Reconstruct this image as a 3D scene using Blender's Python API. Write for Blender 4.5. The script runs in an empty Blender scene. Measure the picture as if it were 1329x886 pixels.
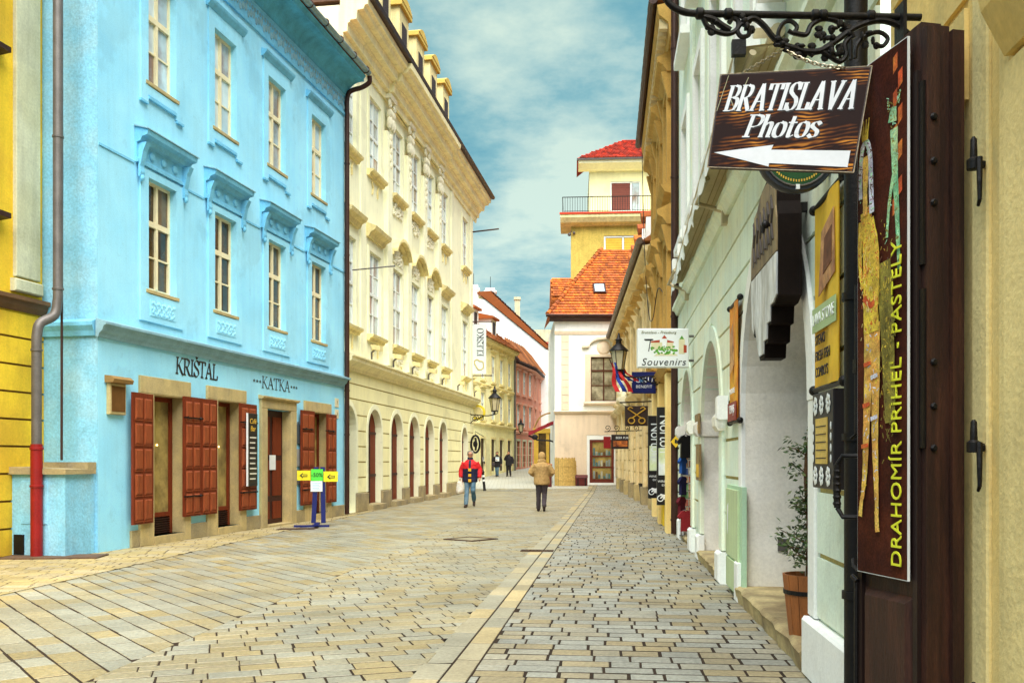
import bpy, bmesh, math, random
from mathutils import Vector, Matrix
from mathutils.geometry import tessellate_polygon
random.seed(7)
PI = math.pi
S = bpy.context.scene
COL = S.collection

# ------------------------------------------------------------------ camera
FPX, CXP, HYP, EYE = 1200.0, 664.5, 597.0, 1.5
cam = bpy.data.cameras.new('camera')
cam.sensor_width = 36; cam.lens = 36*FPX/1329
cam.shift_y = (HYP-443)/1329; cam.clip_start = .05; cam.clip_end = 3000
co = bpy.data.objects.new('camera', cam); COL.objects.link(co)
co.location = (0, 0, EYE); co.rotation_euler = (PI/2, 0, 0)
S.camera = co

# ------------------------------------------------------------------ light
S.view_settings.view_transform = 'Standard'; S.view_settings.look = 'None'
S.view_settings.gamma = 1; S.view_settings.exposure = 2.75
S.render.engine = 'CYCLES'
SUN_EL, SUN_AZ = math.radians(62), math.radians(172)      # azimuth clockwise from +Y (down the street)
W = bpy.data.worlds.new('World'); S.world = W; W.use_nodes = True
def build_world():
    nt = W.node_tree; N = nt.nodes; L = nt.links
    N.clear()
    out = N.new('ShaderNodeOutputWorld'); bg = N.new('ShaderNodeBackground'); bg.inputs[1].default_value = .05
    L.new(bg.outputs[0], out.inputs[0])
    sky = N.new('ShaderNodeTexSky'); sky.sky_type = 'NISHITA'; sky.sun_disc = False
    sky.sun_elevation = SUN_EL; sky.sun_rotation = SUN_AZ
    tc = N.new('ShaderNodeTexCoord')
    sep = N.new('ShaderNodeSeparateXYZ'); L.new(tc.outputs['Generated'], sep.inputs[0])
    def math_(op, a, b):
        m = N.new('ShaderNodeMath'); m.operation = op
        for i, v in enumerate((a, b)):
            if isinstance(v, (int, float)): m.inputs[i].default_value = v
            else: L.new(v, m.inputs[i])
        return m.outputs[0]
    zz = math_('ADD', math_('MAXIMUM', sep.outputs[2], 0.0), .16)
    comb = N.new('ShaderNodeCombineXYZ')
    L.new(math_('DIVIDE', sep.outputs[0], zz), comb.inputs[0]); L.new(math_('DIVIDE', sep.outputs[1], zz), comb.inputs[1])
    def noise(scale, detail, rough, off):
        mp = N.new('ShaderNodeMapping'); mp.inputs['Location'].default_value = off
        L.new(comb.outputs[0], mp.inputs[0])
        n = N.new('ShaderNodeTexNoise'); n.inputs['Scale'].default_value = scale
        n.inputs['Detail'].default_value = detail; n.inputs['Roughness'].default_value = rough
        L.new(mp.outputs[0], n.inputs[0]); return n.outputs[0]
    def ramp(v, stops):
        r = N.new('ShaderNodeValToRGB'); e = r.color_ramp.elements
        e[0].position, e[0].color = stops[0][0], (*stops[0][1], 1)
        e[1].position, e[1].color = stops[-1][0], (*stops[-1][1], 1)
        for p, c in stops[1:-1]:
            k = e.new(p); k.color = (*c, 1)
        L.new(v, r.inputs[0]); return r.outputs[0]
    a = noise(1.75, 9, .62, (3.1, 1.7, 0)); b = noise(.75, 3, .5, (7.3, 4.4, 0))
    cov = math_('ADD', math_('MULTIPLY', a, .6), math_('MULTIPLY', b, .4))
    # broken overcast: blue gaps, teal thin cloud, pale cream thick cloud (radiance / background strength)
    cl = ramp(cov, [(.40, (.20, .30, 1.25)), (.445, (.27, .72, 1.25)), (.475, (.42, 1.2, 1.35)), (.51, (.68, 1.45, 1.5)), (.55, (1.25, 1.9, 1.75)), (.61, (2.0, 2.5, 2.05))])
    mix = N.new('ShaderNodeMixRGB'); mix.inputs[0].default_value = .9
    L.new(sky.outputs[0], mix.inputs[1]); L.new(cl, mix.inputs[2])
    L.new(mix.outputs[0], bg.inputs[0])
build_world()
sl = bpy.data.lights.new('sun', 'SUN'); sl.energy = 1.5; sl.angle = math.radians(70); sl.color = (1, .965, .90)
so = bpy.data.objects.new('sun', sl); COL.objects.link(so); so.location = (5, -5, 30)
sd = Vector((math.sin(SUN_AZ)*math.cos(SUN_EL), math.cos(SUN_AZ)*math.cos(SUN_EL), math.sin(SUN_EL)))
so.rotation_euler = (-sd).to_track_quat('-Z', 'Y').to_euler()

# ------------------------------------------------------------------ helpers
def gz(y):                                        # the street climbs gently beyond the bend
    pts = [(44, 0), (60, .32), (70, .75), (110, 1.9), (400, 4)]
    if y <= 44: return 0.0
    for (a, za), (b, zb) in zip(pts, pts[1:]):
        if y <= b: return za+(zb-za)*(y-a)/(b-a)
    return 4.0
def at(px, py, Y):                                # photo pixel + distance -> world point (metres)
    return Vector(((px-CXP)/FPX*Y, Y, EYE+(HYP-py)/FPX*Y))

MATS = {}
def mat(name, col, rough=.8, var=.12, scale=3.0, fine=.08, bump=.15, fscale=40, metal=0, streak=0, col2=None, spec=.4, isl=0, coords='pos', stretch=(1, 1, 1), coat=0, emit=0):
    if name in MATS: return MATS[name]
    if max(col) < .25: col = tuple(c*.75 for c in col); col2 = col2 and tuple(c*.75 for c in col2)
    m = bpy.data.materials.new(name); m.use_nodes = True; MATS[name] = m
    nt = m.node_tree; N = nt.nodes; L = nt.links; P = N['Principled BSDF']
    P.inputs['Roughness'].default_value = rough; P.inputs['Metallic'].default_value = metal
    P.inputs['Specular IOR Level'].default_value = spec
    if coat: P.inputs['Coat Weight'].default_value = coat
    if coords == 'pos': v = N.new('ShaderNodeNewGeometry').outputs['Position']
    else: v = N.new('ShaderNodeTexCoord').outputs['Object']
    mp = N.new('ShaderNodeMapping'); mp.inputs['Scale'].default_value = stretch; L.new(v, mp.inputs[0]); v = mp.outputs[0]
    def noise(sc, det=4, vec=v):
        n = N.new('ShaderNodeTexNoise'); n.inputs['Scale'].default_value = sc; n.inputs['Detail'].default_value = det
        n.inputs['Roughness'].default_value = .6
        L.new(vec, n.inputs[0]); return n.outputs[0]
    def rng(x, lo, hi, f0=.3, f1=.7):
        r = N.new('ShaderNodeMapRange'); r.inputs[1].default_value = f0; r.inputs[2].default_value = f1
        r.inputs[3].default_value = lo; r.inputs[4].default_value = hi; L.new(x, r.inputs[0]); return r.outputs[0]
    def mul(a, b):
        q = N.new('ShaderNodeMath'); q.operation = 'MULTIPLY'; L.new(a, q.inputs[0]); L.new(b, q.inputs[1]); return q.outputs[0]
    n1 = noise(scale)
    f = rng(n1, 1-var, 1+var)
    if fine: f = mul(f, rng(noise(fscale, 3), 1-fine, 1+fine))
    if streak:
        sm = N.new('ShaderNodeMapping'); sm.inputs['Scale'].default_value = (3, 3, .22); L.new(v, sm.inputs[0])
        f = mul(f, rng(noise(2.2, 5, sm.outputs[0]), 1-streak, 1.0, .35, .55))
        f = mul(f, rng(noise(.55, 9), 1.0, .90, .56, .60)); f = mul(f, rng(noise(4.5, 9), 1.0, .93, .63, .66))
    if isl:
        g = N.new('ShaderNodeNewGeometry').outputs['Random Per Island']; o = N.new('ShaderNodeObjectInfo').outputs['Random']
        ad = N.new('ShaderNodeMath'); ad.operation = 'ADD'; L.new(g, ad.inputs[0]); L.new(o, ad.inputs[1])
        fr = N.new('ShaderNodeMath'); fr.operation = 'FRACT'; L.new(ad.outputs[0], fr.inputs[0]); rnd = fr.outputs[0]
        f = mul(f, rng(rnd, 1-isl, 1+isl, 0, 1))
    base = N.new('ShaderNodeRGB'); base.outputs[0].default_value = (*col, 1); c = base.outputs[0]
    if col2:
        mx = N.new('ShaderNodeMixRGB'); mx.inputs[2].default_value = (*col2, 1); L.new(c, mx.inputs[1])
        if isl:
            w = N.new('ShaderNodeMath'); w.operation = 'MULTIPLY'; w.inputs[1].default_value = 7.31; L.new(rnd, w.inputs[0])
            w2 = N.new('ShaderNodeMath'); w2.operation = 'FRACT'; L.new(w.outputs[0], w2.inputs[0])
            L.new(rng(w2.outputs[0], 0, 1, .25, .95), mx.inputs[0])
        else: L.new(rng(noise(scale*.7+.13, 6), 0, 1, .42, .62), mx.inputs[0])
        c = mx.outputs[0]
    hm = N.new('ShaderNodeVectorMath'); hm.operation = 'SCALE'; L.new(c, hm.inputs[0]); L.new(f, hm.inputs['Scale'])
    L.new(hm.outputs[0], P.inputs['Base Color'])
    if emit:
        L.new(hm.outputs[0], P.inputs['Emission Color']); P.inputs['Emission Strength'].default_value = emit
    if bump:
        b = N.new('ShaderNodeBump'); b.inputs['Strength'].default_value = bump; b.inputs['Distance'].default_value = .02
        L.new(noise(fscale, 5), b.inputs['Height']); L.new(b.outputs[0], P.inputs['Normal'])
    return m

class MB:
    def __init__(s): s.v = []; s.f = []; s.m = []; s.mi = 0
    def add(s, vs, fs):
        o = len(s.v); s.v += [tuple(p) for p in vs]; s.f += [tuple(i+o for i in f) for f in fs]; s.m += [s.mi]*len(fs); return s
    def box(s, x0, x1, y0, y1, z0, z1):
        return s.add([(x0,y0,z0),(x1,y0,z0),(x1,y1,z0),(x0,y1,z0),(x0,y0,z1),(x1,y0,z1),(x1,y1,z1),(x0,y1,z1)],
                     [(0,3,2,1),(4,5,6,7),(0,1,5,4),(1,2,6,5),(2,3,7,6),(3,0,4,7)])
    def cbox(s, x0, x1, y0, y1, z0, z1, c=.01):       # box with its street-side (y0) edges chamfered
        return s.add([(x0,y1,z0),(x1,y1,z0),(x1,y1,z1),(x0,y1,z1),(x0,y0+c,z0),(x1,y0+c,z0),(x1,y0+c,z1),(x0,y0+c,z1),
                      (x0+c,y0,z0+c),(x1-c,y0,z0+c),(x1-c,y0,z1-c),(x0+c,y0,z1-c)],
                     [(0,1,5,4),(1,2,6,5),(2,3,7,6),(3,0,4,7),(4,5,9,8),(5,6,10,9),(6,7,11,10),(7,4,8,11),(8,9,10,11),(0,3,2,1)])
    def prx(s, prof, x0, x1):                          # profile [(y,z)] extruded along x
        n = len(prof)
        return s.add([(x0,y,z) for y,z in prof]+[(x1,y,z) for y,z in prof],
                     [tuple(range(n)), tuple(range(2*n-1,n-1,-1))]+[(i,(i+1)%n,n+(i+1)%n,n+i) for i in range(n)])
    def pry(s, poly, y0, y1):                          # outline [(x,z)] extruded along y
        n = len(poly)
        return s.add([(x,y0,z) for x,z in poly]+[(x,y1,z) for x,z in poly],
                     [tuple(range(n)), tuple(range(2*n-1,n-1,-1))]+[(i,(i+1)%n,n+(i+1)%n,n+i) for i in range(n)])
    def prz(s, poly, z0, z1):
        n = len(poly)
        return s.add([(x,y,z0) for x,y in poly]+[(x,y,z1) for x,y in poly],
                     [tuple(range(n)), tuple(range(2*n-1,n-1,-1))]+[(i,(i+1)%n,n+(i+1)%n,n+i) for i in range(n)])
    def tube(s, path, r, seg=8, cap=True):
        path = [Vector(p) for p in path]; n = len(path); rings = []
        rr = r if isinstance(r, (list, tuple)) else [r]*n
        up = None
        for i, p in enumerate(path):
            t = (path[min(i+1, n-1)]-path[max(i-1, 0)]).normalized()
            if up is None:
                up = Vector((0,0,1)) if abs(t.z) < .9 else Vector((1,0,0))
            a = (up-t*up.dot(t))
            a = a.normalized() if a.length > 1e-6 else t.orthogonal().normalized()
            up = a; b = t.cross(a)
            rings.append([p+(a*math.cos(2*PI*k/seg)+b*math.sin(2*PI*k/seg))*rr[i] for k in range(seg)])
        vs = [q for R in rings for q in R]
        fs = [(i*seg+k, i*seg+(k+1)%seg, (i+1)*seg+(k+1)%seg, (i+1)*seg+k) for i in range(n-1) for k in range(seg)]
        if cap: fs += [tuple(range(seg-1,-1,-1)), tuple(range((n-1)*seg, n*seg))]
        return s.add(vs, fs)
    def lathe(s, prof, c=(0,0,0), seg=16, axis='z'):   # profile [(r,h)]
        vs = []
        for r, h in prof:
            for k in range(seg):
                a = 2*PI*k/seg; x, y = r*math.cos(a), r*math.sin(a)
                p = (x,y,h) if axis == 'z' else ((x,h,y) if axis == 'y' else (h,x,y))
                vs.append((c[0]+p[0], c[1]+p[1], c[2]+p[2]))
        n = len(prof)
        fs = [(i*seg+k, i*seg+(k+1)%seg, (i+1)*seg+(k+1)%seg, (i+1)*seg+k) for i in range(n-1) for k in range(seg)]
        fs += [tuple(range(seg-1,-1,-1)), tuple(range((n-1)*seg, n*seg))]
        return s.add(vs, fs)
    def ell(s, c, r, seg=10, rings=7):
        prof = [(math.sin(PI*i/rings), -math.cos(PI*i/rings)) for i in range(rings+1)]
        prof[0] = (.02, -1); prof[-1] = (.02, 1)
        vs = []
        for q, h in prof:
            for k in range(seg):
                a = 2*PI*k/seg; vs.append((c[0]+q*math.cos(a)*r[0], c[1]+q*math.sin(a)*r[1], c[2]+h*r[2]))
        n = len(prof)
        fs = [(i*seg+k, i*seg+(k+1)%seg, (i+1)*seg+(k+1)%seg, (i+1)*seg+k) for i in range(n-1) for k in range(seg)]
        fs += [tuple(range(seg-1,-1,-1)), tuple(range((n-1)*seg, n*seg))]
        return s.add(vs, fs)
    def holes(s, outer, holes, y=0, depth=.3):         # wall sheet in x,z with openings and their reveals
        loops = [outer]+holes
        pts = [p for l in loops for p in l]
        tris = tessellate_polygon([[Vector((x, z, 0)) for x, z in l] for l in loops])
        s.add([(x, y, z) for x, z in pts], [tuple(t) for t in tris])
        for h in holes:
            n = len(h)
            s.add([(x,y,z) for x,z in h]+[(x,y+depth,z) for x,z in h], [(i,(i+1)%n,n+(i+1)%n,n+i) for i in range(n)])
        return s
    def xf(s, M):
        s.v = [tuple(M @ Vector(p)) for p in s.v]; return s
    def mesh(s, name, mats, smooth=False):
        me = bpy.data.meshes.new(name); me.from_pydata(s.v, [], s.f)
        for m in (mats if isinstance(mats, (list, tuple)) else [mats]): me.materials.append(m)
        if isinstance(mats, (list, tuple)) and len(mats) > 1: me.polygons.foreach_set('material_index', s.m)
        bm = bmesh.new(); bm.from_mesh(me); bmesh.ops.recalc_face_normals(bm, faces=bm.faces); bm.to_mesh(me); bm.free()
        if smooth:
            me.polygons.foreach_set('use_smooth', [True]*len(me.polygons))
            try: me.set_sharp_from_angle(angle=math.radians(38))
            except Exception: pass
        me.update(); return me
    def build(s, name, mats, parent=None, loc=(0,0,0), rz=0, smooth=False):
        return link(name, s.mesh(name, mats, smooth), parent, loc, rz)
def link(name, me, parent=None, loc=(0,0,0), rz=0, rot=None, scale=None):
    o = bpy.data.objects.new(name, me); COL.objects.link(o); o.location = loc
    o.rotation_euler = rot if rot else (0,0,rz)
    if scale: o.scale = scale
    if parent: o.parent = parent
    return o
def tag(o, label=None, cat=None, group=None, kind=None):
    if label: o['label'] = label
    if cat: o['category'] = cat
    if group: o['group'] = group
    if kind: o['kind'] = kind
    return o
def thing(name, label, cat, loc=(0,0,0), rz=0, group=None):
    o = bpy.data.objects.new(name, None); COL.objects.link(o); o.location = loc; o.rotation_euler = (0,0,rz)
    o.empty_display_size = .2
    return tag(o, label, cat, group)
def copy_tree(o, parent=None):
    c = o.copy(); COL.objects.link(c); c.parent = parent
    for ch in list(o.children): copy_tree(ch, c)
    return c
def ang(d): return math.atan2(d[1], d[0])
def arch(xc, w, z0, zs, n=14):
    r = w/2
    return [(xc-r, z0)]+[(xc-r*math.cos(PI*i/n), zs+r*math.sin(PI*i/n)) for i in range(n+1)]+[(xc+r, z0)]
def rect(x0, x1, z0, z1): return [(x0,z0),(x0,z1),(x1,z1),(x1,z0)]
def spiral(c, r0, r1, a0, turns, n=18):                # flat scroll in x,z
    return [(c[0]+(r0+(r1-r0)*i/n)*math.cos(a0+turns*2*PI*i/n), c[1], c[2]+(r0+(r1-r0)*i/n)*math.sin(a0+turns*2*PI*i/n)) for i in range(n+1)]
def crom(P, n=5):                                      # Catmull-Rom through points
    P = [Vector(p) for p in P]; Q = [P[0]*2-P[1]]+P+[P[-1]*2-P[-2]]; out = []
    for i in range(1, len(Q)-2):
        a, b, c, d = Q[i-1:i+3]
        for k in range(n):
            t = k/n
            out.append(.5*((2*b)+(c-a)*t+(2*a-5*b+4*c-d)*t*t+(3*b-a-3*c+d)*t**3))
    out.append(P[-1]); return out
def text_mesh(body, size, m, extrude=.002, shear=0, align='CENTER', space=1, xs=1):
    cu = bpy.data.curves.new('lettering', 'FONT'); cu.body = body; cu.size = size; cu.extrude = extrude; cu.shear = shear
    cu.align_x = align; cu.align_y = 'CENTER'; cu.space_character = space; cu.resolution_u = 3
    o = bpy.data.objects.new('lettering', cu); COL.objects.link(o)
    dg = bpy.context.evaluated_depsgraph_get()
    me = bpy.data.meshes.new_from_object(o.evaluated_get(dg))
    bpy.data.objects.remove(o); me.materials.clear(); me.materials.append(m)
    if xs != 1:
        for v in me.vertices: v.co.x *= xs
    return me
def text(body, size, m, parent, loc, rot=(PI/2,0,0), name='lettering', **k):
    return link(name, text_mesh(body, size, m, **k), parent, loc, rot=rot)
# broad-nib lettering: strokes drawn with an angled pen, thick and thin like serif type
GL = {
 'B': (.62, [[(.13,0),(.13,1)],[(0,1),(.34,1)],[(.34,1),(.52,.93),(.55,.77),(.48,.6),(.3,.53)],[(.13,.53),(.36,.53)],[(.36,.53),(.58,.45),(.62,.26),(.52,.06),(.3,0)],[(0,0),(.34,0)]]),
 'R': (.68, [[(.13,0),(.13,1)],[(0,1),(.34,1)],[(.34,1),(.53,.92),(.56,.76),(.48,.58),(.3,.5)],[(.13,.5),(.32,.5)],[(.32,.5),(.62,.02)],[(.58,0),(.72,0)],[(.02,0),(.26,0)]]),
 'A': (.72, [[(.36,1),(.08,0)],[(.36,1),(.64,0)],[(.18,.34),(.54,.34)],[(-.02,0),(.2,0)],[(.52,0),(.76,0)]]),
 'T': (.62, [[(.31,0),(.31,1)],[(0,1),(.62,1)],[(0,1),(0,.8)],[(.62,1),(.62,.8)],[(.18,0),(.44,0)]]),
 'I': (.3, [[(.15,0),(.15,1)],[(.03,1),(.27,1)],[(.03,0),(.27,0)]]),
 'S': (.52, [[(.48,.84),(.38,.98),(.2,1),(.06,.86),(.08,.68),(.26,.53),(.44,.4),(.5,.2),(.38,.02),(.18,0),(.04,.14)],[(.48,1),(.48,.76)],[(.04,0),(.04,.24)]]),
 'L': (.56, [[(.14,0),(.14,1)],[(.02,1),(.28,1)],[(.02,0),(.54,0)],[(.54,0),(.56,.24)]]),
 'V': (.7, [[(.1,1),(.36,0)],[(.36,0),(.62,1)],[(-.02,1),(.22,1)],[(.5,1),(.74,1)]]),
 'P': (.6, [[(.13,0),(.13,1)],[(0,1),(.34,1)],[(.34,1),(.54,.92),(.58,.74),(.5,.54),(.3,.46)],[(.13,.46),(.32,.46)],[(.0,0),(.28,0)]]),
 'K': (.68, [[(.13,0),(.13,1)],[(.02,1),(.24,1)],[(.02,0),(.24,0)],[(.15,.42),(.58,1)],[(.26,.56),(.62,.04),(.72,-.04)],[(.5,1),(.66,1)]]),
 'E': (.56, [[(.13,0),(.13,1)],[(.02,1),(.5,1)],[(.02,0),(.54,0)],[(.13,.52),(.42,.52)],[(.5,1),(.5,.82)],[(.54,0),(.54,.2)]]),
 'O': (.74, [[(.37,1),(.14,.88),(.05,.5),(.14,.12),(.37,0),(.6,.12),(.69,.5),(.6,.88),(.37,1)]]),
 'N': (.74, [[(.12,0),(.12,1)],[(.12,1),(.6,0)],[(.6,0),(.6,1)],[(0,1),(.16,1)],[(.48,1),(.72,1)],[(.02,0),(.24,0)]]),
 'h': (.5, [[(.1,0),(.1,1)],[(.1,.48),(.24,.64),(.38,.6),(.4,.4),(.4,0)],[(.0,1),(.1,1)],[(.02,0),(.18,0)],[(.34,0),(.5,0)]]),
 'o': (.5, [[(.25,.66),(.1,.58),(.05,.33),(.1,.08),(.25,0),(.4,.08),(.45,.33),(.4,.58),(.25,.66)]]),
 't': (.34, [[(.14,.9),(.14,.14),(.2,.01),(.34,.08)],[(.0,.64),(.32,.64)]]),
 's': (.4, [[(.36,.56),(.26,.65),(.1,.62),(.06,.48),(.2,.36),(.34,.24),(.32,.06),(.16,0),(.03,.1)]]),
 'r': (.38, [[(.1,0),(.1,.66)],[(.1,.44),(.2,.62),(.36,.62)],[(.0,.66),(.1,.66)],[(.0,0),(.22,0)]]),
 'n': (.5, [[(.1,0),(.1,.66)],[(.1,.48),(.24,.66),(.38,.6),(.4,.4),(.4,0)],[(.0,.66),(.1,.66)]]),
}
def nib_text(word, h, m, nib=.15, angle=20, thin=.028, shear=0, gap=.08, xs=1.0, widen=None):
    mb = MB(); x = 0; a = math.radians(angle); nv = Vector((math.cos(a)*nib/2, math.sin(a)*nib/2)); idx = 0
    for ch in word:
        acc = None
        if ch == ' ': x += .35; continue
        if ch == '*':
            q = [(.16+.13*math.cos(PI/2+k*PI*.8), .5+.13*math.sin(PI/2+k*PI*.8)) for k in range(5)]; strokes = [q+[q[0]]]; w = .3; raw = True
        else:
            base = {'Š': 'S', 'Á': 'A'}.get(ch, ch); w, strokes = GL[base]; raw = False
            if ch == 'Š': strokes = strokes+[[(.16,1.3),(.27,1.14)],[(.27,1.14),(.4,1.3)]]
            if ch == 'Á': strokes = strokes+[[(.34,1.12),(.5,1.32)]]
        for st in strokes:
            pts = [Vector(p) for p in st]
            if len(pts) > 3 and not raw: pts = [Vector((q.x, q.y)) for q in crom([(p.x,p.y,0) for p in pts], 5)]
            for p, q in zip(pts, pts[1:]):
                d = (q-p); d = d.normalized() if d.length > 1e-6 else Vector((1,0)); nn = Vector((-d.y, d.x))
                half = max(abs(nv.dot(nn)), thin/2) if not raw else .02
                e = d*(thin/2 if not raw else .01)
                c4 = [p-nn*half-e, q-nn*half+e, q+nn*half+e, p+nn*half-e]
                yo = -.0004*(idx % 9); idx += 1
                mb.add([((x+c.x+shear*c.y)*h*xs, yo, c.y*h) for c in c4], [(0,1,2,3)])
        x += w+gap
    tot = x*h*xs
    mb.v = [(vx-tot/2, vy, vz) for vx, vy, vz in mb.v]
    me = mb.mesh('lettering', m); return me, tot
# ------------------------------------------------------------------ materials
BLUE = mat('blue_plaster', (.37,.79,1.0), .9, .07, .9, .06, .3, 60, streak=.05, col2=(.32,.75,1.0))
BLUE_TRIM = mat('blue_trim', (.20,.58,.84), .9, .1, 2, .1, .25, 50, streak=.12)  # darker than the wall: shade under the hoods put into the colour
BLUE_SIDE = mat('blue_weathered_plaster', (.25,.60,.82), .95, .10, 2.2, .16, .35, 26, col2=(.32,.62,.78), streak=.08)
BAND = mat('grey_blue_cornice', (.24,.42,.50), .9, .15, 3, .1, .2, 40)
SAND = mat('sandstone', (.56,.43,.19), .9, .14, 2.5, .12, .3, 45, col2=(.46,.36,.18), streak=.12)
PLINTH = mat('plinth_stone', (.38,.30,.15), .95, .2, 2.2, .15, .4, 30, col2=(.28,.23,.14))
SHUT = mat('shutter_wood', (.22,.036,.010), .6, .25, 6, .15, .1, 60, stretch=(4,4,.5), spec=.2)
SHUT_L = mat('shutter_panel_wood', (.26,.052,.012), .55, .3, 6, .15, .1, 60, stretch=(4,4,.5), spec=.4)
DOORW = mat('door_wood', (.05,.007,.004), .6, .25, 6, .12, .1, 60, stretch=(4,4,.5))
IRON = mat('black_iron', (.010,.008,.008), .5, .3, 8, .2, .2, 60, metal=.3)
CREAMF = mat('cream_window_paint', (.86,.75,.48), .6, .06, 5, .04, .05)
WHITEF = mat('white_window_paint', (.80,.84,.80), .6, .06, 5, .04, .05)
GLASS = mat('dark_window_glass', (.13,.075,.025), .08, .5, 1.7, .0, .02, 3, spec=.6, col2=(.035,.024,.014))
GLASS_SKY = mat('curtain_sky_tint_glass', (.50,.60,.64), .08, .25, 1.2, .0, .02, 3, spec=.8, col2=(.26,.17,.12))  # curtain tone plus sky and red-brown roof reflections painted into the colour
GLASS_SKY2 = mat('painted_sky_reflection_glass', (.62,.70,.70), .08, .2, 1.5, .0, .02, 3, spec=.8)  # pale sky reflection painted into the pane colour
GLASS_RED = mat('painted_roof_reflection_glass', (.34,.20,.14), .07, .4, 2.2, .0, .02, 3, spec=.8, col2=(.45,.42,.38))  # reddish reflection of opposite roofs put into the base colour
GLASS_CUR = mat('brown_curtain_glass', (.20,.14,.07), .1, .4, 2.2, .0, .02, 3, spec=.6, col2=(.10,.06,.03))
SHOPGL = mat('shop_glass', (.40,.29,.09), .1, .3, 2.5, .05, .02, 3, spec=.6, col2=(.20,.14,.05))
BROWNPIPE = mat('brown_painted_metal', (.06,.02,.012), .45, .2, 5, .1, .1, 40, metal=.2)
ZINC = mat('zinc_pipe', (.20,.18,.17), .5, .2, 4, .1, .1, 40, metal=.4)
REDPIPE = mat('red_pipe', (.26,.006,.006), .5, .15, 5, .1, .1, 40)
YEL = mat('cream_yellow_plaster', (.93,.88,.50), .9, .07, .7, .04, .12, 50, streak=.05)
YEL_L = mat('pale_cream_plaster', (.94,.93,.66), .9, .06, .9, .05, .15, 50, streak=.06)
YEL_D = mat('ochre_trim', (.87,.74,.36), .9, .12, 2, .12, .25, 40, streak=.18)
YEL_H = mat('deep_yellow_plaster', (.86,.58,.03), .9, .1, 1.4, .08, .3, 30, col2=(.76,.48,.03), streak=.1)
STUCCO = mat('pale_stucco_ornament', (.80,.76,.58), .9, .1, 4, .1, .6, 22)
GROOVE = mat('dirty_groove_plaster', (.42,.33,.12), .95, .25, 2, .2, .2, 30)
CORN = mat('pale_cornice_plaster', (.95,.87,.52), .9, .1, 2, .08, .2, 40, streak=.12)
GREYP = mat('pale_grey_plaster', (.58,.56,.36), .95, .12, 1.6, .1, .3, 30, streak=.15, col2=(.64,.63,.44))
MINT = mat('mint_white_plaster', (.80,.93,.82), .92, .06, .8, .05, .18, 40, streak=.08, col2=(.82,.90,.68))
MINT_D = mat('mint_band', (.80,.92,.79), .92, .06, 1.1, .06, .2, 40, streak=.1, col2=(.86,.90,.70))
NICHE = mat('niche_plaster', (.90,.87,.80), .95, .09, 1.3, .07, .3, 30, streak=.06, col2=(.84,.80,.70))
AMBER = mat('amber_plaster', (.93,.68,.24), .92, .07, 1.0, .06, .22, 40, streak=.10, col2=(.92,.72,.30))
AMBER_L = mat('pale_amber_render', (.95,.76,.34), .92, .1, 1.2, .08, .25, 35, streak=.1)
CREAM3 = mat('cream_ornate_plaster', (.82,.68,.40), .92, .1, 1.2, .08, .3, 30, streak=.12, col2=(.72,.55,.27))
OCHRE2 = mat('ochre_ornate_plaster', (.56,.34,.085), .92, .15, 1.2, .1, .3, 30, streak=.15)
WHITEP = mat('white_plaster', (.90,.91,.88), .92, .05, .7, .05, .15, 40, streak=.04)
BEIGEP = mat('beige_rusticated_plaster', (.80,.64,.47), .92, .06, 1.0, .06, .2, 40, streak=.08)
PINKP = mat('pink_plaster', (.70,.26,.16), .92, .08, .8, .06, .2, 30, streak=.1)
PINKL = mat('pale_pink_trim', (.74,.36,.24), .92, .08, .8, .06, .2, 30)
TILE = mat('orange_roof_tile', (.46,.115,.012), .85, .15, .8, .15, .3, 30, isl=.42, col2=(.32,.08,.02))
TILE_R = mat('red_roof_tile', (.44,.04,.015), .85, .15, .8, .15, .3, 30, isl=.4, col2=(.30,.035,.02))
TILE_O = mat('old_brown_roof_tile', (.32,.12,.05), .9, .25, .8, .2, .3, 30, isl=.3, col2=(.42,.15,.04))
DKWOOD = mat('dark_brown_wood', (.022,.009,.007), .55, .25, 5, .15, .15, 50, stretch=(5,5,.6))
DKWOOD2 = mat('brown_door_panel', (.042,.015,.010), .5, .45, 4, .3, .35, 50, stretch=(6,6,.5), spec=.35, col2=(.075,.026,.014))
SETT = mat('paving_stone', (.285,.285,.24), .6, .22, 1.1, .25, .45, 28, isl=.11, col2=(.29,.235,.13), spec=.4)
SETT_L = mat('carriageway_stone', (.285,.27,.20), .46, .22, .8, .25, .4, 28, isl=.10, col2=(.30,.235,.11), spec=.5)
SETT_P = mat('left_pavement_stone', (.36,.28,.12), .7, .18, .9, .2, .35, 28, isl=.12, col2=(.36,.30,.18), spec=.35)
CHAN = mat('channel_slab', (.31,.29,.21), .7, .18, 1.5, .15, .3, 30, isl=.12, col2=(.44,.35,.18))
JOINT = mat('joint_soil', (.032,.016,.006), 1, .3, 5, .2, .5, 50)
WHITEM = mat('white_enamel', (.82,.85,.85), .4, .03, 3, .02, .02)
BLACKM = mat('black_enamel', (.015,.014,.016), .4, .1, 3, .05, .03)

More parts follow.
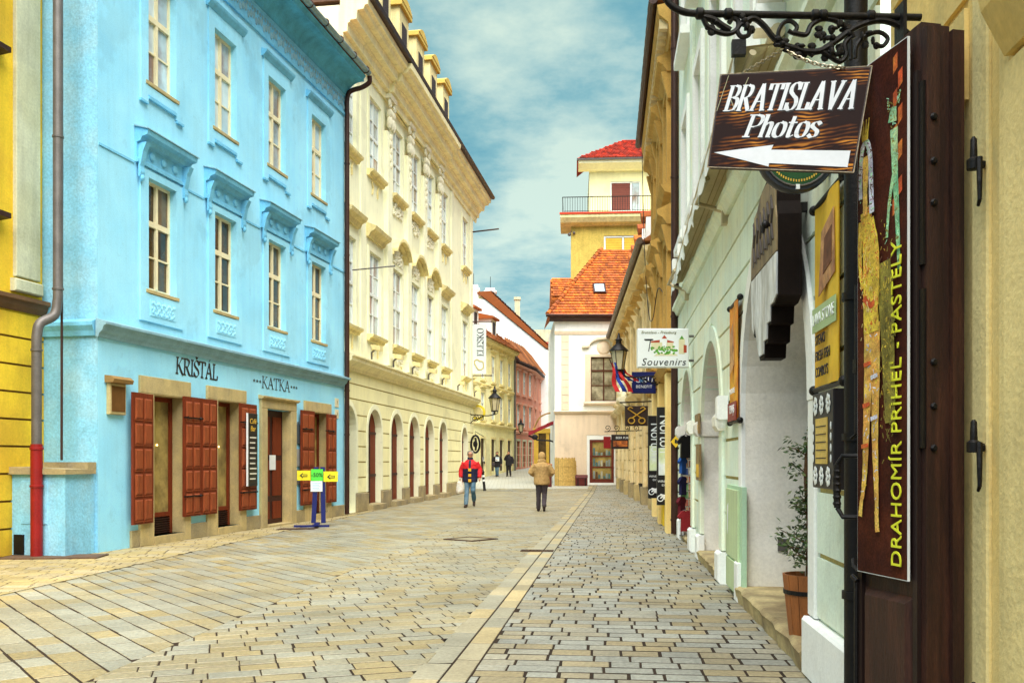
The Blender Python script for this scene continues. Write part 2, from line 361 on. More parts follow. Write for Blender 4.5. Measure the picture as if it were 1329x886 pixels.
# ------------------------------------------------------------------ ground
DS = Vector((.1115,.9938)); NS = Vector((.9938,-.1115))
def uv(u, v): return (NS.x*u+DS.x*v, NS.y*u+DS.y*v)
g = MB(); ys = [-60,-5,44,60,70,110,400,1500]
for a, b in zip(ys, ys[1:]):
    za, zb = gz(a)-.06, gz(b)-.06
    g.add([(-900,a,za),(900,a,za),(900,b,zb),(-900,b,zb)], [(0,1,2,3)])
tag(g.build('ground', JOINT), kind='structure')
def clip(poly, zone):
    out = poly; n = len(zone)
    for i in range(n):
        ax, ay = zone[i]; bx, by = zone[(i+1)%n]; src = out; out = []
        f = lambda p: (bx-ax)*(p[1]-ay)-(by-ay)*(p[0]-ax)
        for j in range(len(src)):
            p, q = src[j], src[(j+1)%len(src)]; fp, fq = f(p), f(q)
            if fp >= 0: out.append(p)
            if (fp >= 0) != (fq >= 0):
                t = fp/(fp-fq); out.append((p[0]+(q[0]-p[0])*t, p[1]+(q[1]-p[1])*t))
        if len(out) < 3: return []
    return out
def area(p): return .5*abs(sum(p[i][0]*p[(i+1)%len(p)][1]-p[(i+1)%len(p)][0]*p[i][1] for i in range(len(p))))
def in_frame(x, y):
    if y < 4: return False
    px = CXP+FPX*x/y; py = HYP+FPX*EYE/y
    return -30 < px < 1360 and py < 900
def lay(zone, angle, roww, l0, l1, joint, ystop=1e9):   # coursed slabs, clipped to a convex zone
    c, s = math.cos(angle), math.sin(angle)
    loc = [(x*c+y*s, -x*s+y*c) for x, y in zone]
    a0, a1 = min(p[0] for p in loc), max(p[0] for p in loc); b0, b1 = min(p[1] for p in loc), max(p[1] for p in loc)
    res = []; b = b0
    while b < b1:
        rw = roww*random.uniform(.92, 1.08); a = a0-random.uniform(0, l1)
        while a < a1:
            ln = random.uniform(l0, l1); j = joint/2*random.uniform(.6, 1.5)
            k = lambda: random.uniform(-.0025, .0025)
            r = [(a+j+k(), b+j*1.8+k()), (a+ln-j+k(), b+j*1.8+k()), (a+ln-j+k(), b+rw-j*1.8+k()), (a+j+k(), b+rw-j*1.8+k())]
            w = [(x*c-y*s, x*s+y*c) for x, y in r]
            q = clip(w, zone)
            if len(q) >= 3 and area(q) > .006: res.append(q)
            a += ln
        b += rw
    return res
def stone(mb, poly, o=(0,0), bev=.005):
    n = len(poly); cx = sum(p[0] for p in poly)/n; cy = sum(p[1] for p in poly)/n
    R = math.sqrt(area(poly)); k = 1-2.2*bev/R
    z = gz(cy)+random.uniform(-.0018,.0018); tx, ty = random.uniform(-.006,.006), random.uniform(-.006,.006)
    zz = lambda p: z+(p[0]-cx)*tx+(p[1]-cy)*ty
    top = [(cx+(p[0]-cx)*k-o[0], cy+(p[1]-cy)*k-o[1], zz(p)) for p in poly]
    mid = [(p[0]-o[0], p[1]-o[1], zz(p)-bev) for p in poly]; low = [(p[0]-o[0], p[1]-o[1], z-.05) for p in poly]
    mb.add(top+mid+low, [tuple(range(n))]+[(i,(i+1)%n,n+(i+1)%n,n+i) for i in range(n)]+[(n+i,n+(i+1)%n,2*n+(i+1)%n,2*n+i) for i in range(n)])
def pave(name, bedpoly, stones, m, limit):
    mb = MB()
    for half in (clip(bedpoly, [(-99,-99),(99,-99),(99,44),(-99,44)]), clip(bedpoly, [(-99,44),(99,44),(99,99),(-99,99)])):
        if len(half) > 2: mb.add([(x, y, gz(y)-.0035) for x, y in half], [tuple(range(len(half)))])
    bed = mb.build(name, JOINT)
    tag(bed, kind='structure')
    def key(p):
        x = sum(q[0] for q in p)/len(p); y = sum(q[1] for q in p)/len(p)
        return -area(p)/(y*y) if in_frame(x, y) else 1
    stones.sort(key=key)
    rest = MB()
    for i, p in enumerate(stones):
        if i < limit and key(p) < 0:
            x = sum(q[0] for q in p)/len(p); y = sum(q[1] for q in p)/len(p)
            b = MB(); stone(b, p, (x, y)); b.build('paving_stone', m, bed, (x, y, 0))
        else: stone(rest, p)
    r = rest.build('paving_stones_beyond', m, bed); tag(r, kind='stuff')
    return bed
VMAX = 52
foot = [uv(-1.0,4.2), uv(2.3,4.2), uv(2.3,VMAX), uv(-1.0,VMAX)]
st = lay(foot, math.atan2(NS.y, NS.x)+.01, .20, .22, .38, .015)
pave('footway', foot, st, SETT, 300)
yA0, yA1 = 4.5, 47
Lx = lambda y: -5.66+.094*(y-10.2); Bx = lambda y: -3.6+.1122*y; Cx = lambda y: uv(-1.425, (y+.1115*1.425)/.9938)[0]
zA = [(Lx(yA0)-.02,yA0),(Bx(yA0),yA0),(Bx(yA1),yA1),(Lx(yA1)-.02,yA1)]
zB = [(Bx(yA0)-.002,yA0),(Cx(yA0),yA0),(Cx(yA1),yA1),(Bx(yA1)-.002,yA1)]
st = lay(zA, math.radians(90+38), .22, .28, .44, .009)+lay(zB, math.radians(90-72), .18, .24, .38, .009)
pave('carriageway', [zA[0],zB[1],zB[2],zA[3]], st, SETT_L, 300)
zP = [(-12,8),(Lx(8)-.06,8),(Lx(yA1)-.06,yA1),(-8,yA1)]
st = lay(zP, math.radians(8), .18, .24, .38, .011)
pave('pavement', zP, st, SETT_P, 220)
ch = []
for u0, u1 in ((-1.412,-1.205),(-1.19,-1.012)):
    v = 4.3
    while v < VMAX:
        l = random.uniform(.45,.8); ch.append([uv(u0,v),uv(u1,v),uv(u1,v+l-.008),uv(u0,v+l-.008)]); v += l
pave('drain_channel', [uv(-1.425,4.3),uv(-1.0,4.3),uv(-1.0,VMAX),uv(-1.425,VMAX)], ch, CHAN, 120)
def far_mat():
    m = bpy.data.materials.new('far_paving'); m.use_nodes = True; nt = m.node_tree; N = nt.nodes; L = nt.links; P = N['Principled BSDF']
    b = N.new('ShaderNodeTexBrick'); g2 = N.new('ShaderNodeNewGeometry'); L.new(g2.outputs['Position'], b.inputs[0])
    b.inputs['Scale'].default_value = 1.2; b.inputs['Mortar Size'].default_value = .012
    b.inputs['Color1'].default_value = (.46,.46,.40,1); b.inputs['Color2'].default_value = (.42,.40,.30,1); b.inputs['Mortar'].default_value = (.2,.17,.1,1)
    L.new(b.outputs[0], P.inputs[0]); P.inputs['Roughness'].default_value = .7; return m
p = MB()
for a, b in ((46.9,60),(60,70),(70,110),(110,200)):
    p.add([(-8,a,gz(a)-.012),(9,a,gz(a)-.012),(9,b,gz(b)-.012),(-8,b,gz(b)-.012)], [(0,1,2,3)])
tag(p.build('plaza', far_mat()), kind='structure')

# ------------------------------------------------------------------ windows, walls
_wc = {}
def win_mesh(w, h, rows, fm, gm, ft=.055):
    """casement: frame mesh and (pane mesh, x, z) list; rows = (height share, bar below it)"""
    key = (round(w,2), round(h,2), tuple(rows), fm.name)
    if key not in _wc:
        f = MB(); x = w/2
        f.box(-x,-x+ft,0,.07,0,h); f.box(x-ft,x,0,.07,0,h); f.box(-x+ft,x-ft,.0015,.07,0,ft); f.box(-x+ft,x-ft,.0015,.07,h-ft,h)
        f.box(-.035,.035,-.012,.065,ft,h-ft)
        panes = []; tot = sum(r[0] for r in rows); z = h-ft; H = h-2*ft
        for i, (r, bar) in enumerate(rows):
            zb = z-H*r/tot; b = bar if i < len(rows)-1 else 0
            if b: f.box(-x+ft, x-ft, -.018 if b > .06 else .004, .06, zb-b/2, zb+b/2)
            top = z-(rows[i-1][1]/2 if i else 0); bot = zb+b/2
            for sx in (-1, 1):
                x0, x1 = (-x+ft, -.035) if sx < 0 else (.035, x-ft)
                panes.append((x0, x1, bot, top, i/len(rows)))
            z = zb
        _wc[key] = (f.mesh('window', fm), panes)
    fme, panes = _wc[key]; pl = []; tone = random.random()
    for x0, x1, z0, z1, lvl in panes:
        m = gm
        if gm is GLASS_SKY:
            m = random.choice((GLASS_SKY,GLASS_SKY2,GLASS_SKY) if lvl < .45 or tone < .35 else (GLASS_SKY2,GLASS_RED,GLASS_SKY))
        elif gm is GLASS: m = GLASS if random.random() < .7 else GLASS_CUR
        k = (round(x1-x0,3), round(z1-z0,3), m.name)
        if k not in _wc: _wc[k] = MB().box(0,x1-x0,0,.012,0,z1-z0).mesh('pane', m)
        pl.append((_wc[k], x0, z0))
    return fme, pl
R3 = ((.38,.10),(.32,.03),(.30,0)); R4 = ((.25,.035),(.25,.09),(.25,.035),(.25,0)); R2 = ((.42,.08),(.58,0))
def window(parent, xc, z0, w, h, rows=R3, fm=None, gm=None, y=.13, panes=True, sill=None, sm=None, name='window'):
    fme, pl = win_mesh(w, h, rows, fm or CREAMF, gm or GLASS)
    o = link(name, fme, parent, (xc, y, z0))
    if panes:
        for me, px, pz in pl: link('pane', me, o, (px, .03+random.uniform(-.004,.004), pz), rot=(random.gauss(0,.006),0,random.gauss(0,.012)))
    else:
        MB().box(-w/2+.05,w/2-.05,.03,.04,.05,h-.05).build('glass', gm or GLASS, o)
    if sill:
        MB().prx([(-y-sill,-.07),(-y-sill,-.015),(-.005,0),(-.005,-.09),(-y,-.09)], -w/2-.08, w/2+.08).build('sill', sm or SAND, o)
    return o
def shell(parent, wm, L, H, holes, depth=.3, D=8, back=None, name='wall', y=0, z0=0):
    w = MB().holes(rect(0,L,z0,H), holes, y, depth)
    w.add([(0,y,z0),(0,y,H),(0,D,H),(0,D,z0)], [(0,1,2,3)]); w.add([(L,y,z0),(L,y,H),(L,D,H),(L,D,z0)], [(0,1,2,3)])
    w.add([(0,y,H),(L,y,H),(L,D,H),(0,D,H)], [(0,1,2,3)])
    o = w.build(name, wm, parent)
    MB().box(.02,L-.02,y+depth+.004,y+depth+.05,z0,H-.02).build('inner_wall', back or DKWOOD, parent)
    return o
def hw(z, w, zs, m):
    r = w/2+m
    if z <= zs: return r
    return math.sqrt(max(r*r-(z-zs)**2, 0)) if z < zs+r else 0
def bands(parent, x0, x1, zs, arches, mt, m=.16, proud=.02, gap=.02, name='stone_block', y=0, jm=None):
    """rusticated courses: one raised block per pier and course, cut round the arches"""
    pieces = [(z0, z1, gap, mt, name, proud) for z0, z1 in zip(zs, zs[1:])]
    if jm: pieces += [(z-gap/2, z+gap/2, 0, jm, 'mortar_joint', .004) for z in zs[1:-1]]
    for z0, z1, gap, mt, name, proud in pieces:
        cuts = [x0]+[a for a in arches]+[x1]
        for i in range(len(cuts)-1):
            A, B = cuts[i], cuts[i+1]; zz = [z0+gap/2+(z1-z0-gap)*k/4 for k in range(5)]
            lf = [(A if not isinstance(A, tuple) else A[0]+max(hw(z, A[1], A[2], m), 0)) for z in zz]
            rt = [(B if not isinstance(B, tuple) else B[0]-max(hw(z, B[1], B[2], m), 0)) for z in zz]
            if min(r-l for l, r in zip(lf, rt)) < .03: continue
            poly = [(l, z) for l, z in zip(lf, zz)]+[(r, z) for r, z in reversed(list(zip(rt, zz)))]
            MB().pry(poly, y-proud, y).build(name, mt, parent)
def archivolt(parent, xc, w, zs, m, mt, y=-.03, z0=None, n=14, name='archivolt'):
    o = [(xc-(w/2+m)*math.cos(PI*i/n), zs+(w/2+m)*math.sin(PI*i/n)) for i in range(n+1)]
    i_ = [(xc-w/2*math.cos(PI*i/n), zs+w/2*math.sin(PI*i/n)) for i in range(n+1)]
    if z0 is not None:
        o = [(xc-w/2-m, z0)]+o+[(xc+w/2+m, z0)]; i_ = [(xc-w/2, z0)]+i_+[(xc+w/2, z0)]
    mb = MB()
    for a, b, c, d in zip(o, o[1:], i_[1:], i_): mb.pry([a, b, c, d], y, -.001)
    return mb.build(name, mt, parent)
def pipe(parent, path, r, m, name='downpipe', straps=(), sd=(0,1,0)):
    o = MB().tube(path, r, 12).build(name, m, parent, smooth=True)
    for p in straps:
        MB().lathe([(r,-.02),(r+.012,-.02),(r+.012,.02),(r,.02)], p, 12).build('pipe_collar', m, o, smooth=True)
    return o
# ------------------------------------------------------------------ blue house
def blue_house():
    A, B = (-6.72,15.0), (-4.595,25.35); rz = ang((B[0]-A[0], B[1]-A[1])); L = 10.566
    t = thing('blue_house', 'sky blue three storey corner house with red shutters at street level', 'house', (*A,0), rz)
    XC = [1.80,4.07,6.42,8.78]
    H = []
    for x in XC: H += [rect(x-.44,x+.44,4.53,6.49), rect(x-.44,x+.44,8.2,10.18)]
    H += [rect(1.5,2.5,.14,2.68), rect(3.72,4.67,.14,2.72), rect(5.86,7.08,.02,2.66), rect(8.42,9.34,.14,2.72)]
    sheet = MB().holes(rect(0,L,0,12.2), H, 0, .3)
    sheet.build('wall', BLUE, t)
    sd = MB(); sd.box(0,L-.01,.352,9,0,12.15); sd.build('side_wall', BLUE_SIDE, t)
    MB().add([(0,0.001,0),(0,.351,0),(0,.351,12.2),(0,.001,12.2)], [(0,1,2,3)]).build('corner_return', BLUE_SIDE, t)
    MB().box(.02,L-.02,.31,.345,0,12.1).build('inner_wall', DKWOOD, t)
    # windows
    for i, x in enumerate(XC):
        window(t, x, 4.53, .88, 1.96, R3, CREAMF, GLASS, sill=.05, y=.1)
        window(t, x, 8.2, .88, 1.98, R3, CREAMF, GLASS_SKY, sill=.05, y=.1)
    # raised surrounds
    for x in XC:
        f = MB()
        for x0, x1, z0, z1 in ((x-.68,x-.44,3.95,6.62),(x+.44,x+.68,3.95,6.62),(x-.44,x+.44,6.49,6.62),(x-.44,x+.44,3.95,4.44)):
            f.box(x0,x1,-.035,-.001,z0,z1)
        f.box(x-.40,x+.40,-.045,-.035,4.06,4.34); f.build('window_surround', BLUE, t)
        r = MB()
        for k in range(48):
            r.ell((x-.36+.0153*k, -.048, 4.2+.10*math.sin(k*1.9)), (.016,.018,.03), 6, 4)
        tag(r.build('relief_panel', BLUE, t), kind='stuff')
        h = MB()
        h.prx([(-.001,6.66),(-.06,6.66),(-.06,6.72),(-.035,6.74),(-.035,7.0),(-.10,7.02),(-.14,7.09),(-.24,7.12),(-.26,7.2),(-.001,7.27)], x-.80, x+.80)
        h.build('window_hood', BLUE_TRIM, t)
        MB().prx([(-.001,7.272),(-.275,7.203),(-.275,7.222),(-.001,7.292)], x-.83, x+.83).build('hood_flashing', BAND, t)
        for sx in (-1, 1):
            b = MB(); xx = x+sx*.70
            b.prx([(-.037,6.42),(-.075,6.42),(-.09,6.5),(-.075,6.6),(-.10,6.7),(-.13,6.85),(-.20,7.0),(-.037,7.0)], xx-.06, xx+.06)
            b.ell((xx,-.075,6.4),(.045,.04,.06),8,5); b.build('bracket', BLUE_TRIM, t)
        for sx in (-.36, 0, .36):
            MB().lathe([(.02,-.075),(.06,-.07),(.075,-.055),(.075,-.036)], (x+sx,0,6.87), 12, 'y').build('rosette', BLUE_TRIM, t)
        f = MB()
        for x0, x1, z0, z1 in ((x-.66,x-.44,7.82,10.5),(x+.44,x+.66,7.82,10.5),(x-.44,x+.44,10.18,10.5),(x-.44,x+.44,7.95,8.11)):
            f.box(x0,x1,-.03,-.001,z0,z1)
        f.build('window_surround', BLUE, t)
        MB().prx([(-.001,10.5),(-.05,10.5),(-.12,10.58),(-.14,10.63),(-.001,10.67)], x-.74, x+.74).build('window_hood', BLUE_TRIM, t)
        f = MB(); f.box(x-.44,x+.44,-.05,-.001,7.88,7.93); f.box(x-.68,x-.46,-.05,-.001,7.77,7.81); f.box(x+.46,x+.68,-.05,-.001,7.77,7.81)
        f.build('apron_moulding', BLUE_TRIM, t)
    s = MB()
    for a, b in zip([0.02]+[x+.82 for x in XC], [x-.82 for x in XC]+[L-.02]):
        if b-a > .1: s.box(a,b,-.018,-.001,6.62,6.66)
    s.build('string_course', BLUE_TRIM, t)
    # belt cornice between ground floor and first floor, turning the corner
    pf = [(-.001,3.50),(-.05,3.50),(-.07,3.56),(-.12,3.60),(-.15,3.68),(-.20,3.70),(-.20,3.74),(-.001,3.80)]
    MB().prx(pf, -.06, L-.02).build('belt_cornice', BAND, t)
    m = MB().prx([(-q,z) for q, z in [(y, z) for y, z in pf]], -1.02, -.062)
    MB().prx([(0,3.52),(-.05,3.52),(-.07,3.60),(-.12,3.68),(-.12,3.74),(0,3.80)], .02, 1.05).xf(Matrix.Rotation(-PI/2,4,'Z') @ Matrix.Translation((-1.07,0,0))).build('belt_cornice', BLUE_TRIM, t)
    # entablature, eaves and gutter
    MB().prx([(-.001,10.92),(-.05,10.92),(-.06,10.98),(-.03,11.0),(-.03,11.42),(-.08,11.45),(-.001,11.46)], 0, L).build('frieze', BLUE_TRIM, t)
    o = MB()
    for k in range(88):
        x = .1+k*.12; o.ell((x,-.035,11.16+.05*math.sin(k*2.1)), (.05,.03,.09), 6, 4); o.ell((x+.06,-.035,11.33), (.04,.025,.05), 6, 4)
    tag(o.build('frieze_ornament', BAND, t), kind='stuff')
    pr = [(-.001,11.47),(-.08,11.47)]+[(-.08-.42*(1-math.cos(PI/2*k/6)), 11.47+.36*math.sin(PI/2*k/6)) for k in range(1,7)]+[(-.56,11.83),(-.56,11.90),(-.62,11.98),(-.001,12.02)]
    MB().prx(pr, -.05, L+.02).build('eaves_cornice', mat('teal_eaves_paint', (.10,.42,.58), .9, .2, 3, .12, .25, 40, streak=.1), t)
    g = MB()
    for k in range(9):
        a0, a1 = PI+PI*k/9, PI+PI*(k+1)/9
        c = (-.68,12.08); r = .085
        g.prx([(c[0]+r*math.cos(a0),c[1]+r*math.sin(a0)),(c[0]+r*math.cos(a1),c[1]+r*math.sin(a1)),(c[0]+(r-.012)*math.cos(a1),c[1]+(r-.012)*math.sin(a1)),(c[0]+(r-.012)*math.cos(a0),c[1]+(r-.012)*math.sin(a0))], -.05, L+.05)
    go = g.build('gutter', mat('teal_zinc_gutter', (.25,.36,.36), .5, .2, 4, .1, .1, 40, metal=.3), t)
    for k in range(12):
        x = .3+k*.92
        MB().lathe([(.09,-.012),(.1,-.012),(.1,.012),(.09,.012)], (x,-.68,12.08), 12, 'x').build('gutter_strap', BROWNPIPE, go)
    MB().prx([(-.66,12.06),(3.5,15.2),(9,12.1),(9,12.05),(-.6,12.03)], -.05, L+.02).build('roof', TILE_O, t)
    pipe(t, crom([(L+.12,-.68,12.02),(L+.16,-.66,11.86),(L+.12,-.46,11.72),(L-.02,-.18,11.58),(L-.06,-.10,11.35),(L-.06,-.10,10.9)],4)+[(L-.06,-.10,6),(L-.06,-.10,.03)], .065, BROWNPIPE,
         straps=[(L-.06,-.10,z) for z in (9.6,7.1,3.4,2.2)])
    # ---- ground floor
    for x0, x1, z1 in ((1.1,2.72,2.98),(3.33,4.92,2.98),(7.9,9.56,2.97)):
        a, b = {1.1:(1.5,2.5),3.33:(3.72,4.67),7.9:(8.42,9.34)}[x0]; zt = {1.1:2.68,3.33:2.72,7.9:2.72}[x0]
        f = MB(); f.cbox(x0,x1,-.05,-.001,zt,z1,.008); f.cbox(x0,a,-.05,-.001,.0,zt-.003,.008); f.cbox(b,x1,-.05,-.001,.0,zt-.003,.008)
        f.box(a+.001,b-.001,-.06,.29,.0,.14)
        f.box(b-.012,b-.002,-.045,.296,.145,zt-.004); f.box(a+.002,a+.012,-.045,.296,.145,zt-.004); f.box(a+.013,b-.013,-.045,.296,zt-.012,zt-.002)
        f.build('stone_surround', SAND, t)
        w = link('shop_window', MB().box(a+.02,a+.1,.20,.28,.14,zt-.02).box(b-.1,b-.02,.20,.28,.14,zt-.02).box(a+.1,b-.1,.2015,.28,.46,.54).box(a+.1,b-.1,.2015,.28,zt-.1,zt-.02).mesh('shop_window', SHUT), t)
        MB().box(a+.1,b-.1,.24,.25,.54,zt-.1).build('pane', SHOPGL, w)
        v = MB()
        for k in range(7): v.prx([(.2,.16+k*.042),(.25,.175+k*.042),(.25,.185+k*.042),(.2,.17+k*.042)], a+.1, b-.1)
        v.box(a+.1,b-.1,.26,.275,.14,.46); v.build('vent_grille', DKWOOD2, w)
        if x0 < 7:
            q = MB()
            for z, dx in ((1.62,.25),(1.36,.2),(1.08,.24),(1.78,.42)):
                q.ell((a+.1+dx,.225,z),(.018,.012,.018),8,5)
            q.build('halogen_spot', mat('lit_bulb', (1,.62,.2), .4, 0, 3, 0, 0, emit=1.3), w)
            MB().box(a+.12,a+.2,.225,.238,1.5,1.88).build('price_card', mat('green_card', (.10,.75,.06), .6, .03, 3, 0, 0), w)
    f = MB(); a, b = 5.86, 7.08
    f.cbox(5.58,a,-.07,-.001,.0,2.66,.01); f.cbox(b,7.38,-.07,-.001,.0,2.66,.01); f.cbox(5.58,7.38,-.07,-.001,2.663,2.86,.01)
    f.prx([(-.001,2.862),(-.08,2.862),(-.14,2.90),(-.14,2.93),(-.001,2.95)], 5.54, 7.42)
    f.box(b-.012,b-.002,-.06,.296,.03,2.65); f.box(a+.002,a+.012,-.06,.296,.03,2.65); f.box(a,b,-.12,.3,-.01,.035)
    f.build('door_surround', SAND, t)
    d = link('door', MB().box(a+.013,b-.013,.16,.23,.04,2.64).mesh('door', DOORW), t)
    for z0, z1 in ((.15,.55),(.68,1.5),(1.62,2.5)):
        for x0, x1 in ((a+.1,a+.52),(a+.68,b-.1)):
            MB().pry([(x0,z0),(x0,z1),(x1,z1),(x1,z0)], .145, .159).build('door_panel', SHUT, d)
    MB().box(a+.50,a+.80,.13,.142,1.28,1.62).build('paper_notice', WHITEM, d)
    for x0, x1 in ((.85,1.1),(2.72,3.33),(4.92,5.57),(7.4,7.9),(9.56,L-.1)):
        MB().cbox(x0,x1,-.045,-.001,0,.29,.01).build('plinth_stone', PLINTH, t)
    # shutters
    def shutter(x0, x1, y0, z0=.44, z1=2.7, tilt=0):
        w = x1-x0; b = MB().box(0,w,-.022,.022,0,z1-z0)
        s = link('shutter', b.mesh('shutter', SHUT), t, (x0,y0,z0), rz=tilt)
        n = 5; hh = (z1-z0-.08)/n
        for k in range(n):
            for c in range(2):
                px0 = .055+c*(w/2-.03); px1 = px0+w/2-.085
                pz0 = .06+k*hh; pz1 = pz0+hh-.07
                q = MB(); i_ = .03
                q.add([(px0,-.022,pz0),(px1,-.022,pz0),(px1,-.022,pz1),(px0,-.022,pz1),(px0+i_,-.042,pz0+i_),(px1-i_,-.042,pz0+i_),(px1-i_,-.042,pz1-i_),(px0+i_,-.042,pz1-i_)],
                      [(0,1,5,4),(1,2,6,5),(2,3,7,6),(3,0,4,7),(4,5,6,7)])
                q.box(px0-.004,px1+.004,-.036,-.0225,pz0-.022,pz0-.006)
                q.build('panel', SHUT_L, s)
        return s
    def bar(s, x0, x1, zs):
        for z in zs:
            o = MB().box(x0,x1,-.055,-.045,z-.014,z+.014); o.tube([(x0,-.05,z),(x0-.02,-.12,z),(x0-.02,-.16,z+.01)], .014, 6); o.ell((x1-.1,-.06,z),(.03,.02,.03),8,5)
            o.build('hook_bar', IRON, s)
    shutter(.74,1.40,-.125,.40,2.66,.07)
    s = shutter(2.39,2.985,-.085); bar(s, -.06, .62, (.38,1.86))
    s = shutter(2.995,3.59,-.085)
    s = shutter(4.54,5.27,-.085); bar(s, -.06, .72, (.38,1.86)); s4 = s
    s = shutter(7.58,8.34,-.085,.4,2.72); bar(s, .0, .6, (.38,1.86))
    s = shutter(9.16,9.76,-.085,.4,2.70); bar(s, -.2, .4, (1.86,))
    # lettering on the wall
    LET = mat('black_sign_paint', (.035,.03,.03), .6, .1, 5, 0, 0)
    me, w_ = nib_text('KRIŠTÁL', .30, LET, nib=.17, angle=35, thin=.05, shear=.06, gap=.05, xs=1.02*1.82/1.62)
    link('lettering', me, t, (3.02,-.006,3.12))
    me, w_ = nib_text('***KATKA***', .25, LET, nib=.11, angle=35, thin=.045, shear=.03, gap=.07, xs=1.0)
    for v in me.vertices: v.co.x *= 2.3/w_
    link('lettering', me, t, (6.42,-.006,3.12))
    for z in (2.62,2.92):
        MB().cbox(9.88,10.12,-.02,-.001,z,z+.24,.005).build('number_plate', mat('cream_plate', (.74,.66,.44), .5, .1, 4, .05, .03), t)
    text('7', .12, LET, t, (10.0,-.024,3.04)); text('3', .12, LET, t, (10.0,-.024,2.74))
    return t, A, rz
bh, BA, BRZ = blue_house()
BM = Matrix.Translation((*BA,0)) @ Matrix.Rotation(BRZ,4,'Z')
def on(M_, p): return tuple(M_ @ Vector(p))

# things fixed to / standing by the blue house
t = thing('display_case', 'small brown glazed display case with curved hood on the blue wall', 'display case', on(BM,(.44,0,2.26)), BRZ)
MB().cbox(-.22,.22,-.07,-.002,0,.52,.015).build('case', SAND, t); MB().box(-.18,.18,-.078,-.071,.05,.47).build('pane', mat('brown_case_glass',(.20,.09,.03),.2,.2,4,.05,.02), t)
MB().prx([(-.001,.52),(-.16,.52),(-.18,.58),(-.12,.63),(-.001,.64)], -.27, .27).build('hood', mat('ochre_hood',(.30,.17,.05),.8,.2,4,.1,.2), t)
t = thing('menu_board', 'narrow black menu board with gold and white writing hung on a red shutter', 'menu board', on(BM,(4.95,-.165,.95)), BRZ)
MB().cbox(-.22,.2,-.02,.015,0,1.55,.01).build('board', BLACKM, t)
GOLD = mat('gold_paint', (.70,.42,.05), .5, .2, 6, .1, .05)
for k, s_ in enumerate(('Café','Bar')):
    text(s_, .16, GOLD, t, (-.02,-.024,1.38-.16*k), shear=.25)
q = MB()
for k in range(9):
    w_ = random.uniform(.18,.30); q.box(-.15,-.15+w_,-.0235,-.0205,1.02-.11*k,1.05-.11*k)
q.build('menu_lines', mat('pale_chalk', (.7,.66,.55), .8, .1, 5, .1, 0), t); MB().box(-.245,-.222,-.02,.015,0,1.55).build('frame_edge', WHITEM, t)
for z, lab, col in ((1.9,'dark slate house plaque with pointed top beside the door', (.10,.13,.15)),(1.35,'small grey metal plaque under the pointed plaque', (.30,.30,.28))):
    t = tag(MB().pry([(-.11,0),(-.11,.42),(0,.42+(.12 if z > 1.5 else 0)),(.11,.42),(.11,0)], -.03, -.002).build('wall_plaque', mat('plaque%d' % int(z*10), col, .5, .2, 5, .1, .1), None, on(BM,(7.56,0,z)), BRZ), lab, 'plaque')
t = tag(MB().cbox(-.09,.09,-.04,-.002,0,.36,.01).box(-.05,.05,-.046,-.041,.06,.3).build('intercom', ZINC, None, on(BM,(7.58,0,.92)), BRZ), 'grey door intercom on the blue wall by the doorway', 'intercom')
# meter pier in the corner, its pipe and cover
t = thing('meter_pier', 'pale blue plastered meter pier with stone ledge at the house corner', 'pier', BM @ Vector((-.72,.05,0)), BRZ)
MB().box(0,.715,.0,.98,0,1.28).build('pier', BLUE_SIDE, t)
MB().add([(-.001,.30,.5),(-.001,.78,.5),(-.001,.78,1.18),(-.001,.30,1.18),(-.014,.31,.51),(-.014,.77,.51),(-.014,.77,1.17),(-.014,.31,1.17)], [(4,5,6,7),(0,1,5,4),(1,2,6,5),(2,3,7,6),(3,0,4,7)]).build('meter_door', BLUE_SIDE, t)
MB().prx([(-.06,1.282),(-.06,1.36),(.99,1.40),(.99,1.282)], -.07, .66).build('ledge', PLINTH, t); MB().box(.5,.71,-.03,.9,1.36,1.47).build('ledge_upstand', PLINTH, t)
MB().box(-.02,-.002,.72,.9,.03,.34).build('cable_opening', IRON, t)
t = thing('rain_pipe', 'grey rain pipe with a red lower length in the corner of the blue house', 'pipe', on(BM,(-.3,.9,0)), BRZ)
px = on(BM.inverted(), at(47.5, 717, 14.3)); 
P0 = Vector((px[0]+.3, px[1]-.9, 0))
MB().tube([P0+Vector((0,0,1.72)), P0+Vector((0,0,3.25))]+crom([P0+Vector((0,0,3.4)), P0+Vector((.05,-.02,3.62)), P0+Vector((.27,-.10,3.78)), P0+Vector((.33,-.12,4.05))],5)+[P0+Vector((.33,-.12,13))], .075, 14).build('pipe', ZINC, t, smooth=True)
o = MB().tube([P0+Vector((0,0,.02)), P0+Vector((0,0,1.75))], .088, 14).build('red_pipe', REDPIPE, t, smooth=True)
for z in (1.1,1.68): MB().lathe([(.088,-.02),(.1,-.015),(.1,.015),(.088,.02)], P0+Vector((0,0,z)), 14).build('collar', REDPIPE, o, smooth=True)
for z in (3.2,4.2,6.6,9.0): MB().lathe([(.075,-.02),(.087,-.015),(.087,.015),(.075,.02)], P0+Vector((.33*(z>3.9),-.12*(z>3.9),z)), 14).build('collar', ZINC, t, smooth=True)
MB().tube([P0+Vector((.44,-.1,1.5)),P0+Vector((.45,-.1,6)),P0+Vector((.44,-.1,13))], .02, 6).build('conductor_rod', BROWNPIPE, t)
c0 = at(48, 718, 14.6); tag(MB().box(-.5,.95,-.25,.3,.0,.022).build('cover_plate', mat('rusty_plate',(.16,.09,.05),.7,.25,4,.2,.3), None, (c0.x+.2, c0.y-.35, 0), rz=.1), 'rusty iron cover plate on the ground below the red pipe', 'cover plate')

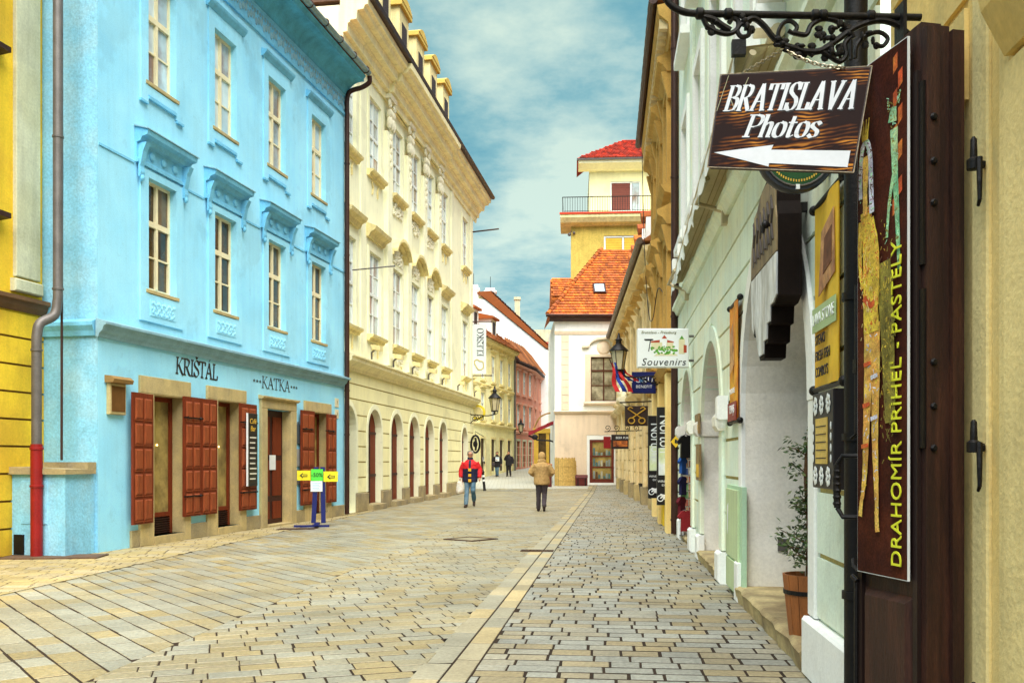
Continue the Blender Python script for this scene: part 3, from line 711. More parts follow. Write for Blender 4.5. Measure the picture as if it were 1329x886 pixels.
# ------------------------------------------------------------------ yellow house at the left edge
def edge_house():
    t = thing('yellow_house', 'deep yellow house with banded ground floor at the left edge', 'house', on(BM,(-.02,1.02,0)), BRZ)
    L = 6.5
    shell(t, YEL_H, L, 14, [], .3, 7)
    t.location = on(BM, (-L-.01, 1.02, 0))
    zs = [.0,.43,.86,1.29,1.72,2.15,2.58,3.01,3.44,3.84]
    bands(t, 0, L, zs, [], YEL_H, 0, .03, .035, 'stone_band', jm=mat('dark_groove',(.22,.12,.02),.95,.2,3,.1,.2))
    MB().prx([(-.001,3.86),(-.05,3.86),(-.10,3.93),(-.12,4.0),(-.16,4.02),(-.16,4.08),(-.001,4.12)], 0, L).build('belt_cornice', mat('brown_cornice',(.20,.10,.04),.9,.2,3,.1,.2), t)
    MB().cbox(L-.66,L-.12,-.07,-.001,4.4,13.9,.01).build('pilaster', GREYP, t); MB().cbox(L-.72,L-.08,-.10,-.001,4.16,4.36,.02).build('pilaster_base', GREYP, t)
    for z in (5.2,7.75,9.1):
        MB().prx([(-.001,z),(-.2,z+.02),(-.2,z+.1),(-.001,z+.16)], L-2.6, L-.93).build('window_sill', BROWNPIPE, t)
    for z in (5.4,9.25):
        MB().box(L-2.5,L-1.02,-.03,-.002,z,z+2.0).build('window', CREAMF, t); MB().box(L-2.4,L-1.12,-.04,-.031,z+.1,z+1.9).build('pane', GLASS, t)
edge_house()

# ------------------------------------------------------------------ arcaded cream palace
def palace():
    A, B = (-4.692,25.4), (-1.865,44.3); rz = ang((B[0]-A[0], B[1]-A[1])); L = 19.11
    t = thing('arcaded_palace', 'long cream yellow palace with arched shopfronts and tall windows', 'palace', (*A,0), rz)
    XC = [.55,3.07,5.56,7.85,10.15,12.55,16.95]; XW = [.6,3.1,5.66,8.0,10.25,12.8,17.05]
    AW = [1.4]*6+[1.3]; ZS = 2.36
    ar = [(x, w, ZS) for x, w in zip(XC, AW)]
    H = [arch(x, w, .02, ZS) if x > .6 else [(.02,.02)]+[p for p in arch(x,w,.02,ZS) if p[0] > .03] for x, w in zip(XC, AW)]
    for x in XW: H += [rect(max(x-.6,.03),x+.6,5.3,7.82), rect(max(x-.58,.03),x+.58,10.25,12.5)]
    shell(t, YEL_L, L, 14.0, H, .45, 12, DKWOOD2)
    bands(t, 0, L, [.55,1.0,1.45,1.9,2.35,2.8,3.25,3.68,4.02], ar, YEL, .17, .025, .04, jm=GROOVE)
    for i, (x, w) in enumerate(zip(XC, AW)):
        archivolt(t, x, w, ZS, .15, YEL_L, -.035, .56)
        if i == 0: continue
        d = link('arch_door', MB().box(x-w/2+.02,x+w/2-.02,.17,.21,.05,ZS).pry([p for p in arch(x,w-.04,ZS,ZS)], .172, .212).mesh('arch_door', SHUT), t)
        MB().box(x-.05,x+.05,.14,.168,.06,3.0).build('door_post', DOORW, d)
        for z in (1.0,2.3): MB().box(x-w/2+.04,x+w/2-.04,.145,.167,z,z+.08).build('rail', DOORW, d)
        MB().prx([(-.22,.0),(-.22,.16),(.16,.18),(.16,.0)], x-w/2-.1, x+w/2-.02).build('door_step', PLINTH, t)
    e = [0]+[v for x, w in zip(XC, AW) for v in (x-w/2, x+w/2)]+[L]
    for a, b in zip(e[2::2], e[3::2]):
        MB().cbox(a+.005,b-.005,-.06,.3,0,.54,.02).build('plinth_stone', PLINTH, t)
    MB().prx([(-.001,4.03),(-.08,4.03),(-.10,4.12),(-.2,4.2),(-.3,4.26),(-.32,4.36),(-.36,4.38),(-.36,4.42),(-.001,4.5)], 0, L+.25).build('belt_cornice', CORN, t)
    for i, x in enumerate(XW):
        for z0, w, h in ((5.3,1.2,2.52),(10.25,1.16,2.25)):
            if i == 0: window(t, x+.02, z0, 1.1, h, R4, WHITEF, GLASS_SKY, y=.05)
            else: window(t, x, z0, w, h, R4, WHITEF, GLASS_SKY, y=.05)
            MB().prx([(-.001,z0-.2),(-.08,z0-.2),(-.12,z0-.12),(-.2,z0-.09),(-.22,z0-.02),(-.001,z0)], max(x-.78,.02), x+.78).build('window_sill', YEL_D, t)
        f = MB()
        for z0, z1 in ((5.3,7.82),(10.25,12.5)):
            f.box(x+.6,x+.74,-.04,-.001,z0,z1+.14)
            if x > 1: f.box(x-.74,x-.6,-.04,-.001,z0,z1+.14)
            f.box(max(x-.6,.02),x+.6,-.04,-.001,z1+.003,z1+.14)
        f.build('window_surround', YEL_L, t)
        if 2 <= i <= 4:                         # curved pediments with stucco
            m = MB(); n = 10; r = 1.12; c = 7.95
            a0 = math.radians(40)
            pts = [(x+r*math.sin(-a0-.28+2*(a0+.28)*k/n), c-.35+r*.95*math.cos(-a0-.28+2*(a0+.28)*k/n)) for k in range(n+1)]
            for (xa, za), (xb, zb) in zip(pts, pts[1:]):
                for d0, lo, hi in ((.16,0,.1),(.30,.1,.2)):
                    m.pry([(xa,za+lo),(xb,zb+lo),(xb,zb+hi),(xa,za+hi)], -d0, -.001)
            m.build('curved_pediment', YEL_D, t)
            m = MB()
            for k in range(60):
                m.ell((x+random.uniform(-.52,.52),-.03,8.0+random.uniform(0,.5)), (random.uniform(.025,.07),.05,random.uniform(.025,.07)), 6, 4)
            tag(m.build('stucco_relief', STUCCO, t), kind='stuff')
            m = MB()
            for k in range(90):
                m.ell((x+random.uniform(-.55,.55),-.03,random.choice((4.62,9.6))+random.uniform(0,.42)), (random.uniform(.025,.07),.045,random.uniform(.025,.07)), 6, 4)
            tag(m.build('stucco_relief', STUCCO, t), kind='stuff')
        else:
            z = 8.2
            MB().prx([(-.001,z),(-.08,z),(-.14,z+.12),(-.28,z+.2),(-.32,z+.3),(-.001,z+.42)], max(x-.85,.02), x+.85).build('window_hood', YEL_D, t)
            m = MB()
            for sx in (-.28,.28):
                m.tube([(x+sx,-.02,4.66),(x+sx*.9,-.03,4.85),(x+sx*1.2,-.02,5.02)], .03, 6); m.tube([(x+sx,-.02,9.6),(x+sx*.8,-.03,9.8),(x+sx*1.2,-.02,9.98)], .03, 6)
            m.build('apron_scroll', YEL_D, t)
    for x in (4.38,6.83,9.12,11.45):            # giant pilasters of the middle bays
        p = MB().cbox(x-.26,x+.26,-.14,-.001,4.9,12.0,.02).box(x-.32,x+.32,-.18,-.001,4.52,4.9).build('pilaster', YEL_L, t)
        c = MB()
        c.prx([(-.001,13.0),(-.25,13.0),(-.28,13.12),(-.001,13.14)], x-.36, x+.36)
        for sx in (-1, 1):
            c.tube([(x+sx*.24+q[0]*sx,-.2,q[2]) for q in spiral((0,0,12.84),.13,.03,PI/2,-1.3,12)], .04, 6)
        for k in range(5):
            c.ell((x-.24+.12*k,-.17,12.25+.06*(k%2)), (.08,.09,.2), 7, 5); c.ell((x-.2+.1*k,-.17,12.58), (.07,.1,.14), 7, 5)
        for k in range(5): c.ell((x+.03*(-1)**k,-.15,11.85-.22*k), (.1-.012*k,.06,.12), 7, 5)
        c.build('capital', STUCCO, t)
    for x in (1.85,14.3,18.5):
        MB().cbox(x-.24,x+.24,-.05,-.001,4.52,13.1,.015).build('pilaster', YEL_L, t)
    pr = [(-.001,12.98),(-.07,12.98),(-.09,13.2),(-.2,13.22),(-.22,13.44),(-.27,13.46),(-.29,13.52),(-.46,13.54),(-.49,13.78),(-.66,13.80),(-.70,13.90),(-.78,13.92),(-.80,14.08),(-.001,14.1)]
    MB().prx(pr, -.1, L+.5).build('eaves_cornice', CORN, t)
    MB().prx([(y-.12,z) for y, z in pr[:-1]]+[(-.3,14.06)], 4.1, 11.8).build('eaves_cornice', CORN, t)
    MB().prx([(-.80,14.1),(-.93,14.1),(-.97,14.2),(-.95,14.24),(-.80,14.2)], -.1, L+.6).build('gutter', BROWNPIPE, t)
    MB().prx([(-.8,14.1),(-.86,14.22),(2.3,18.6),(6,20.2),(12,14.2),(12,14.1)], -.05, L+.45).build('roof', mat('dark_mansard_slate',(.16,.10,.07),.9,.2,3,.15,.2), t)
    for x1 in (1.0,3.4,5.75,8.1,10.45,12.6,14.9):
        x0 = x1-1.2; d = MB().box(x0,x1,.25,2.6,14.6,17.35).build('dormer', YEL_D, t)
        MB().box(x0+.28,x1-.28,.235,.249,15.2,16.9).build('dormer_window', DKWOOD2, d)
        m = MB(); n = 8
        m.prx([(.14,17.352),(.14,17.5),(2.6,17.5),(2.6,17.352)], x0-.12, x1+.12)
        top = [(x0-.1+(x1-x0+.2)*k/n, 17.5+.28*math.sin(PI*k/n)) for k in range(n+1)]
        m.pry(top, .12, 2.4); m.build('dormer_roof', mat('dormer_yellow', (.66,.46,.10), .9, .1, 2, .08, .2), d)
    # banner rods and flagpole
    MB().tube([(L-.3,-.02,12.35),(L-.3,-1.3,12.45)], .035, 8).build('flag_rod', BROWNPIPE, t)
    MB().tube([(.9,-.02,6.9),(1.0,-1.25,7.0)], .02, 8).build('flag_rod', ZINC, t)
    return t, A, rz, L
pl_, PA, PRZ, PLEN = palace()
PM = Matrix.Translation((*PA,0)) @ Matrix.Rotation(PRZ,4,'Z')
for i, x in enumerate((2.0,4.35,6.75,9.1,11.4,14.4,18.2)):
    t = thing('floodlight', ('floodlight on the palace cornice nearest the blue house','second floodlight on the palace cornice from the blue house','third floodlight on the palace cornice from the blue house','middle one of the seven floodlights on the palace cornice','third floodlight on the palace cornice from the white banner','second floodlight on the palace cornice from the white banner','floodlight on the palace cornice nearest the white banner')[i], 'floodlight', on(PM,(x,-.25,4.48)), PRZ, 'floodlights along the palace cornice')
    MB().tube([(0,0,0),(0,0,.2),(0,-.12,.3)], .03, 6).build('bracket', ZINC, t); MB().prx([(-.3,.24),(-.05,.28),(-.02,.42),(-.3,.38)], -.16, .16).build('lamp_head', YEL_D, t)
# ------------------------------------------------------------------ houses closing the street, left side
def roof_tiles(parent, P0, U, V, nu, nv, m, name='roof_tiles', inside=None, rows=True):
    """overlapping tiles laid over a roof plane: P0 eave corner, U along the eave, V up the slope (full extents)"""
    mb = MB(); P0, U, V = Vector(P0), Vector(U), Vector(V); nrm = U.cross(V).normalized()
    if nrm.z < 0: nrm = -nrm
    for j in range(nv):
        for i in range(nu):
            a = (i+(.5 if j % 2 else 0))/nu
            if inside and not inside((a+.5/nu), (j+.5)/nv): continue
            p = P0+U*a+V*(j/nv); u = U/nu*.97; v = V/nv*1.12
            h0 = nrm*(.07+random.uniform(0,.012)); h1 = nrm*.015
            vs = [p+h0, p+u*.5+h0*1.25-v*.1, p+u+h0, p+u+v+h1, p+v+h1, p, p+u*.5-v*.1, p+u]
            mb.add(vs, [(0,1,2,3,4),(5,6,1,0),(6,7,2,1)])
    o = mb.build(name, m, parent); tag(o, kind='stuff'); return o

def third_house():
    A, B = (-2.95,57.3), (.15,70.0); d = Vector((B[0]-A[0],B[1]-A[1])); L = d.length; rz = ang(d); z0 = .2
    t = thing('cream_house', 'cream three storey house with tiled roof behind the wall lantern', 'house', (*A,0), rz)
    X = [1.6,4.2,6.9,9.2,11.6]
    H = [rect(x-.5,x+.5,6.95,8.65) for x in X]+[rect(x-.5,x+.5,4.3,6.0) for x in X]+[rect(x-.6,x+.6,.75,2.95) for x in X]
    shell(t, YEL, L, 9.6, H, .25, 8, DKWOOD2)
    for x in X:
        for z, hh in ((6.95,1.7),(4.3,1.7)):
            window(t, x, z, 1.0, hh, R3, WHITEF, GLASS_SKY, panes=True, y=.06)
            f = MB(); f.box(x-.64,x-.5,-.04,-.001,z-.1,z+hh+.14); f.box(x+.5,x+.64,-.04,-.001,z-.1,z+hh+.14); f.box(x-.5,x+.5,-.04,-.001,z+hh,z+hh+.14); f.prx([(-.001,z-.24),(-.14,z-.2),(-.14,z-.1),(-.001,z-.1)],x-.66,x+.66)
            f.build('window_surround', YEL_D, t)
            MB().prx([(-.001,z+hh+.26),(-.2,z+hh+.34),(-.22,z+hh+.42),(-.001,z+hh+.46)], x-.72, x+.72).build('window_hood', YEL_D, t)
        MB().box(x-.6,x+.6,.1,.16,.3,2.95).build('shop_door', DKWOOD2, t)
        f = MB(); f.box(x-.74,x-.6,-.05,-.001,.4,3.1); f.box(x+.6,x+.74,-.05,-.001,.4,3.1); f.box(x-.6,x+.6,-.05,-.001,2.95,3.1); f.build('door_surround', YEL_D, t)
    bands(t, 0, L, [.8+.34*k for k in range(9)], [(x,1.4,3.4) for x in X], YEL, 0, .02, .03)
    for z, pj in ((3.95,.2),(6.6,.1)): MB().prx([(-.001,z-.2),(-pj,z-.08),(-pj,z),(-.001,z+.05)], 0, L).build('string_course', YEL_D, t)
    MB().prx([(-.001,9.1),(-.1,9.15),(-.14,9.35),(-.35,9.45),(-.4,9.6),(-.001,9.62)], -.2, L+.1).build('eaves_cornice', YEL_D, t)
    r = MB().add([(-.3,-.5,9.6),(L+.1,-.5,9.6),(L+.1,5,13.9),(-.3,5,13.9)], [(0,1,2,3)]); r.add([(L+.1,-.5,9.6),(L+.1,5,13.9),(L+.1,5,9.6)], [(0,1,2)])
    r.build('roof', TILE_O, t); roof_tiles(t, (-.3,-.55,9.58), (L+.4,0,0), (0,5.5,4.3), 46, 18, TILE_O)
    for x in (4.6,9.4):
        dm = MB().box(x-.7,x+.7,.6,3,10.3,11.6).build('dormer', WHITEP, t)
        MB().box(x-.35,x+.35,.58,.6,10.5,11.4).build('dormer_window', DKWOOD2, dm); MB().prx([(.4,11.6),(.4,11.75),(3.2,12.4),(3.2,11.6)],x-.9,x+.9).build('dormer_roof', TILE, dm)
    MB().tube([(L-.12,-.12,9.4),(L-.12,-.12,.7)], .07, 8).build('downpipe', ZINC, t)
third_house()

def firewall():
    t = thing('white_gable_house', 'tall house with bare white gable wall and steep orange roof behind the pink house', 'house', (-4.5,84,1))
    P = [(0,0),(0,15.35),(2.05,15.1),(7.6,10.6),(8.8,9.8),(8.8,0)]
    MB().pry(P, 0, 9).build('gable_wall', WHITEP, t)
    e = [(1.0,15.9),(7.5,10.72)]
    MB().pry([(1.3,15.76),(2.5,15.85),(7.9,10.75),(7.6,10.66)], -.15, 9).build('roof', TILE, t)
    P0 = Vector((7.95,-.1,10.82)); roof_tiles(t, P0, (0,9,0), (-5.4,0,5.12), 34, 24, TILE)
    for x, z, h in ((.55,15.35,1.3),(2.1,15.3,1.05)):
        c = MB().box(x-.1,x+.9,1,2,z-.6,z+h*.62).box(x-.18,x+.98,.92,2.08,z+h*.62,z+h*.75).box(x-.02,x+.82,1.08,1.92,z+h*.75,z+h).build('chimney', WHITEP, t)
        MB().tube([(x+.4,1.5,z+h),(x+.4,1.5,z+h+1.1)], .025, 5).build('aerial', IRON, c)
    MB().cbox(1.5,2.3,.6,1.4,15.0,15.9,.05).build('chimney', YEL_D, t)
    MB().box(4.75,5.25,3,3.6,12.2,15.6).box(4.68,5.32,2.93,3.67,15.6,15.85).build('chimney', GREYP, t)
firewall()

def pink():
    A, B, C = (.22,71.0), (1.72,77), (2.75,85)
    t = thing('pink_house', 'pink house with a bent front and a dark brown attic band', 'house', (*A,0), 0)
    for k, (P, Q) in enumerate(((A,B),(B,C))):
        d = Vector((Q[0]-P[0],Q[1]-P[1])); L = d.length
        Mx = Matrix.Translation((P[0]-A[0],P[1]-A[1],0)) @ Matrix.Rotation(ang(d),4,'Z'); n = 3 if k == 0 else 2
        X = [L*(i+.5)/n for i in range(n)]
        H = [rect(x-.5,x+.5,z,z+h) for x in X for z, h in ((6.75,1.75),(4.15,1.7),(1.0,2.0))]
        MB().holes(rect(0,L,0,9.0), H, 0, .25).xf(Mx).build('wall', PINKP, t); MB().box(0,L,.27,6,0,9.0).xf(Mx).build('inner_wall', DKWOOD, t)
        for x in X:
            for z, h in ((6.75,1.75),(4.15,1.7)):
                fme, pl = win_mesh(1.0, h, R3, WHITEF, GLASS_SKY)
                o = link('window', fme, t); o.matrix_local = Mx @ Matrix.Translation((x,.04,z))
                for me, px, pz in pl: link('pane', me, o, (px,.03,pz))
                f = MB(); f.box(x-.62,x-.5,-.05,-.001,z-.05,z+h); f.box(x+.5,x+.62,-.05,-.001,z-.05,z+h); f.box(x-.7,x+.7,-.12,-.001,z+h,z+h+.16); f.box(x-.66,x+.66,-.1,-.001,z-.2,z-.06)
                f.xf(Mx).build('window_surround', PINKL, t)
            f = MB(); f.box(x-.5,x+.5,.1,.15,1.0,3.0); f.xf(Mx).build('shop_window', GLASS, t)
            f = MB(); f.box(x-.64,x-.5,-.05,-.001,.95,3.15); f.box(x+.5,x+.64,-.05,-.001,.95,3.15); f.box(x-.5,x+.5,-.05,-.001,3.0,3.15); f.xf(Mx).build('shop_surround', GREYP, t)
        for z, pj in ((3.75,.15),(8.9,.3)): MB().prx([(-.001,z-.2),(-pj,z-.06),(-pj,z),(-.001,z+.05)], 0, L).xf(Mx).build('string_course', PINKL, t)
        for z in (1.3,1.9,2.5,3.1): MB().box(0,L,-.012,-.001,z,z+.05).xf(Mx).build('groove', PINKL, t)
        MB().prx([(-.35,9.0),(-.4,9.1),(1.2,11.0),(1.2,9.0)],-.1,L+.1).xf(Mx).build('attic', DKWOOD2, t)
        m = MB()
        for i in range(9): m.prx([(-.42,9.12),(.9,10.9),(.85,11.05),(-.5,9.2)], L*(i+.3)/9, L*(i+.3)/9+.12)
        m.xf(Mx).build('attic_ribs', TILE_O, t)
pink()
def sgraffito():
    t = thing('white_corner_house', 'white corner house with grey painted blocks and ochre window frames far down the street', 'house', (2.75,87,1.1), .35)
    L = 3.2; H = [rect(x-.42,x+.42,z,z+1.7) for x in (.75,2.4) for z in (3.3,6.2)]+[rect(x-.5,x+.5,.1,2.4) for x in (.75,2.4)]
    shell(t, WHITEP, L, 9.3, H, .2, 6, DKWOOD)
    for x in (.75,2.4):
        for z in (3.3,6.2):
            f = MB(); f.box(x-.66,x-.42,-.05,-.001,z-.15,z+1.9); f.box(x+.42,x+.66,-.05,-.001,z-.15,z+1.9); f.box(x-.42,x+.42,-.05,-.001,z+1.7,z+1.9); f.box(x-.42,x+.42,-.05,-.001,z-.15,z)
            f.build('window_surround', mat('ochre_frame',(.66,.42,.03),.9,.1,2,.05,.1), t)
            link('window', win_mesh(.84,1.7,R3,CREAMF,GLASS)[0], t, (x,.03,z)); MB().box(x-.4,x+.4,.1,.12,z,z+1.7).build('pane', GLASS, t)
    q = MB(); GB = mat('grey_painted_block', (.42,.46,.48), .9, .1, 3, .05, .1)
    for k in range(22):
        for x in (.0,1.42,2.95):
            if k % 2 == 0: MB().box(x+.02,x+.24,-.015,-.001,.3+k*.4,.62+k*.4).build('painted_block', GB, t)
    for z in (5.5,8.6,9.25): MB().prx([(-.001,z-.15),(-.2,z-.05),(-.2,z),(-.001,z+.05)],-.05,L+.05).build('string_course', YEL_D, t)
    MB().prx([(-.4,9.3),(-.45,9.42),(3,10.6),(3,9.3)],-.2,L+.2).build('roof', DKWOOD2, t)
sgraffito()
t = thing('far_house', 'low red tiled roof of a house beyond the white corner house', 'house', (2.6,97,1.4))
MB().box(0,6,0,6,0,10.6).build('wall', YEL, t); MB().prx([(-.4,10.6),(-.4,10.8),(3,13.2),(6.4,10.6)],-.5,6.4).build('roof', TILE_R, t); roof_tiles(t, (-.5,-.42,10.85), (6.9,0,0), (0,3.4,2.4), 30, 9, TILE_R)
MB().box(-.2,1.8,2.2,3.2,12,14.1).box(1.9,2.6,2.0,2.6,12,13.6).build('chimney', GREYP, t)

# ------------------------------------------------------------------ white house with the steep tiled roof
def white_house():
    z0 = gz(51)
    t = thing('tiled_house', 'white and beige house with steep orange tiled roof closing the view', 'house', (2.36,51,z0))
    L = 5.0
    H = [rect(1.98,3.42,4.62,7.05), rect(1.92,3.27,.12,2.5)]
    shell(t, WHITEP, L, 9.2, H, .25, 9, DKWOOD)
    bands(t, .0, L, [.06+.44*k for k in range(9)], [(2.595,1.35,2.6)], BEIGEP, .16, .02, .015)
    MB().box(.0,1.70,-.018,-.001,.0,4.05).box(3.47,L,-.018,-.001,.0,4.05).box(1.70,3.47,-.018,-.001,2.75,4.05).build('beige_base', BEIGEP, t)
    MB().prx([(-.001,3.9),(-.08,3.92),(-.14,4.0),(-.16,4.05),(-.001,4.1)],-.05,L+.05).build('belt_cornice', BEIGEP, t)
    MB().prx([(-.001,8.3),(-.05,8.3),(-.08,8.45),(-.001,8.5)],-.02,L).build('string_course', BEIGEP, t)
    for k in range(10): MB().cbox(.36,.78,-.035,-.001,4.12+.415*k,4.12+.415*k+.395,.012).build('quoin_stone', BEIGEP, t)
    WB = mat('chestnut_window_wood', (.13,.035,.012), .5, .2, 5, .1, .1)
    f = win_mesh(1.44,2.43,((.3,.1),(.35,.05),(.35,0)),WB,mat('netted_window_glass',(.42,.38,.26),.1,.4,2,.1,.02,5,spec=.6,col2=(.16,.13,.08))); w = link('window', f[0], t, (2.7,.08,4.62))
    for me, px, pz in f[1]: link('pane', me, w, (px,.03,pz))
    s = MB(); s.box(1.66,1.98,-.06,-.001,4.5,7.2); s.box(3.42,3.74,-.06,-.001,4.5,7.2); s.box(1.98,3.42,-.06,-.001,7.05,7.2); s.prx([(-.001,4.38),(-.18,4.42),(-.2,4.5),(-.001,4.6)],1.6,3.9); s.build('window_surround', BEIGEP, t)
    m = MB(); n = 12
    pts = [(1.5,7.55),(1.9,7.58)]+[(2.7-.8*math.cos(PI*k/n),7.6+.42*math.sin(PI*k/n)) for k in range(n+1)]+[(3.5,7.58),(3.9,7.55)]
    for (xa,za),(xb,zb) in zip(pts,pts[1:]): m.pry([(xa,za),(xb,zb),(xb,zb+.13),(xa,za+.13)],-.2,-.001)
    m.lathe([(.02,-.08),(.3,-.06),(.4,-.001)],(2.7,0,7.55),14,'y'); m.build('pediment', BEIGEP, t)
    RW_ = mat('red_brown_door_paint', (.20,.030,.012), .5, .2, 5, .1, .1)
    d = MB(); d.box(1.94,2.08,.02,.1,.1,2.5); d.box(3.12,3.25,.02,.1,.1,2.5); d.box(2.08,3.12,.0215,.1,2.36,2.5); d.box(2.08,3.12,.0215,.1,.1,.32)
    for z in (.95,1.55): d.box(2.08,3.12,.03,.09,z,z+.06)
    d = d.build('shop_door', RW_, t); MB().box(2.08,3.12,.07,.08,.32,2.36).build('pane', SHOPGL, d)
    q = MB()
    for k in range(26): q.box(2.1+random.uniform(0,.9),2.16+random.uniform(0,.9),.1,.14,.36,.4)
    for z in (.35,1.03,1.63):
        for k in range(7):
            x = 2.12+.14*k; h = random.uniform(.15,.42); MB().box(x,x+.1,.04,.065,z,z+h).build('shelf_goods', random.choice([mat('shelf_teal',(.10,.22,.22),.4,.3,9,.1,0),mat('shelf_grey',(.25,.30,.28),.4,.3,9,.1,0),mat('shelf_brown',(.16,.07,.03),.4,.3,9,.1,0),mat('shelf_pale',(.50,.48,.36),.4,.3,9,.1,0)]), d)
    MB().prx([(-.001,9.0),(-.1,9.02),(-.3,9.15),(-.34,9.22),(-.001,9.24)],-.3,L).build('eaves', BROWNPIPE, t)
    MB().prx([(-.34,9.2),(-.5,9.2),(-.54,9.3),(-.52,9.34),(-.34,9.3)],-.5,L).build('gutter', BROWNPIPE, t)
    # hipped roof
    e = (-.42,-.45,9.26); top = (3.1,5.5,14.2)
    r = MB(); r.add([e,(L+3,-.45,9.26),(L+3,5.5,14.2),top,(-.42,5,9.26)], [(0,1,2,3),(0,3,4)]); r.build('roof', TILE, t)
    U = Vector((L+3.42,0,0)); V = Vector((0,5.95,4.94))
    roof_tiles(t, e, U, V, 48, 26, TILE, inside=lambda a, b: a*8.42 > b*3.52)
    rt = MB()
    for k in range(22):
        p = Vector(e).lerp(Vector(top), k/22)+Vector((0,0,.1)); q = Vector(e).lerp(Vector(top), (k+1.1)/22)+Vector((0,0,.07)); rt.tube([p,q],[.13,.1],8)
    rt.build('hip_tiles', TILE, t)
    V_ = V.normalized(); c = Vector(e)+U*.36+V*.36
    sk = MB(); n_ = Vector((0,-.64,.77))
    def sq(w, h0, h1, off): return [c+Vector((sx*w,0,0))+V_*h+n_*off for sx, h in ((-1,h0),(1,h0),(1,h1),(-1,h1))]
    sk.add(sq(.36,-.5,.5,.02)+sq(.36,-.5,.5,.17), [(0,1,5,4),(1,2,6,5),(2,3,7,6),(3,0,4,7),(4,5,6,7)])
    so_ = sk.build('skylight', BROWNPIPE, t); MB().add(sq(.27,-.4,.4,.18), [(0,1,2,3)]).build('pane', mat('sky_pane',(.45,.6,.68),.06,.2,2,0,0,spec=1), so_)
white_house()
t = thing('rear_annex', 'small white annex with orange tiled roof peeping out left of the steep roof', 'annex', (2.9,58.6,.3))
MB().box(0,4,0,3,0,11.4).build('wall', WHITEP, t); MB().prx([(-.35,11.3),(-.35,11.45),(1.8,13.0),(3.4,11.3)],-.4,4).build('roof', TILE, t); roof_tiles(t,(-.4,-.38,11.5),(4.4,0,0),(0,2.1,1.55),24,8,TILE)

def tower():
    t = thing('tower_block', 'yellow tower with railed roof terrace and a red hipped roof', 'tower', (3.95,62,.4), -.066)
    STU = mat('rough_yellow_stucco', (.62,.46,.10), .95, .12, 2, .15, .5, 14, streak=.12)
    L = 8
    shell(t, STU, L, 16.9, [rect(2.2,4.5,14.1,16.1)], .2, 8, DKWOOD)
    b = MB().box(2.2,2.32,.05,.14,14.1,16.1).box(3.42,3.54,.05,.14,14.1,16.1).box(2.32,4.5,.05,.14,15.98,16.1).box(2.1,4.6,-.12,.1,13.92,14.08).build('window', WHITEF, t)
    for x0, x1 in ((2.34,3.4),(3.56,4.5)):
        for k in range(11): MB().prx([(.07,14.12+k*.168),(.11,14.14+k*.168),(.11,14.27+k*.168),(.08,14.28+k*.168)],x0,x1).build('blind_slat', mat('amber_blind',(.75,.46,.04),.7,.1,3,.05,.05), b)
    MB().prx([(-.001,16.75),(-.5,16.9),(-.7,17.2),(-.7,17.4),(2.6,17.4),(2.6,16.9)],-.7,L).build('terrace_slab', YEL_D, t)
    MB().box(-.75,L,-.76,-.6,17.4,17.52).build('tile_edge', TILE_R, t)
    rl = MB().tube([(-.55,-.6,18.55),(L,-.6,18.55)],.03,6).tube([(-.55,-.6,18.55),(-.55,2.4,18.55)],.03,6).tube([(-.55,-.6,17.62),(L,-.6,17.62)],.02,6).build('terrace_railing', IRON, t)
    for k in range(52): MB().box(-.56+k*.165,-.535+k*.165,-.61,-.585,17.5,18.55).build('baluster', IRON, rl)
    for k in range(7): MB().box(-.562,-.538,-.4+k*.3,-.376+k*.3,17.5,18.55).build('baluster', IRON, rl)
    u = MB().holes(rect(1.25,L,17.4,21.1), [rect(2.7,4.75,18.2,20.2)], 1.6, .2); u.add([(1.25,1.6,17.4),(1.25,1.6,21.1),(1.25,8,21.1),(1.25,8,17.4)],[(0,1,2,3)]); u.build('upper_wall', YEL, t)
    MB().box(1.3,L,1.82,1.9,17.4,21).build('upper_inner_wall', DKWOOD, t)
    w = MB().box(2.7,2.78,1.65,1.75,18.2,20.2).box(4.05,4.17,1.65,1.75,18.2,20.2).box(4.67,4.75,1.65,1.75,18.2,20.2).box(2.78,4.67,1.65,1.75,20.1,20.2).box(2.6,4.85,1.5,1.7,18.02,18.18).build('window', WHITEF, t)
    for k in range(12): MB().prx([(1.67,18.2+k*.157),(1.71,18.21+k*.157),(1.71,18.34+k*.157),(1.68,18.35+k*.157)],2.8,4.03).build('blind_slat', mat('maroon_blind',(.22,.05,.03),.7,.1,3,.05,.05), w)
    MB().box(4.18,4.66,1.7,1.72,18.2,20.1).build('pane', GLASS_SKY, w)
    MB().prx([(1.6,20.9),(1.3,20.95),(.8,21.25),(.75,21.45),(1.6,21.5)],.5,L).build('eaves', YEL_L, t)
    MB().prx([(.75,21.42),(.66,21.42),(.64,21.54),(.75,21.56)],.4,L).build('gutter', ZINC, t)
    r = MB().add([(.4,.7,21.55),(9,.7,21.55),(9,4.5,24.0),(3.7,4.5,24.0),(.4,5,21.55)],[(0,1,2,3),(0,3,4)]); r.build('roof', TILE_R, t)
    roof_tiles(t,(.4,.66,21.55),(8.6,0,0),(0,3.84,2.45),44,14,TILE_R,inside=lambda a,b: a*8.6 > b*3.3)
    MB().ell((-.1,-.1,16.2),(.12,.12,.12)).ell((.2,-.12,16.3),(.1,.1,.1)).tube([(-.1,-.1,16.2),(.1,.05,16.55)],.03,5).build('security_camera', ZINC, t)
tower()

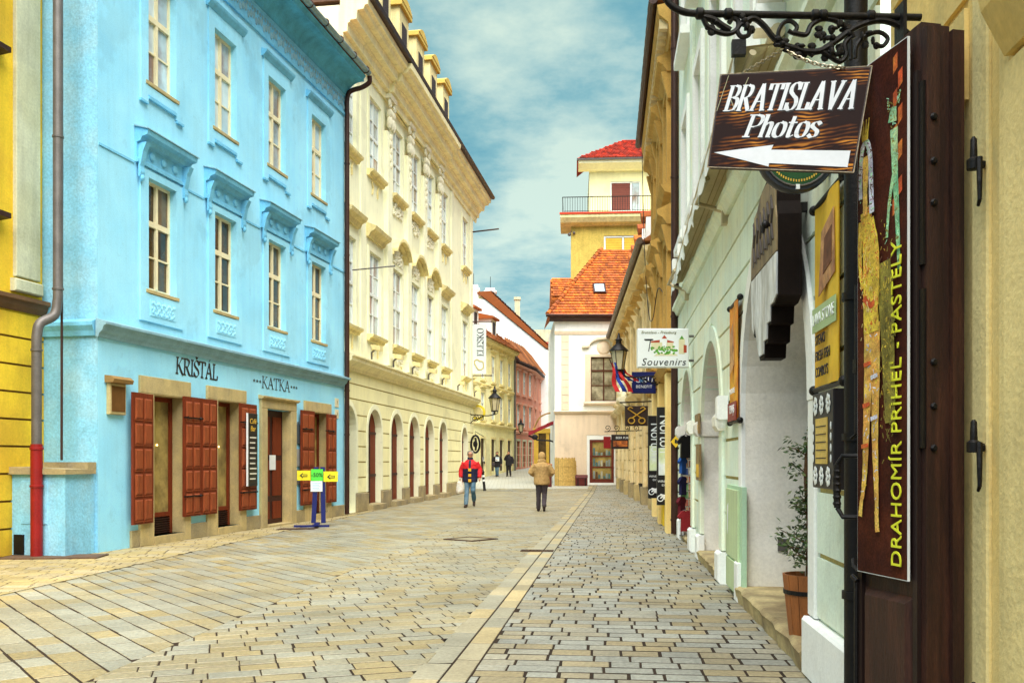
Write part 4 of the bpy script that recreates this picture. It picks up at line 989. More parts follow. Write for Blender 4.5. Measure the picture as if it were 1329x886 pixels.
# ------------------------------------------------------------------ right side: ornate cream house (bent) and ochre house
RD = Vector((.1019,.9948)); RN = Vector((.9948,-.1019))
def RWp(s, w): return (RD.x*s+RN.x*w, RD.y*s+RN.y*w)
RRZ = math.atan2(-RD.y, -RD.x)
def ornate():
    A, B = (5.75,51.0), (4.42,28.6); d = Vector((B[0]-A[0],B[1]-A[1])); L = d.length; rz = ang(d)
    t = thing('ornate_cream_house', 'ornate cream house with stone consoles and a segmented eaves gutter', 'house', (*A,0), rz)
    X = [2.6+3.1*k for k in range(7)]
    H = [rect(x-.55,x+.55,4.6,6.7) for x in X]+[rect(x-.6,x+.6,.3,2.9) for x in X]
    shell(t, CREAM3, L, 8.1, H, .3, 8, DKWOOD)
    bands(t, 0, L, [.6+.45*k for k in range(7)], [(x,1.5,3.6) for x in X], CREAM3, 0, .05, .05, jm=GROOVE)
    for i, x in enumerate(X):
        window(t, x, 4.6, 1.1, 2.1, R3, CREAMF, GLASS, panes=False, y=.1)
        s = MB(); s.box(x-.75,x-.55,-.1,-.001,4.4,6.9); s.box(x+.55,x+.75,-.1,-.001,4.4,6.9); s.box(x-.55,x+.55,-.1,-.001,6.7,6.9); s.prx([(-.001,4.2),(-.25,4.3),(-.28,4.4),(-.001,4.5)],x-.85,x+.85); s.build('window_surround', CREAM3, t)
        MB().prx([(-.001,7.0),(-.1,7.0),(-.2,7.15),(-.42,7.2),(-.45,7.3),(-.001,7.45)],x-.95,x+.95).build('window_hood', OCHRE2, t)
        for sx in (-.8,.8): MB().prx([(-.001,6.4),(-.1,6.4),(-.18,6.6),(-.14,6.75),(-.3,7.0),(-.001,7.0)],x+sx-.1,x+sx+.1).build('console', CREAM3, t)
        MB().cbox(x+1.35,x+1.75,-.14,-.001,0,7.4,.02).build('pilaster', CREAM3, t)
        MB().cbox(x+1.25,x+1.85,-.22,-.002,0,.6,.03).build('pilaster_base', PLINTH if i % 2 else SAND, t)
        MB().prx([(-.001,7.4),(-.2,7.45),(-.3,7.7),(-.34,7.75),(-.001,7.8)],x+1.22,x+1.88).build('capital', CREAM3, t)
        d_ = MB().box(x-.6,x+.6,.15,.2,.1,2.9).build('shop_door', DKWOOD2, t)
        MB().box(x-.5,x+.5,.13,.149,.9,2.7).build('pane', SHOPGL, d_)
    MB().prx([(-.001,3.75),(-.15,3.8),(-.3,3.95),(-.32,4.05),(-.001,4.1)],0,L).build('belt_cornice', CREAM3, t)
    MB().prx([(-.001,7.8),(-.1,7.8),(-.15,7.95),(-.34,8.05),(-.38,8.15),(-.001,8.2)],0,L).build('eaves_cornice', CREAM3, t)
    g = MB(); n = 44
    for k in range(n):
        x = L*k/n; r = .12
        g.tube([(x,-.46,8.3),(x+L/n*.96,-.46,8.3)],[r,r*.9],10)
    g.build('gutter', mat('brown_zinc',(.18,.13,.09),.5,.2,4,.1,.1,40,metal=.3), t, smooth=False)
    MB().prx([(-.4,8.3),(4,11.2),(8,8.3)],0,L).build('roof', TILE_O, t)
    f = MB().box(L-.5,L,-.05,6,8.2,9.4).build('fire_wall', WHITEP, t)
    for k in range(5):
        x = L-1.2-1.5*k
        c = MB().box(x,x+.34,-.2,4,8.35,9.25).build('party_wall', WHITEP, t)
        for j in range(6): MB().tube([(x+.17,-.34+.55*j,9.25+.08*j),(x+.17,.24+.55*j,9.33+.08*j)],[.19,.15],8).build('ridge_tile', TILE, c)
    # sculpted keystone bust above the nearer doorway
    x = X[3]
    m = MB().ell((x,-.4,4.75),(.2,.2,.26)).ell((x,-.36,4.35),(.36,.24,.26)).ell((x-.3,-.3,4.2),(.16,.16,.2)).ell((x+.3,-.3,4.2),(.16,.16,.2)).prx([(-.001,3.7),(-.25,3.75),(-.6,4.0),(-.6,4.14),(-.001,4.14)],x-.6,x+.6)
    m.build('sculpted_keystone', STUCCO, t)
ornate()
def ochre():
    s0, s1 = 27.6, 19.0; L = s0-s1
    t = thing('ochre_house', 'narrow ochre house with heavy window hoods and a deep dentilled eave', 'house', (*RWp(s0,1.36),0), RRZ)
    X = [1.5,4.3,7.1]
    H = [rect(x-.5,x+.5,z,z+2.0) for x in X for z in (4.2,7.4)]+[rect(x-.7,x+.7,.2,2.9) for x in X]
    shell(t, OCHRE2, L, 10.7, H, .3, 8, DKWOOD)
    for x in X:
        for z in (4.2,7.4):
            window(t, x, z, 1.0, 2.0, R3, CREAMF, GLASS, panes=False, y=.1)
            s = MB(); s.box(x-.7,x-.5,-.1,-.001,z-.1,z+2.2); s.box(x+.5,x+.7,-.1,-.001,z-.1,z+2.2); s.box(x-.5,x+.5,-.1,-.001,z+2.0,z+2.2); s.build('window_surround', OCHRE2, t)
            MB().prx([(-.001,z+2.25),(-.1,z+2.25),(-.2,z+2.4),(-.3,z+2.45),(-.32,z+2.55),(-.001,z+2.7)],x-.9,x+.9).build('window_hood', OCHRE2, t)
            MB().prx([(-.001,z-.3),(-.15,z-.25),(-.24,z-.1),(-.001,z-.05)],x-.85,x+.85).build('window_sill', OCHRE2, t)
            for sx in (-.78,.78): MB().prx([(-.001,z+1.7),(-.08,z+1.7),(-.14,z+1.9),(-.22,z+2.25),(-.001,z+2.25)],x+sx-.08,x+sx+.08).build('console', OCHRE2, t)
        d_ = MB().box(x-.7,x+.7,.15,.2,.1,2.9).build('shop_door', DKWOOD2, t); MB().box(x-.55,x+.55,.13,.149,.7,2.7).build('pane', SHOPGL, d_)
        MB().cbox(x+.95,x+1.3,-.16,-.001,0,3.3,.02).build('pilaster', AMBER, t)
    MB().prx([(-.001,3.3),(-.15,3.35),(-.25,3.5),(-.001,3.6)],0,L).build('belt_cornice', OCHRE2, t)
    MB().prx([(-.001,10.1),(-.08,10.1),(-.12,10.4),(-.3,10.55),(-.34,10.75),(-.001,10.8)],-.1,L).build('eaves_cornice', OCHRE2, t)
    for k in range(26): MB().box(.1+k*.33,.26+k*.33,-.29,-.12,10.3,10.5).build('dentil', CREAM3, t)
    g = MB()
    for k in range(18): g.tube([(-.15+k*L/18*1.02,-.42,10.86),(-.15+(k+.97)*L/18*1.02,-.42,10.86)],[.1,.09],10)
    g.build('gutter', BROWNPIPE, t)
    MB().prx([(-.4,10.86),(4,14),(8,10.86)],-.1,L).build('roof', TILE_O, t)
ochre()
# ------------------------------------------------------------------ mint-white house on the right
S0 = 18.95
RM = Matrix.Translation((*RWp(S0,1.45),0)) @ Matrix.Rotation(RRZ,4,'Z')
def X_(s): return S0-s
def mint():
    t = thing('mint_house', 'mint white house with arched niches and banded walls along the right side', 'house', (*RWp(S0,1.45),0), RRZ)
    L = S0-5.1
    A1, A2, A3 = (X_(8.3),3.24,1.92), (X_(12.9),2.3,1.98), (X_(16.7),2.1,2.05)
    H = [arch(A1[0],A1[1],.16,A1[2],18), arch(A2[0],A2[1],.14,A2[2],16), arch(A3[0],A3[1],.08,A3[2],16)]
    WX = [X_(s) for s in (7.2,9.6,12.0,14.4,16.8)]
    for x in WX: H += [rect(x-.5,x+.5,5.5,7.6), rect(x-.48,x+.48,9.0,10.9)]
    w = MB().holes(rect(0,L,0,13.5), H, 0, .28)
    for (xc, ww, zs), z0 in ((A1,.16),(A2,.14),(A3,.08)):
        p = arch(xc, ww, z0, zs, 18); n = len(p)
    w.add([(0,0,0),(0,0,13.5),(0,8,13.5),(0,8,0)],[(0,1,2,3)]); w.build('wall', MINT, t)
    for (xc, ww, zs), z0, dd in ((A1,.16,.72),(A2,.14,.55),(A3,.08,.8)):
        p = arch(xc, ww, z0, zs, 18); n = len(p); m = MB()
        p = arch(xc, ww-.008, z0+.004, zs, 18)
        m.add([(x,-.001,z) for x,z in p]+[(x,dd,z) for x,z in p],[(i,(i+1)%n,n+(i+1)%n,n+i) for i in range(n)])
        m.build('niche_reveal', NICHE, t)
        d = link('niche_door', MB().pry([(x, z) for x, z in p], dd+.002, dd+.05).mesh('niche_door', DKWOOD2), t)
        for k in range(6):
            xx = xc-ww/2+.12+k*(ww-.24)/6; MB().box(xx,xx+(ww-.24)/6-.06,dd-.03,dd,z0+.2,zs).build('door_panel', DOORW, d)
        archivolt(t, xc, ww, zs, .2, WHITEP if xc == A1[0] else MINT_D, -.05, None, 18)
    for sx in (-1,1):
        xx = A1[0]+sx*(A1[1]/2+.1); MB().cbox(min(xx-.1,xx+.1),max(xx-.1,xx+.1),-.045,-.001,.42,A1[2],.008).build('jamb_strip', WHITEP, t)
        MB().cbox(xx-.13,xx+.13,-.09,-.002,0,.42,.015).build('plinth_block', WHITEP, t) if sx < 0 else None
    MB().cbox(A1[0]+A1[1]/2+.0,L-.02,-.09,-.002,.0,.41,.02).build('plinth_block', WHITEP, t)
    for (xc, ww, zs) in (A2,A3):
        for sx in (-1,1):
            xx = xc+sx*(ww/2+.14); m = MB().cbox(xx-.15,xx+.15,-.06,-.001,.4,zs-.12,.01); m.build('pilaster', MINT_D, t)
            MB().prx([(.3,zs-.12),(-.1,zs-.12),(-.14,zs-.06),(-.14,zs+.05),(-.1,zs+.1),(.3,zs+.1)],xx-.17,xx+.17).build('impost', NICHE, t)
            MB().cbox(xx-.2,xx+.2,-.11,-.002,0,.38,.03).build('plinth_block', WHITEP, t)
    zs = [.42]+[.42+.44*k for k in range(1,10)]
    bands(t, 0, L, zs, [A3,A2,A1], MINT_D, .21, .025, .036, 'stone_band', jm=GROOVE)
    MB().prx([(-.001,4.4),(-.06,4.4),(-.1,4.48),(-.14,4.5),(-.14,4.56),(-.001,4.62)],0,L).build('belt_cornice', MINT_D, t)
    for x in WX:
        for z, hh in ((5.5,2.1),(9.0,1.9)):
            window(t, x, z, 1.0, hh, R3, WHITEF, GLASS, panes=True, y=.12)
            s = MB(); s.box(x-.7,x-.5,-.08,-.001,z-.05,z+hh+.2); s.box(x+.5,x+.7,-.08,-.001,z-.05,z+hh+.2); s.box(x-.5,x+.5,-.08,-.001,z+hh,z+hh+.2); s.build('window_surround', WHITEP, t)
            MB().cbox(x-.78,x+.78,-.2,-.001,z-.2,z-.055,.01).build('window_sill', WHITEP, t)
        MB().cbox(x+1.0,x+1.4,-.06,-.001,4.65,13.4,.01).build('lesene', MINT_D, t)
        for sx in (-.6,.6): MB().cbox(x+sx-.1,x+sx+.1,-.24,-.002,5.02,5.22,.01).build('sill_block', WHITEP, t)
    # worn stone steps in the niches
    m = MB()
    def step(x0, x1, y0, y1, h):
        m = MB(); n = 14; fr = [(x0+(x1-x0)*k/n, y0+.012*math.sin(k*2.3)-.02*(k in (0,n))) for k in range(n+1)]
        top = []; 
        for k, (x, y) in enumerate(fr):
            zz = h+.006*math.sin(k*1.7)
            top.append(((x,y1,zz),(x,y+.035,zz),(x,y,zz-.03),(x,y+.01,zz-.06),(x,y+.03,-.02)))
        vs = [q for a in top for q in a]; fs = [(k*5+i,(k+1)*5+i,(k+1)*5+i+1,k*5+i+1) for k in range(n) for i in range(4)]
        fs += [tuple(range(5)), tuple(n*5+i for i in range(4,-1,-1))]
        m.add(vs, fs); return m
    step(A1[0]-A1[1]/2-.02, A1[0]+A1[1]/2-.02,-.09,.71,.178).build('door_step', mat('worn_step_stone',(.50,.40,.20),.8,.25,3,.15,.35,30,col2=(.30,.22,.11)), t)
    step(A2[0]-A2[1]/2+.02, A2[0]+A2[1]/2-.02,-.10,.54,.158).build('door_step', MATS['worn_step_stone'], t)
    step(A3[0]-A3[1]/2+.02, A3[0]+A3[1]/2-.02,-.04,.79,.098).build('door_step', MATS['worn_step_stone'], t)
    pipe(t, [(.06,-.09,0.02),(.06,-.09,13.4)], .07, BROWNPIPE, straps=[(.06,-.09,z) for z in (.3,1.9,4.4,7.2,9.8)])
    pipe(t, [(L+.13,-.16,.02),(L+.13,-.16,12)], .06, IRON, straps=[(L+.13,-.16,z) for z in (.8,1.62,2.35,3.1,4.2)])
    # small white lamp box, wall socket and cabinet
    MB().cbox(X_(11.25),X_(11.05),-.16,-.03,1.98,2.26,.02).lathe([(.04,1.88),(.06,1.92),(.07,1.98)],(X_(11.15),-.09,0),10).build('wall_lamp', WHITEP, t)
    MB().cbox(X_(9.915),X_(9.9),.33,.43,.55,.68,.004).build('socket_plate', ZINC, t)
    return t
mint()
def rw(s, w, z): return (*RWp(s,w), z)
t = thing('green_cabinet', 'pale green metal meter cabinet set in the wall beside the arched niche', 'cabinet', rw(11.0,1.45,0), RRZ)
GRN = mat('pale_green_paint', (.55,.69,.40), .55, .1, 2, .06, .1, 40, streak=.15); GRN2 = mat('bright_green_frame', (.46,.68,.47), .55, .1, 2, .06, .1, 40)
MB().box(0,1.2,-.05,-.003,.04,1.22).build('case', GRN2, t)
MB().cbox(.08,1.02,-.075,-.051,.42,1.18,.006).build('upper_door', GRN, t); MB().cbox(.08,1.02,-.075,-.051,.07,.40,.006).build('lower_door', GRN, t)
MB().pry([(.2,.72),(.2,.98),(.3,1.02),(.26,.74),(.24,.66)],-.078,-.0755).build('torn_sticker', WHITEM, t)

# awning with scalloped valance on folding arms
def awning():
    t = thing('awning', 'half rolled beige awning with torn scalloped white edge above the niches', 'awning', rw(17.6,1.45,4.75), RRZ)
    L = 17.6-7.6; n = 40; FAB = mat('beige_awning_fabric', (.66,.55,.32), .9, .1, 1.5, .06, .15, 30, stretch=(1,1,1)); VAL = mat('white_valance_fabric', (.80,.84,.82), .9, .08, 2, .05, .1)
    out = lambda k: -.22-.18*k/n
    f = MB()
    for k in range(n):
        x0, x1 = L*k/n, L*(k+1)/n
        f.add([(x0,-.03,.09),(x1,-.03,.09),(x1,out(k+1),.06),(x0,out(k),.06),(x0,-.03,.105),(x1,-.03,.105),(x1,out(k+1),.075),(x0,out(k),.075)],[(0,1,2,3),(4,5,6,7),(3,2,6,7),(0,1,5,4)])
    f.build('canopy', FAB, t)
    for j in range(2):
        yy = -.09-.07*j; MB().box(0,L,yy-.003,yy+.003,.068-.008*j,.075).build('seam_rib', mat('awning_seam',(.48,.37,.18),.9,.1,3,.05,.1), t)
    v = MB()
    for k in range(n*3):
        a, b = k/(n*3), (k+1)/(n*3); y0, y1 = -.22-.18*a-.012, -.22-.18*b-.012
        d = lambda q: -.10-.07*abs(math.sin(q*26*PI))-.03*math.sin(q*61)
        wv = lambda q: .02*math.sin(q*70)
        v.add([(L*a,y0,.09),(L*b,y1,.09),(L*b,y1-wv(b),d(b)),(L*a,y0-wv(a),d(a)),(L*a,y0-.006,.09),(L*b,y1-.006,.09),(L*b,y1-wv(b)-.006,d(b)),(L*a,y0-wv(a)-.006,d(a))],[(0,1,2,3),(4,5,6,7),(3,2,6,7)])
    v.build('valance', VAL, t)
    MB().tube([(0,-.22,.06),(L,-.40,.06)],.028,8).build('front_bar', mat('awning_bar',(.50,.42,.26),.5,.1,4,.05,.05), t)
    MB().tube([(0,-.08,.20),(L,-.08,.20)],.06,10).build('roller', MATS['awning_bar'], t)
    for x in (1.2,L-3.6,L-.25):
        a = MB().tube([(x,-.03,-.30),(x-.25,-.36,-.12),(x+.25,-.28-.0*x,.03)],.03,8); a.box(x-.06,x+.06,-.09,-.002,-.45,-.2); a.box(x-.03,x+.1,-.03,-.002,-.2,.3)
        a.build('folding_arm', MATS['awning_bar'], t)
    MB().box(L-.02,L+.05,-.45,-.34,.0,.12).build('end_cap', IRON, t)
awning()

# beer-mug shaped board parallel to the wall
def mug_board():
    t = thing('mug_board', 'thick dark cutout board shaped like a frothing mug with white lower half', 'sign board', rw(7.85,1.20,2.28), RRZ)
    out = [(.0,.55),(.05,.28),(.14,.22),(.2,.30),(.3,.12),(.42,.0),(.62,.0),(.64,.1),(.78,.1),(.8,.22),(.92,.22),(.94,.34),(1.08,.34),(1.2,.38),(1.2,.95),(1.16,1.05),(1.16,1.2),(1.0,1.22),(.92,1.3),(.72,1.32),(.5,1.3),(.34,1.22),(.18,1.2),(.1,1.05),(.03,.95)]
    MB().pry(out, 0, .16).build('board', mat('black_board_side',(.016,.009,.007),.7,.2,4,.1,.1,spec=.12), t)
    i_ = [(.6+(x-.6)*.95, .66+(z-.66)*.95) for x, z in out]
    top = [p for p in i_ if p[1] > .66]
    MB().pry([(.03,.70)]+[(1.18,.70)]+[p for p in i_[14:]],-.012,-.001).build('mug_print', mat('faded_mug_print',(.30,.22,.11),.7,.4,5,.2,.1,30,stretch=(1,1,.3),col2=(.14,.09,.05)), t)
    lo = [p for p in i_ if p[1] < .69]
    MB().pry([(.03,.69)]+i_[:14]+[(1.18,.69)],-.011,-.001).build('foam_print', mat('white_foam_print',(.72,.74,.74),.8,.25,4,.2,.2,20,stretch=(2,2,.5),col2=(.45,.44,.40)), t)
    q = MB()
    for k in range(6):
        x = .16+.16*k; q.prx([(-.016,.78),(-.016,1.14),(-.0125,1.14),(-.0125,.78)],x,x+.04); q.tube([(x+.04,-.014,1.12),(x+.11,-.014,1.02),(x+.05,-.014,.93),(x+.12,-.014,.8)],.012,5)
    q.build('lettering', mat('dark_grey_paint',(.08,.06,.05),.7,.1,5,0,0), t)
    MB().tube([(1.0,-.015,.92),(1.02,-.07,.92),(1.02,-.08,.86)],.014,6).ell((1.02,-.06,.92),(.03,.03,.03)).build('hook', IRON, t)
    for x in (.15,1.05): MB().box(x-.03,x+.03,.16,.29 if x < 2 else .3,1.0,1.06).build('fixing', IRON, t)
mug_board()

def banner(name, s0, s1, w, z0, z1, m, lab, topname='rod', parts=None):
    t = thing(name, lab, 'banner', rw(s0,w,z0), RRZ); L = s0-s1; H = z1-z0; n = 10; mb = MB()
    for k in range(n):
        for j in range(1):
            x0, x1 = L*k/n, L*(k+1)/n; y = lambda x: .015*math.sin(x*9)
            mb.add([(x0,y(x0),0),(x1,y(x1),0),(x1,y(x1),H),(x0,y(x0),H),(x0,y(x0)+.006,0),(x1,y(x1)+.006,0),(x1,y(x1)+.006,H),(x0,y(x0)+.006,H)],[(0,1,2,3),(4,5,6,7),(0,1,5,4),(2,3,7,6)])
    mb.build('cloth', m, t)
    for z in (-.01,H+.01):
        r = MB().tube([(-.05,.01,z),(L+.05,.01,z)],.018,8).ell((-.07,.01,z),(.035,.035,.035)).ell((L+.07,.01,z),(.035,.035,.035)); r.tube([(L/2,.01,z),(L/2,.05,z)],.012,6); r.build('rod', IRON, t)
    return t, L, H
YB = mat('yellow_banner_print',(.80,.52,.03),.7,.15,2,.06,.05,20,col2=(.72,.40,.03))
t, L, H = banner('steak_banner', 6.38,5.72,1.39,1.98,3.18,YB,'yellow restaurant banner with a stone dish picture beside the black pipe')
MB().box(.02,L-.01,-.022,-.017,.36,.52).build('green_strip', mat('green_strip',(.42,.55,.28),.7,.1,3,0,0), t)
text('LAVA STONE', .105, WHITEM, t, (L/2,-.024,.44), xs=.95)
for k, s_ in enumerate(('STEAKS','FRESH FISH','COMBO\'S')): text(s_, .095, DKWOOD, t, (.1,-.019,.30-.105*k), align='LEFT', xs=.85)
MB().pry([(.2,.58),(.28,.98),(.6,1.06),(.62,.66)],-.022,-.0175).build('dish_picture', mat('dish_picture',(.42,.20,.10),.7,.4,6,.2,.05,20,col2=(.65,.36,.14)), t)
MB().pry([(.34,.7),(.38,.92),(.56,.96),(.56,.74)],-.026,-.0225).build('dish_picture', mat('steak_picture',(.20,.07,.03),.7,.4,9,.2,.05,20), t)
OB = mat('orange_banner_print',(.72,.24,.02),.7,.25,3,.1,.05,20,col2=(.80,.42,.03))
t, L, H = banner('orange_banner', 10.62,9.95,1.38,1.93,3.2,OB,'narrow orange banner with red foot hanging between the two arches')
MB().pry([(.15,.5),(.2,.95),(.4,1.05),(.5,.6)],-.022,-.0175).build('dish_picture', MATS['dish_picture'], t)
MB().box(.0,L,-.024,-.0185,.0,.2).build('red_strip', REDPIPE, t); text('TENAJS', .13, WHITEM, t, (L/2,-.0255,.12)); text('NA DVORE', .085, WHITEM, t, (L/2,-.02,.32))

# menu box beside the pipe
t = thing('menu_box', 'black menu box with white leaf ornaments and a lit yellow menu sheet', 'menu box', rw(5.66,1.43,1.34), RRZ)
MB().cbox(0,.50,-.21,-.01,0,.55,.006).build('case', mat('black_box_paint',(.022,.017,.02),.5,.1,5,.05,.05), t)
MB().box(.10,.38,-.216,-.211,.14,.40).build('menu_sheet', mat('yellow_menu_sheet',(.70,.48,.10),.5,.15,6,.1,0), t)
q = MB()
for k in range(5): q.box(.12,.36,-.2185,-.2165,.17+.045*k,.176+.045*k)
q.build('menu_lines', DKWOOD, t)
q = MB()
for zc in (.07,.475):
    for xc in (.09,.24,.40):
        for a in range(7):
            th = a*2*PI/7; q.ell((xc+.035*math.cos(th),-.214,zc+.04*math.sin(th)),(.022,.004,.018),6,4)
        q.ell((xc,-.216,zc),(.012,.006,.012),6,4)
for xc in (.03,.46):
    for k in range(4): q.ell((xc,-.213,.17+.06*k),(.015,.004,.024),6,4)
tag(q.build('leaf_ornament', WHITEM, t), kind='stuff')
for s0, z0, z1, lab in ((14.45,1.9,2.2,'small brown wall plaque below the impost of the second arch'),(14.3,1.2,1.74,'larger brown notice board under the small plaque')):
    t = thing('notice_board', lab, 'plaque', rw(s0,1.43,z0), RRZ); MB().cbox(0,.5,-.08,-.045,0,z1-z0,.01).build('board', mat('brown_notice',(.26,.17,.07),.6,.3,5,.2,.1), t); MB().box(.06,.44,-.0835,-.0805,.05,(z1-z0)*.45).build('print', YB, t)

# ------------------------------------------------------------------ amber house at the right edge, with its open door leaf
def amber():
    s1 = 5.085; t = thing('amber_house', 'amber yellow house at the right edge with a moulded doorway', 'house', (*RWp(s1,1.50),0), RRZ)
    L = 7.0
    shell(t, AMBER, L, 12, [rect(s1-2.4,s1-.6,.02,3.4)], .35, 8, DKWOOD)
    x = s1-3.62
    MB().cbox(x,x+.12,-.05,-.001,0,11.5,.02).build('jamb_moulding', AMBER_L, t)
    MB().cbox(x-.32,x-.17,-.02,-.001,0,11.5,.008).build('jamb_moulding', AMBER_L, t)
    MB().cbox(x+.125,x+1.05,-.085,-.001,0,2.93,.02).build('door_jamb', AMBER_L, t)
    MB().prx([(-.001,2.94),(-.09,2.94),(-.11,2.98),(-.17,3.10),(-.19,3.2),(-.19,3.6),(-.001,3.7)],x+.16,x+1.5).build('capital', AMBER, t)
    for z in (3.0,3.42,3.84,4.26,4.68,5.1): MB().pry([(.1,z),(.1,z+.38),(x-.4,z+.38),(x-.4,z)],-.02,-.001).build('stone_block', AMBER, t)
amber()
def leaf():
    N_ = Vector((1.683,3.80)); a = Vector((-.199,.98))
    rz = math.atan2(a.y, a.x)+PI                       # local x runs from the free edge to the hinge edge
    O = N_+a*.43
    t = thing('door_leaf', 'open dark brown panelled door leaf with bolts against the amber wall', 'door', (O.x,O.y,0), rz)
    W_ = .43
    n = 8; top = [(W_*k/n, 3.14+.16*math.sin(PI/2*(.25+.75*k/n))) for k in range(n+1)]
    MB().pry([(0,.03)]+top+[(W_,.03)],0,.09).build('leaf', DKWOOD2, t)
    for x0, x1 in ((.0,.03),(W_-.03,W_)): MB().pry([(x0,.05),(x0,3.1),(x1,3.1),(x1,.05)],-.02,-.001).build('stile', DKWOOD, t)
    p = MB(); p.add([(.04,-.001,.1),(.39,-.001,.1),(.39,-.001,.93),(.04,-.001,.93),(.07,-.03,.13),(.36,-.03,.13),(.36,-.03,.90),(.07,-.03,.90)],[(0,1,5,4),(1,2,6,5),(2,3,7,6),(3,0,4,7),(4,5,6,7)]); p.build('lower_panel', DKWOOD2, t)
    p = MB(); p.box(.035,.40,-.012,-.001,1.0,3.0); p.build('upper_panel', DKWOOD, t)
    # hinge edge facing the street: stepped rebates, bolts, straps
    e = link('edge_frame', MB().box(W_+.001,W_+.035,.0,.06,.03,3.27).box(W_+.001,W_+.025,.062,.11,.03,3.28).box(W_+.001,W_+.045,.112,.165,.03,3.26).mesh('edge_frame', DKWOOD2), t)
    for z in (.28,.42,1.55,1.72,1.9,2.55,2.72,2.9): MB().lathe([(.014,W_+.034),(.016,W_+.04),(.01,W_+.048)],(0,.03,z),8,'x').build('bolt', IRON, e)
    MB().box(W_-.015,W_+.03,-.012,.0,1.55,2.2).build('iron_strip', IRON, e); MB().box(W_-.02,W_+.028,-.013,-.001,2.3,3.05).build('iron_strip', IRON, e)
    h = MB().tube([(-.01,-.01,1.52),(-.06,-.06,1.52),(-.08,-.075,1.48)],.012,8)
    h.tube(crom([(-.08,-.075,1.48),(-.085,-.078,1.40),(-.08,-.075,1.28)],4),.016,8).tube([(-.08,-.075,1.28),(-.06,-.06,1.24),(-.01,-.01,1.24)],.012,8)
    for k in range(6): h.lathe([(.017,-.008),(.02,0),(.017,.008)],(-.082,-.076,1.30+.03*k),8)
    h.build('pull_handle', IRON, t, smooth=True)
    MB().tube([(-.02,-.03,1.05),(.0,-.04,1.02),(.03,-.035,1.0)],.01,6).tube([(.0,-.03,.95),(.0,-.03,.2)],.01,6).tube([(-.03,-.03,.97),(.01,-.03,.95)],.012,6).build('bolt_rod', IRON, t)
    MB().tube([(-.005,-.025,2.3),(-.005,-.025,1.62),(-.03,-.035,1.60)],.009,6).box(-.02,.01,-.035,-.02,1.9,1.96).build('bolt_rod', IRON, t)
    return O, rz
LO, LRZ = leaf()
LM = Matrix.Translation((LO.x,LO.y,0)) @ Matrix.Rotation(LRZ,4,'Z')
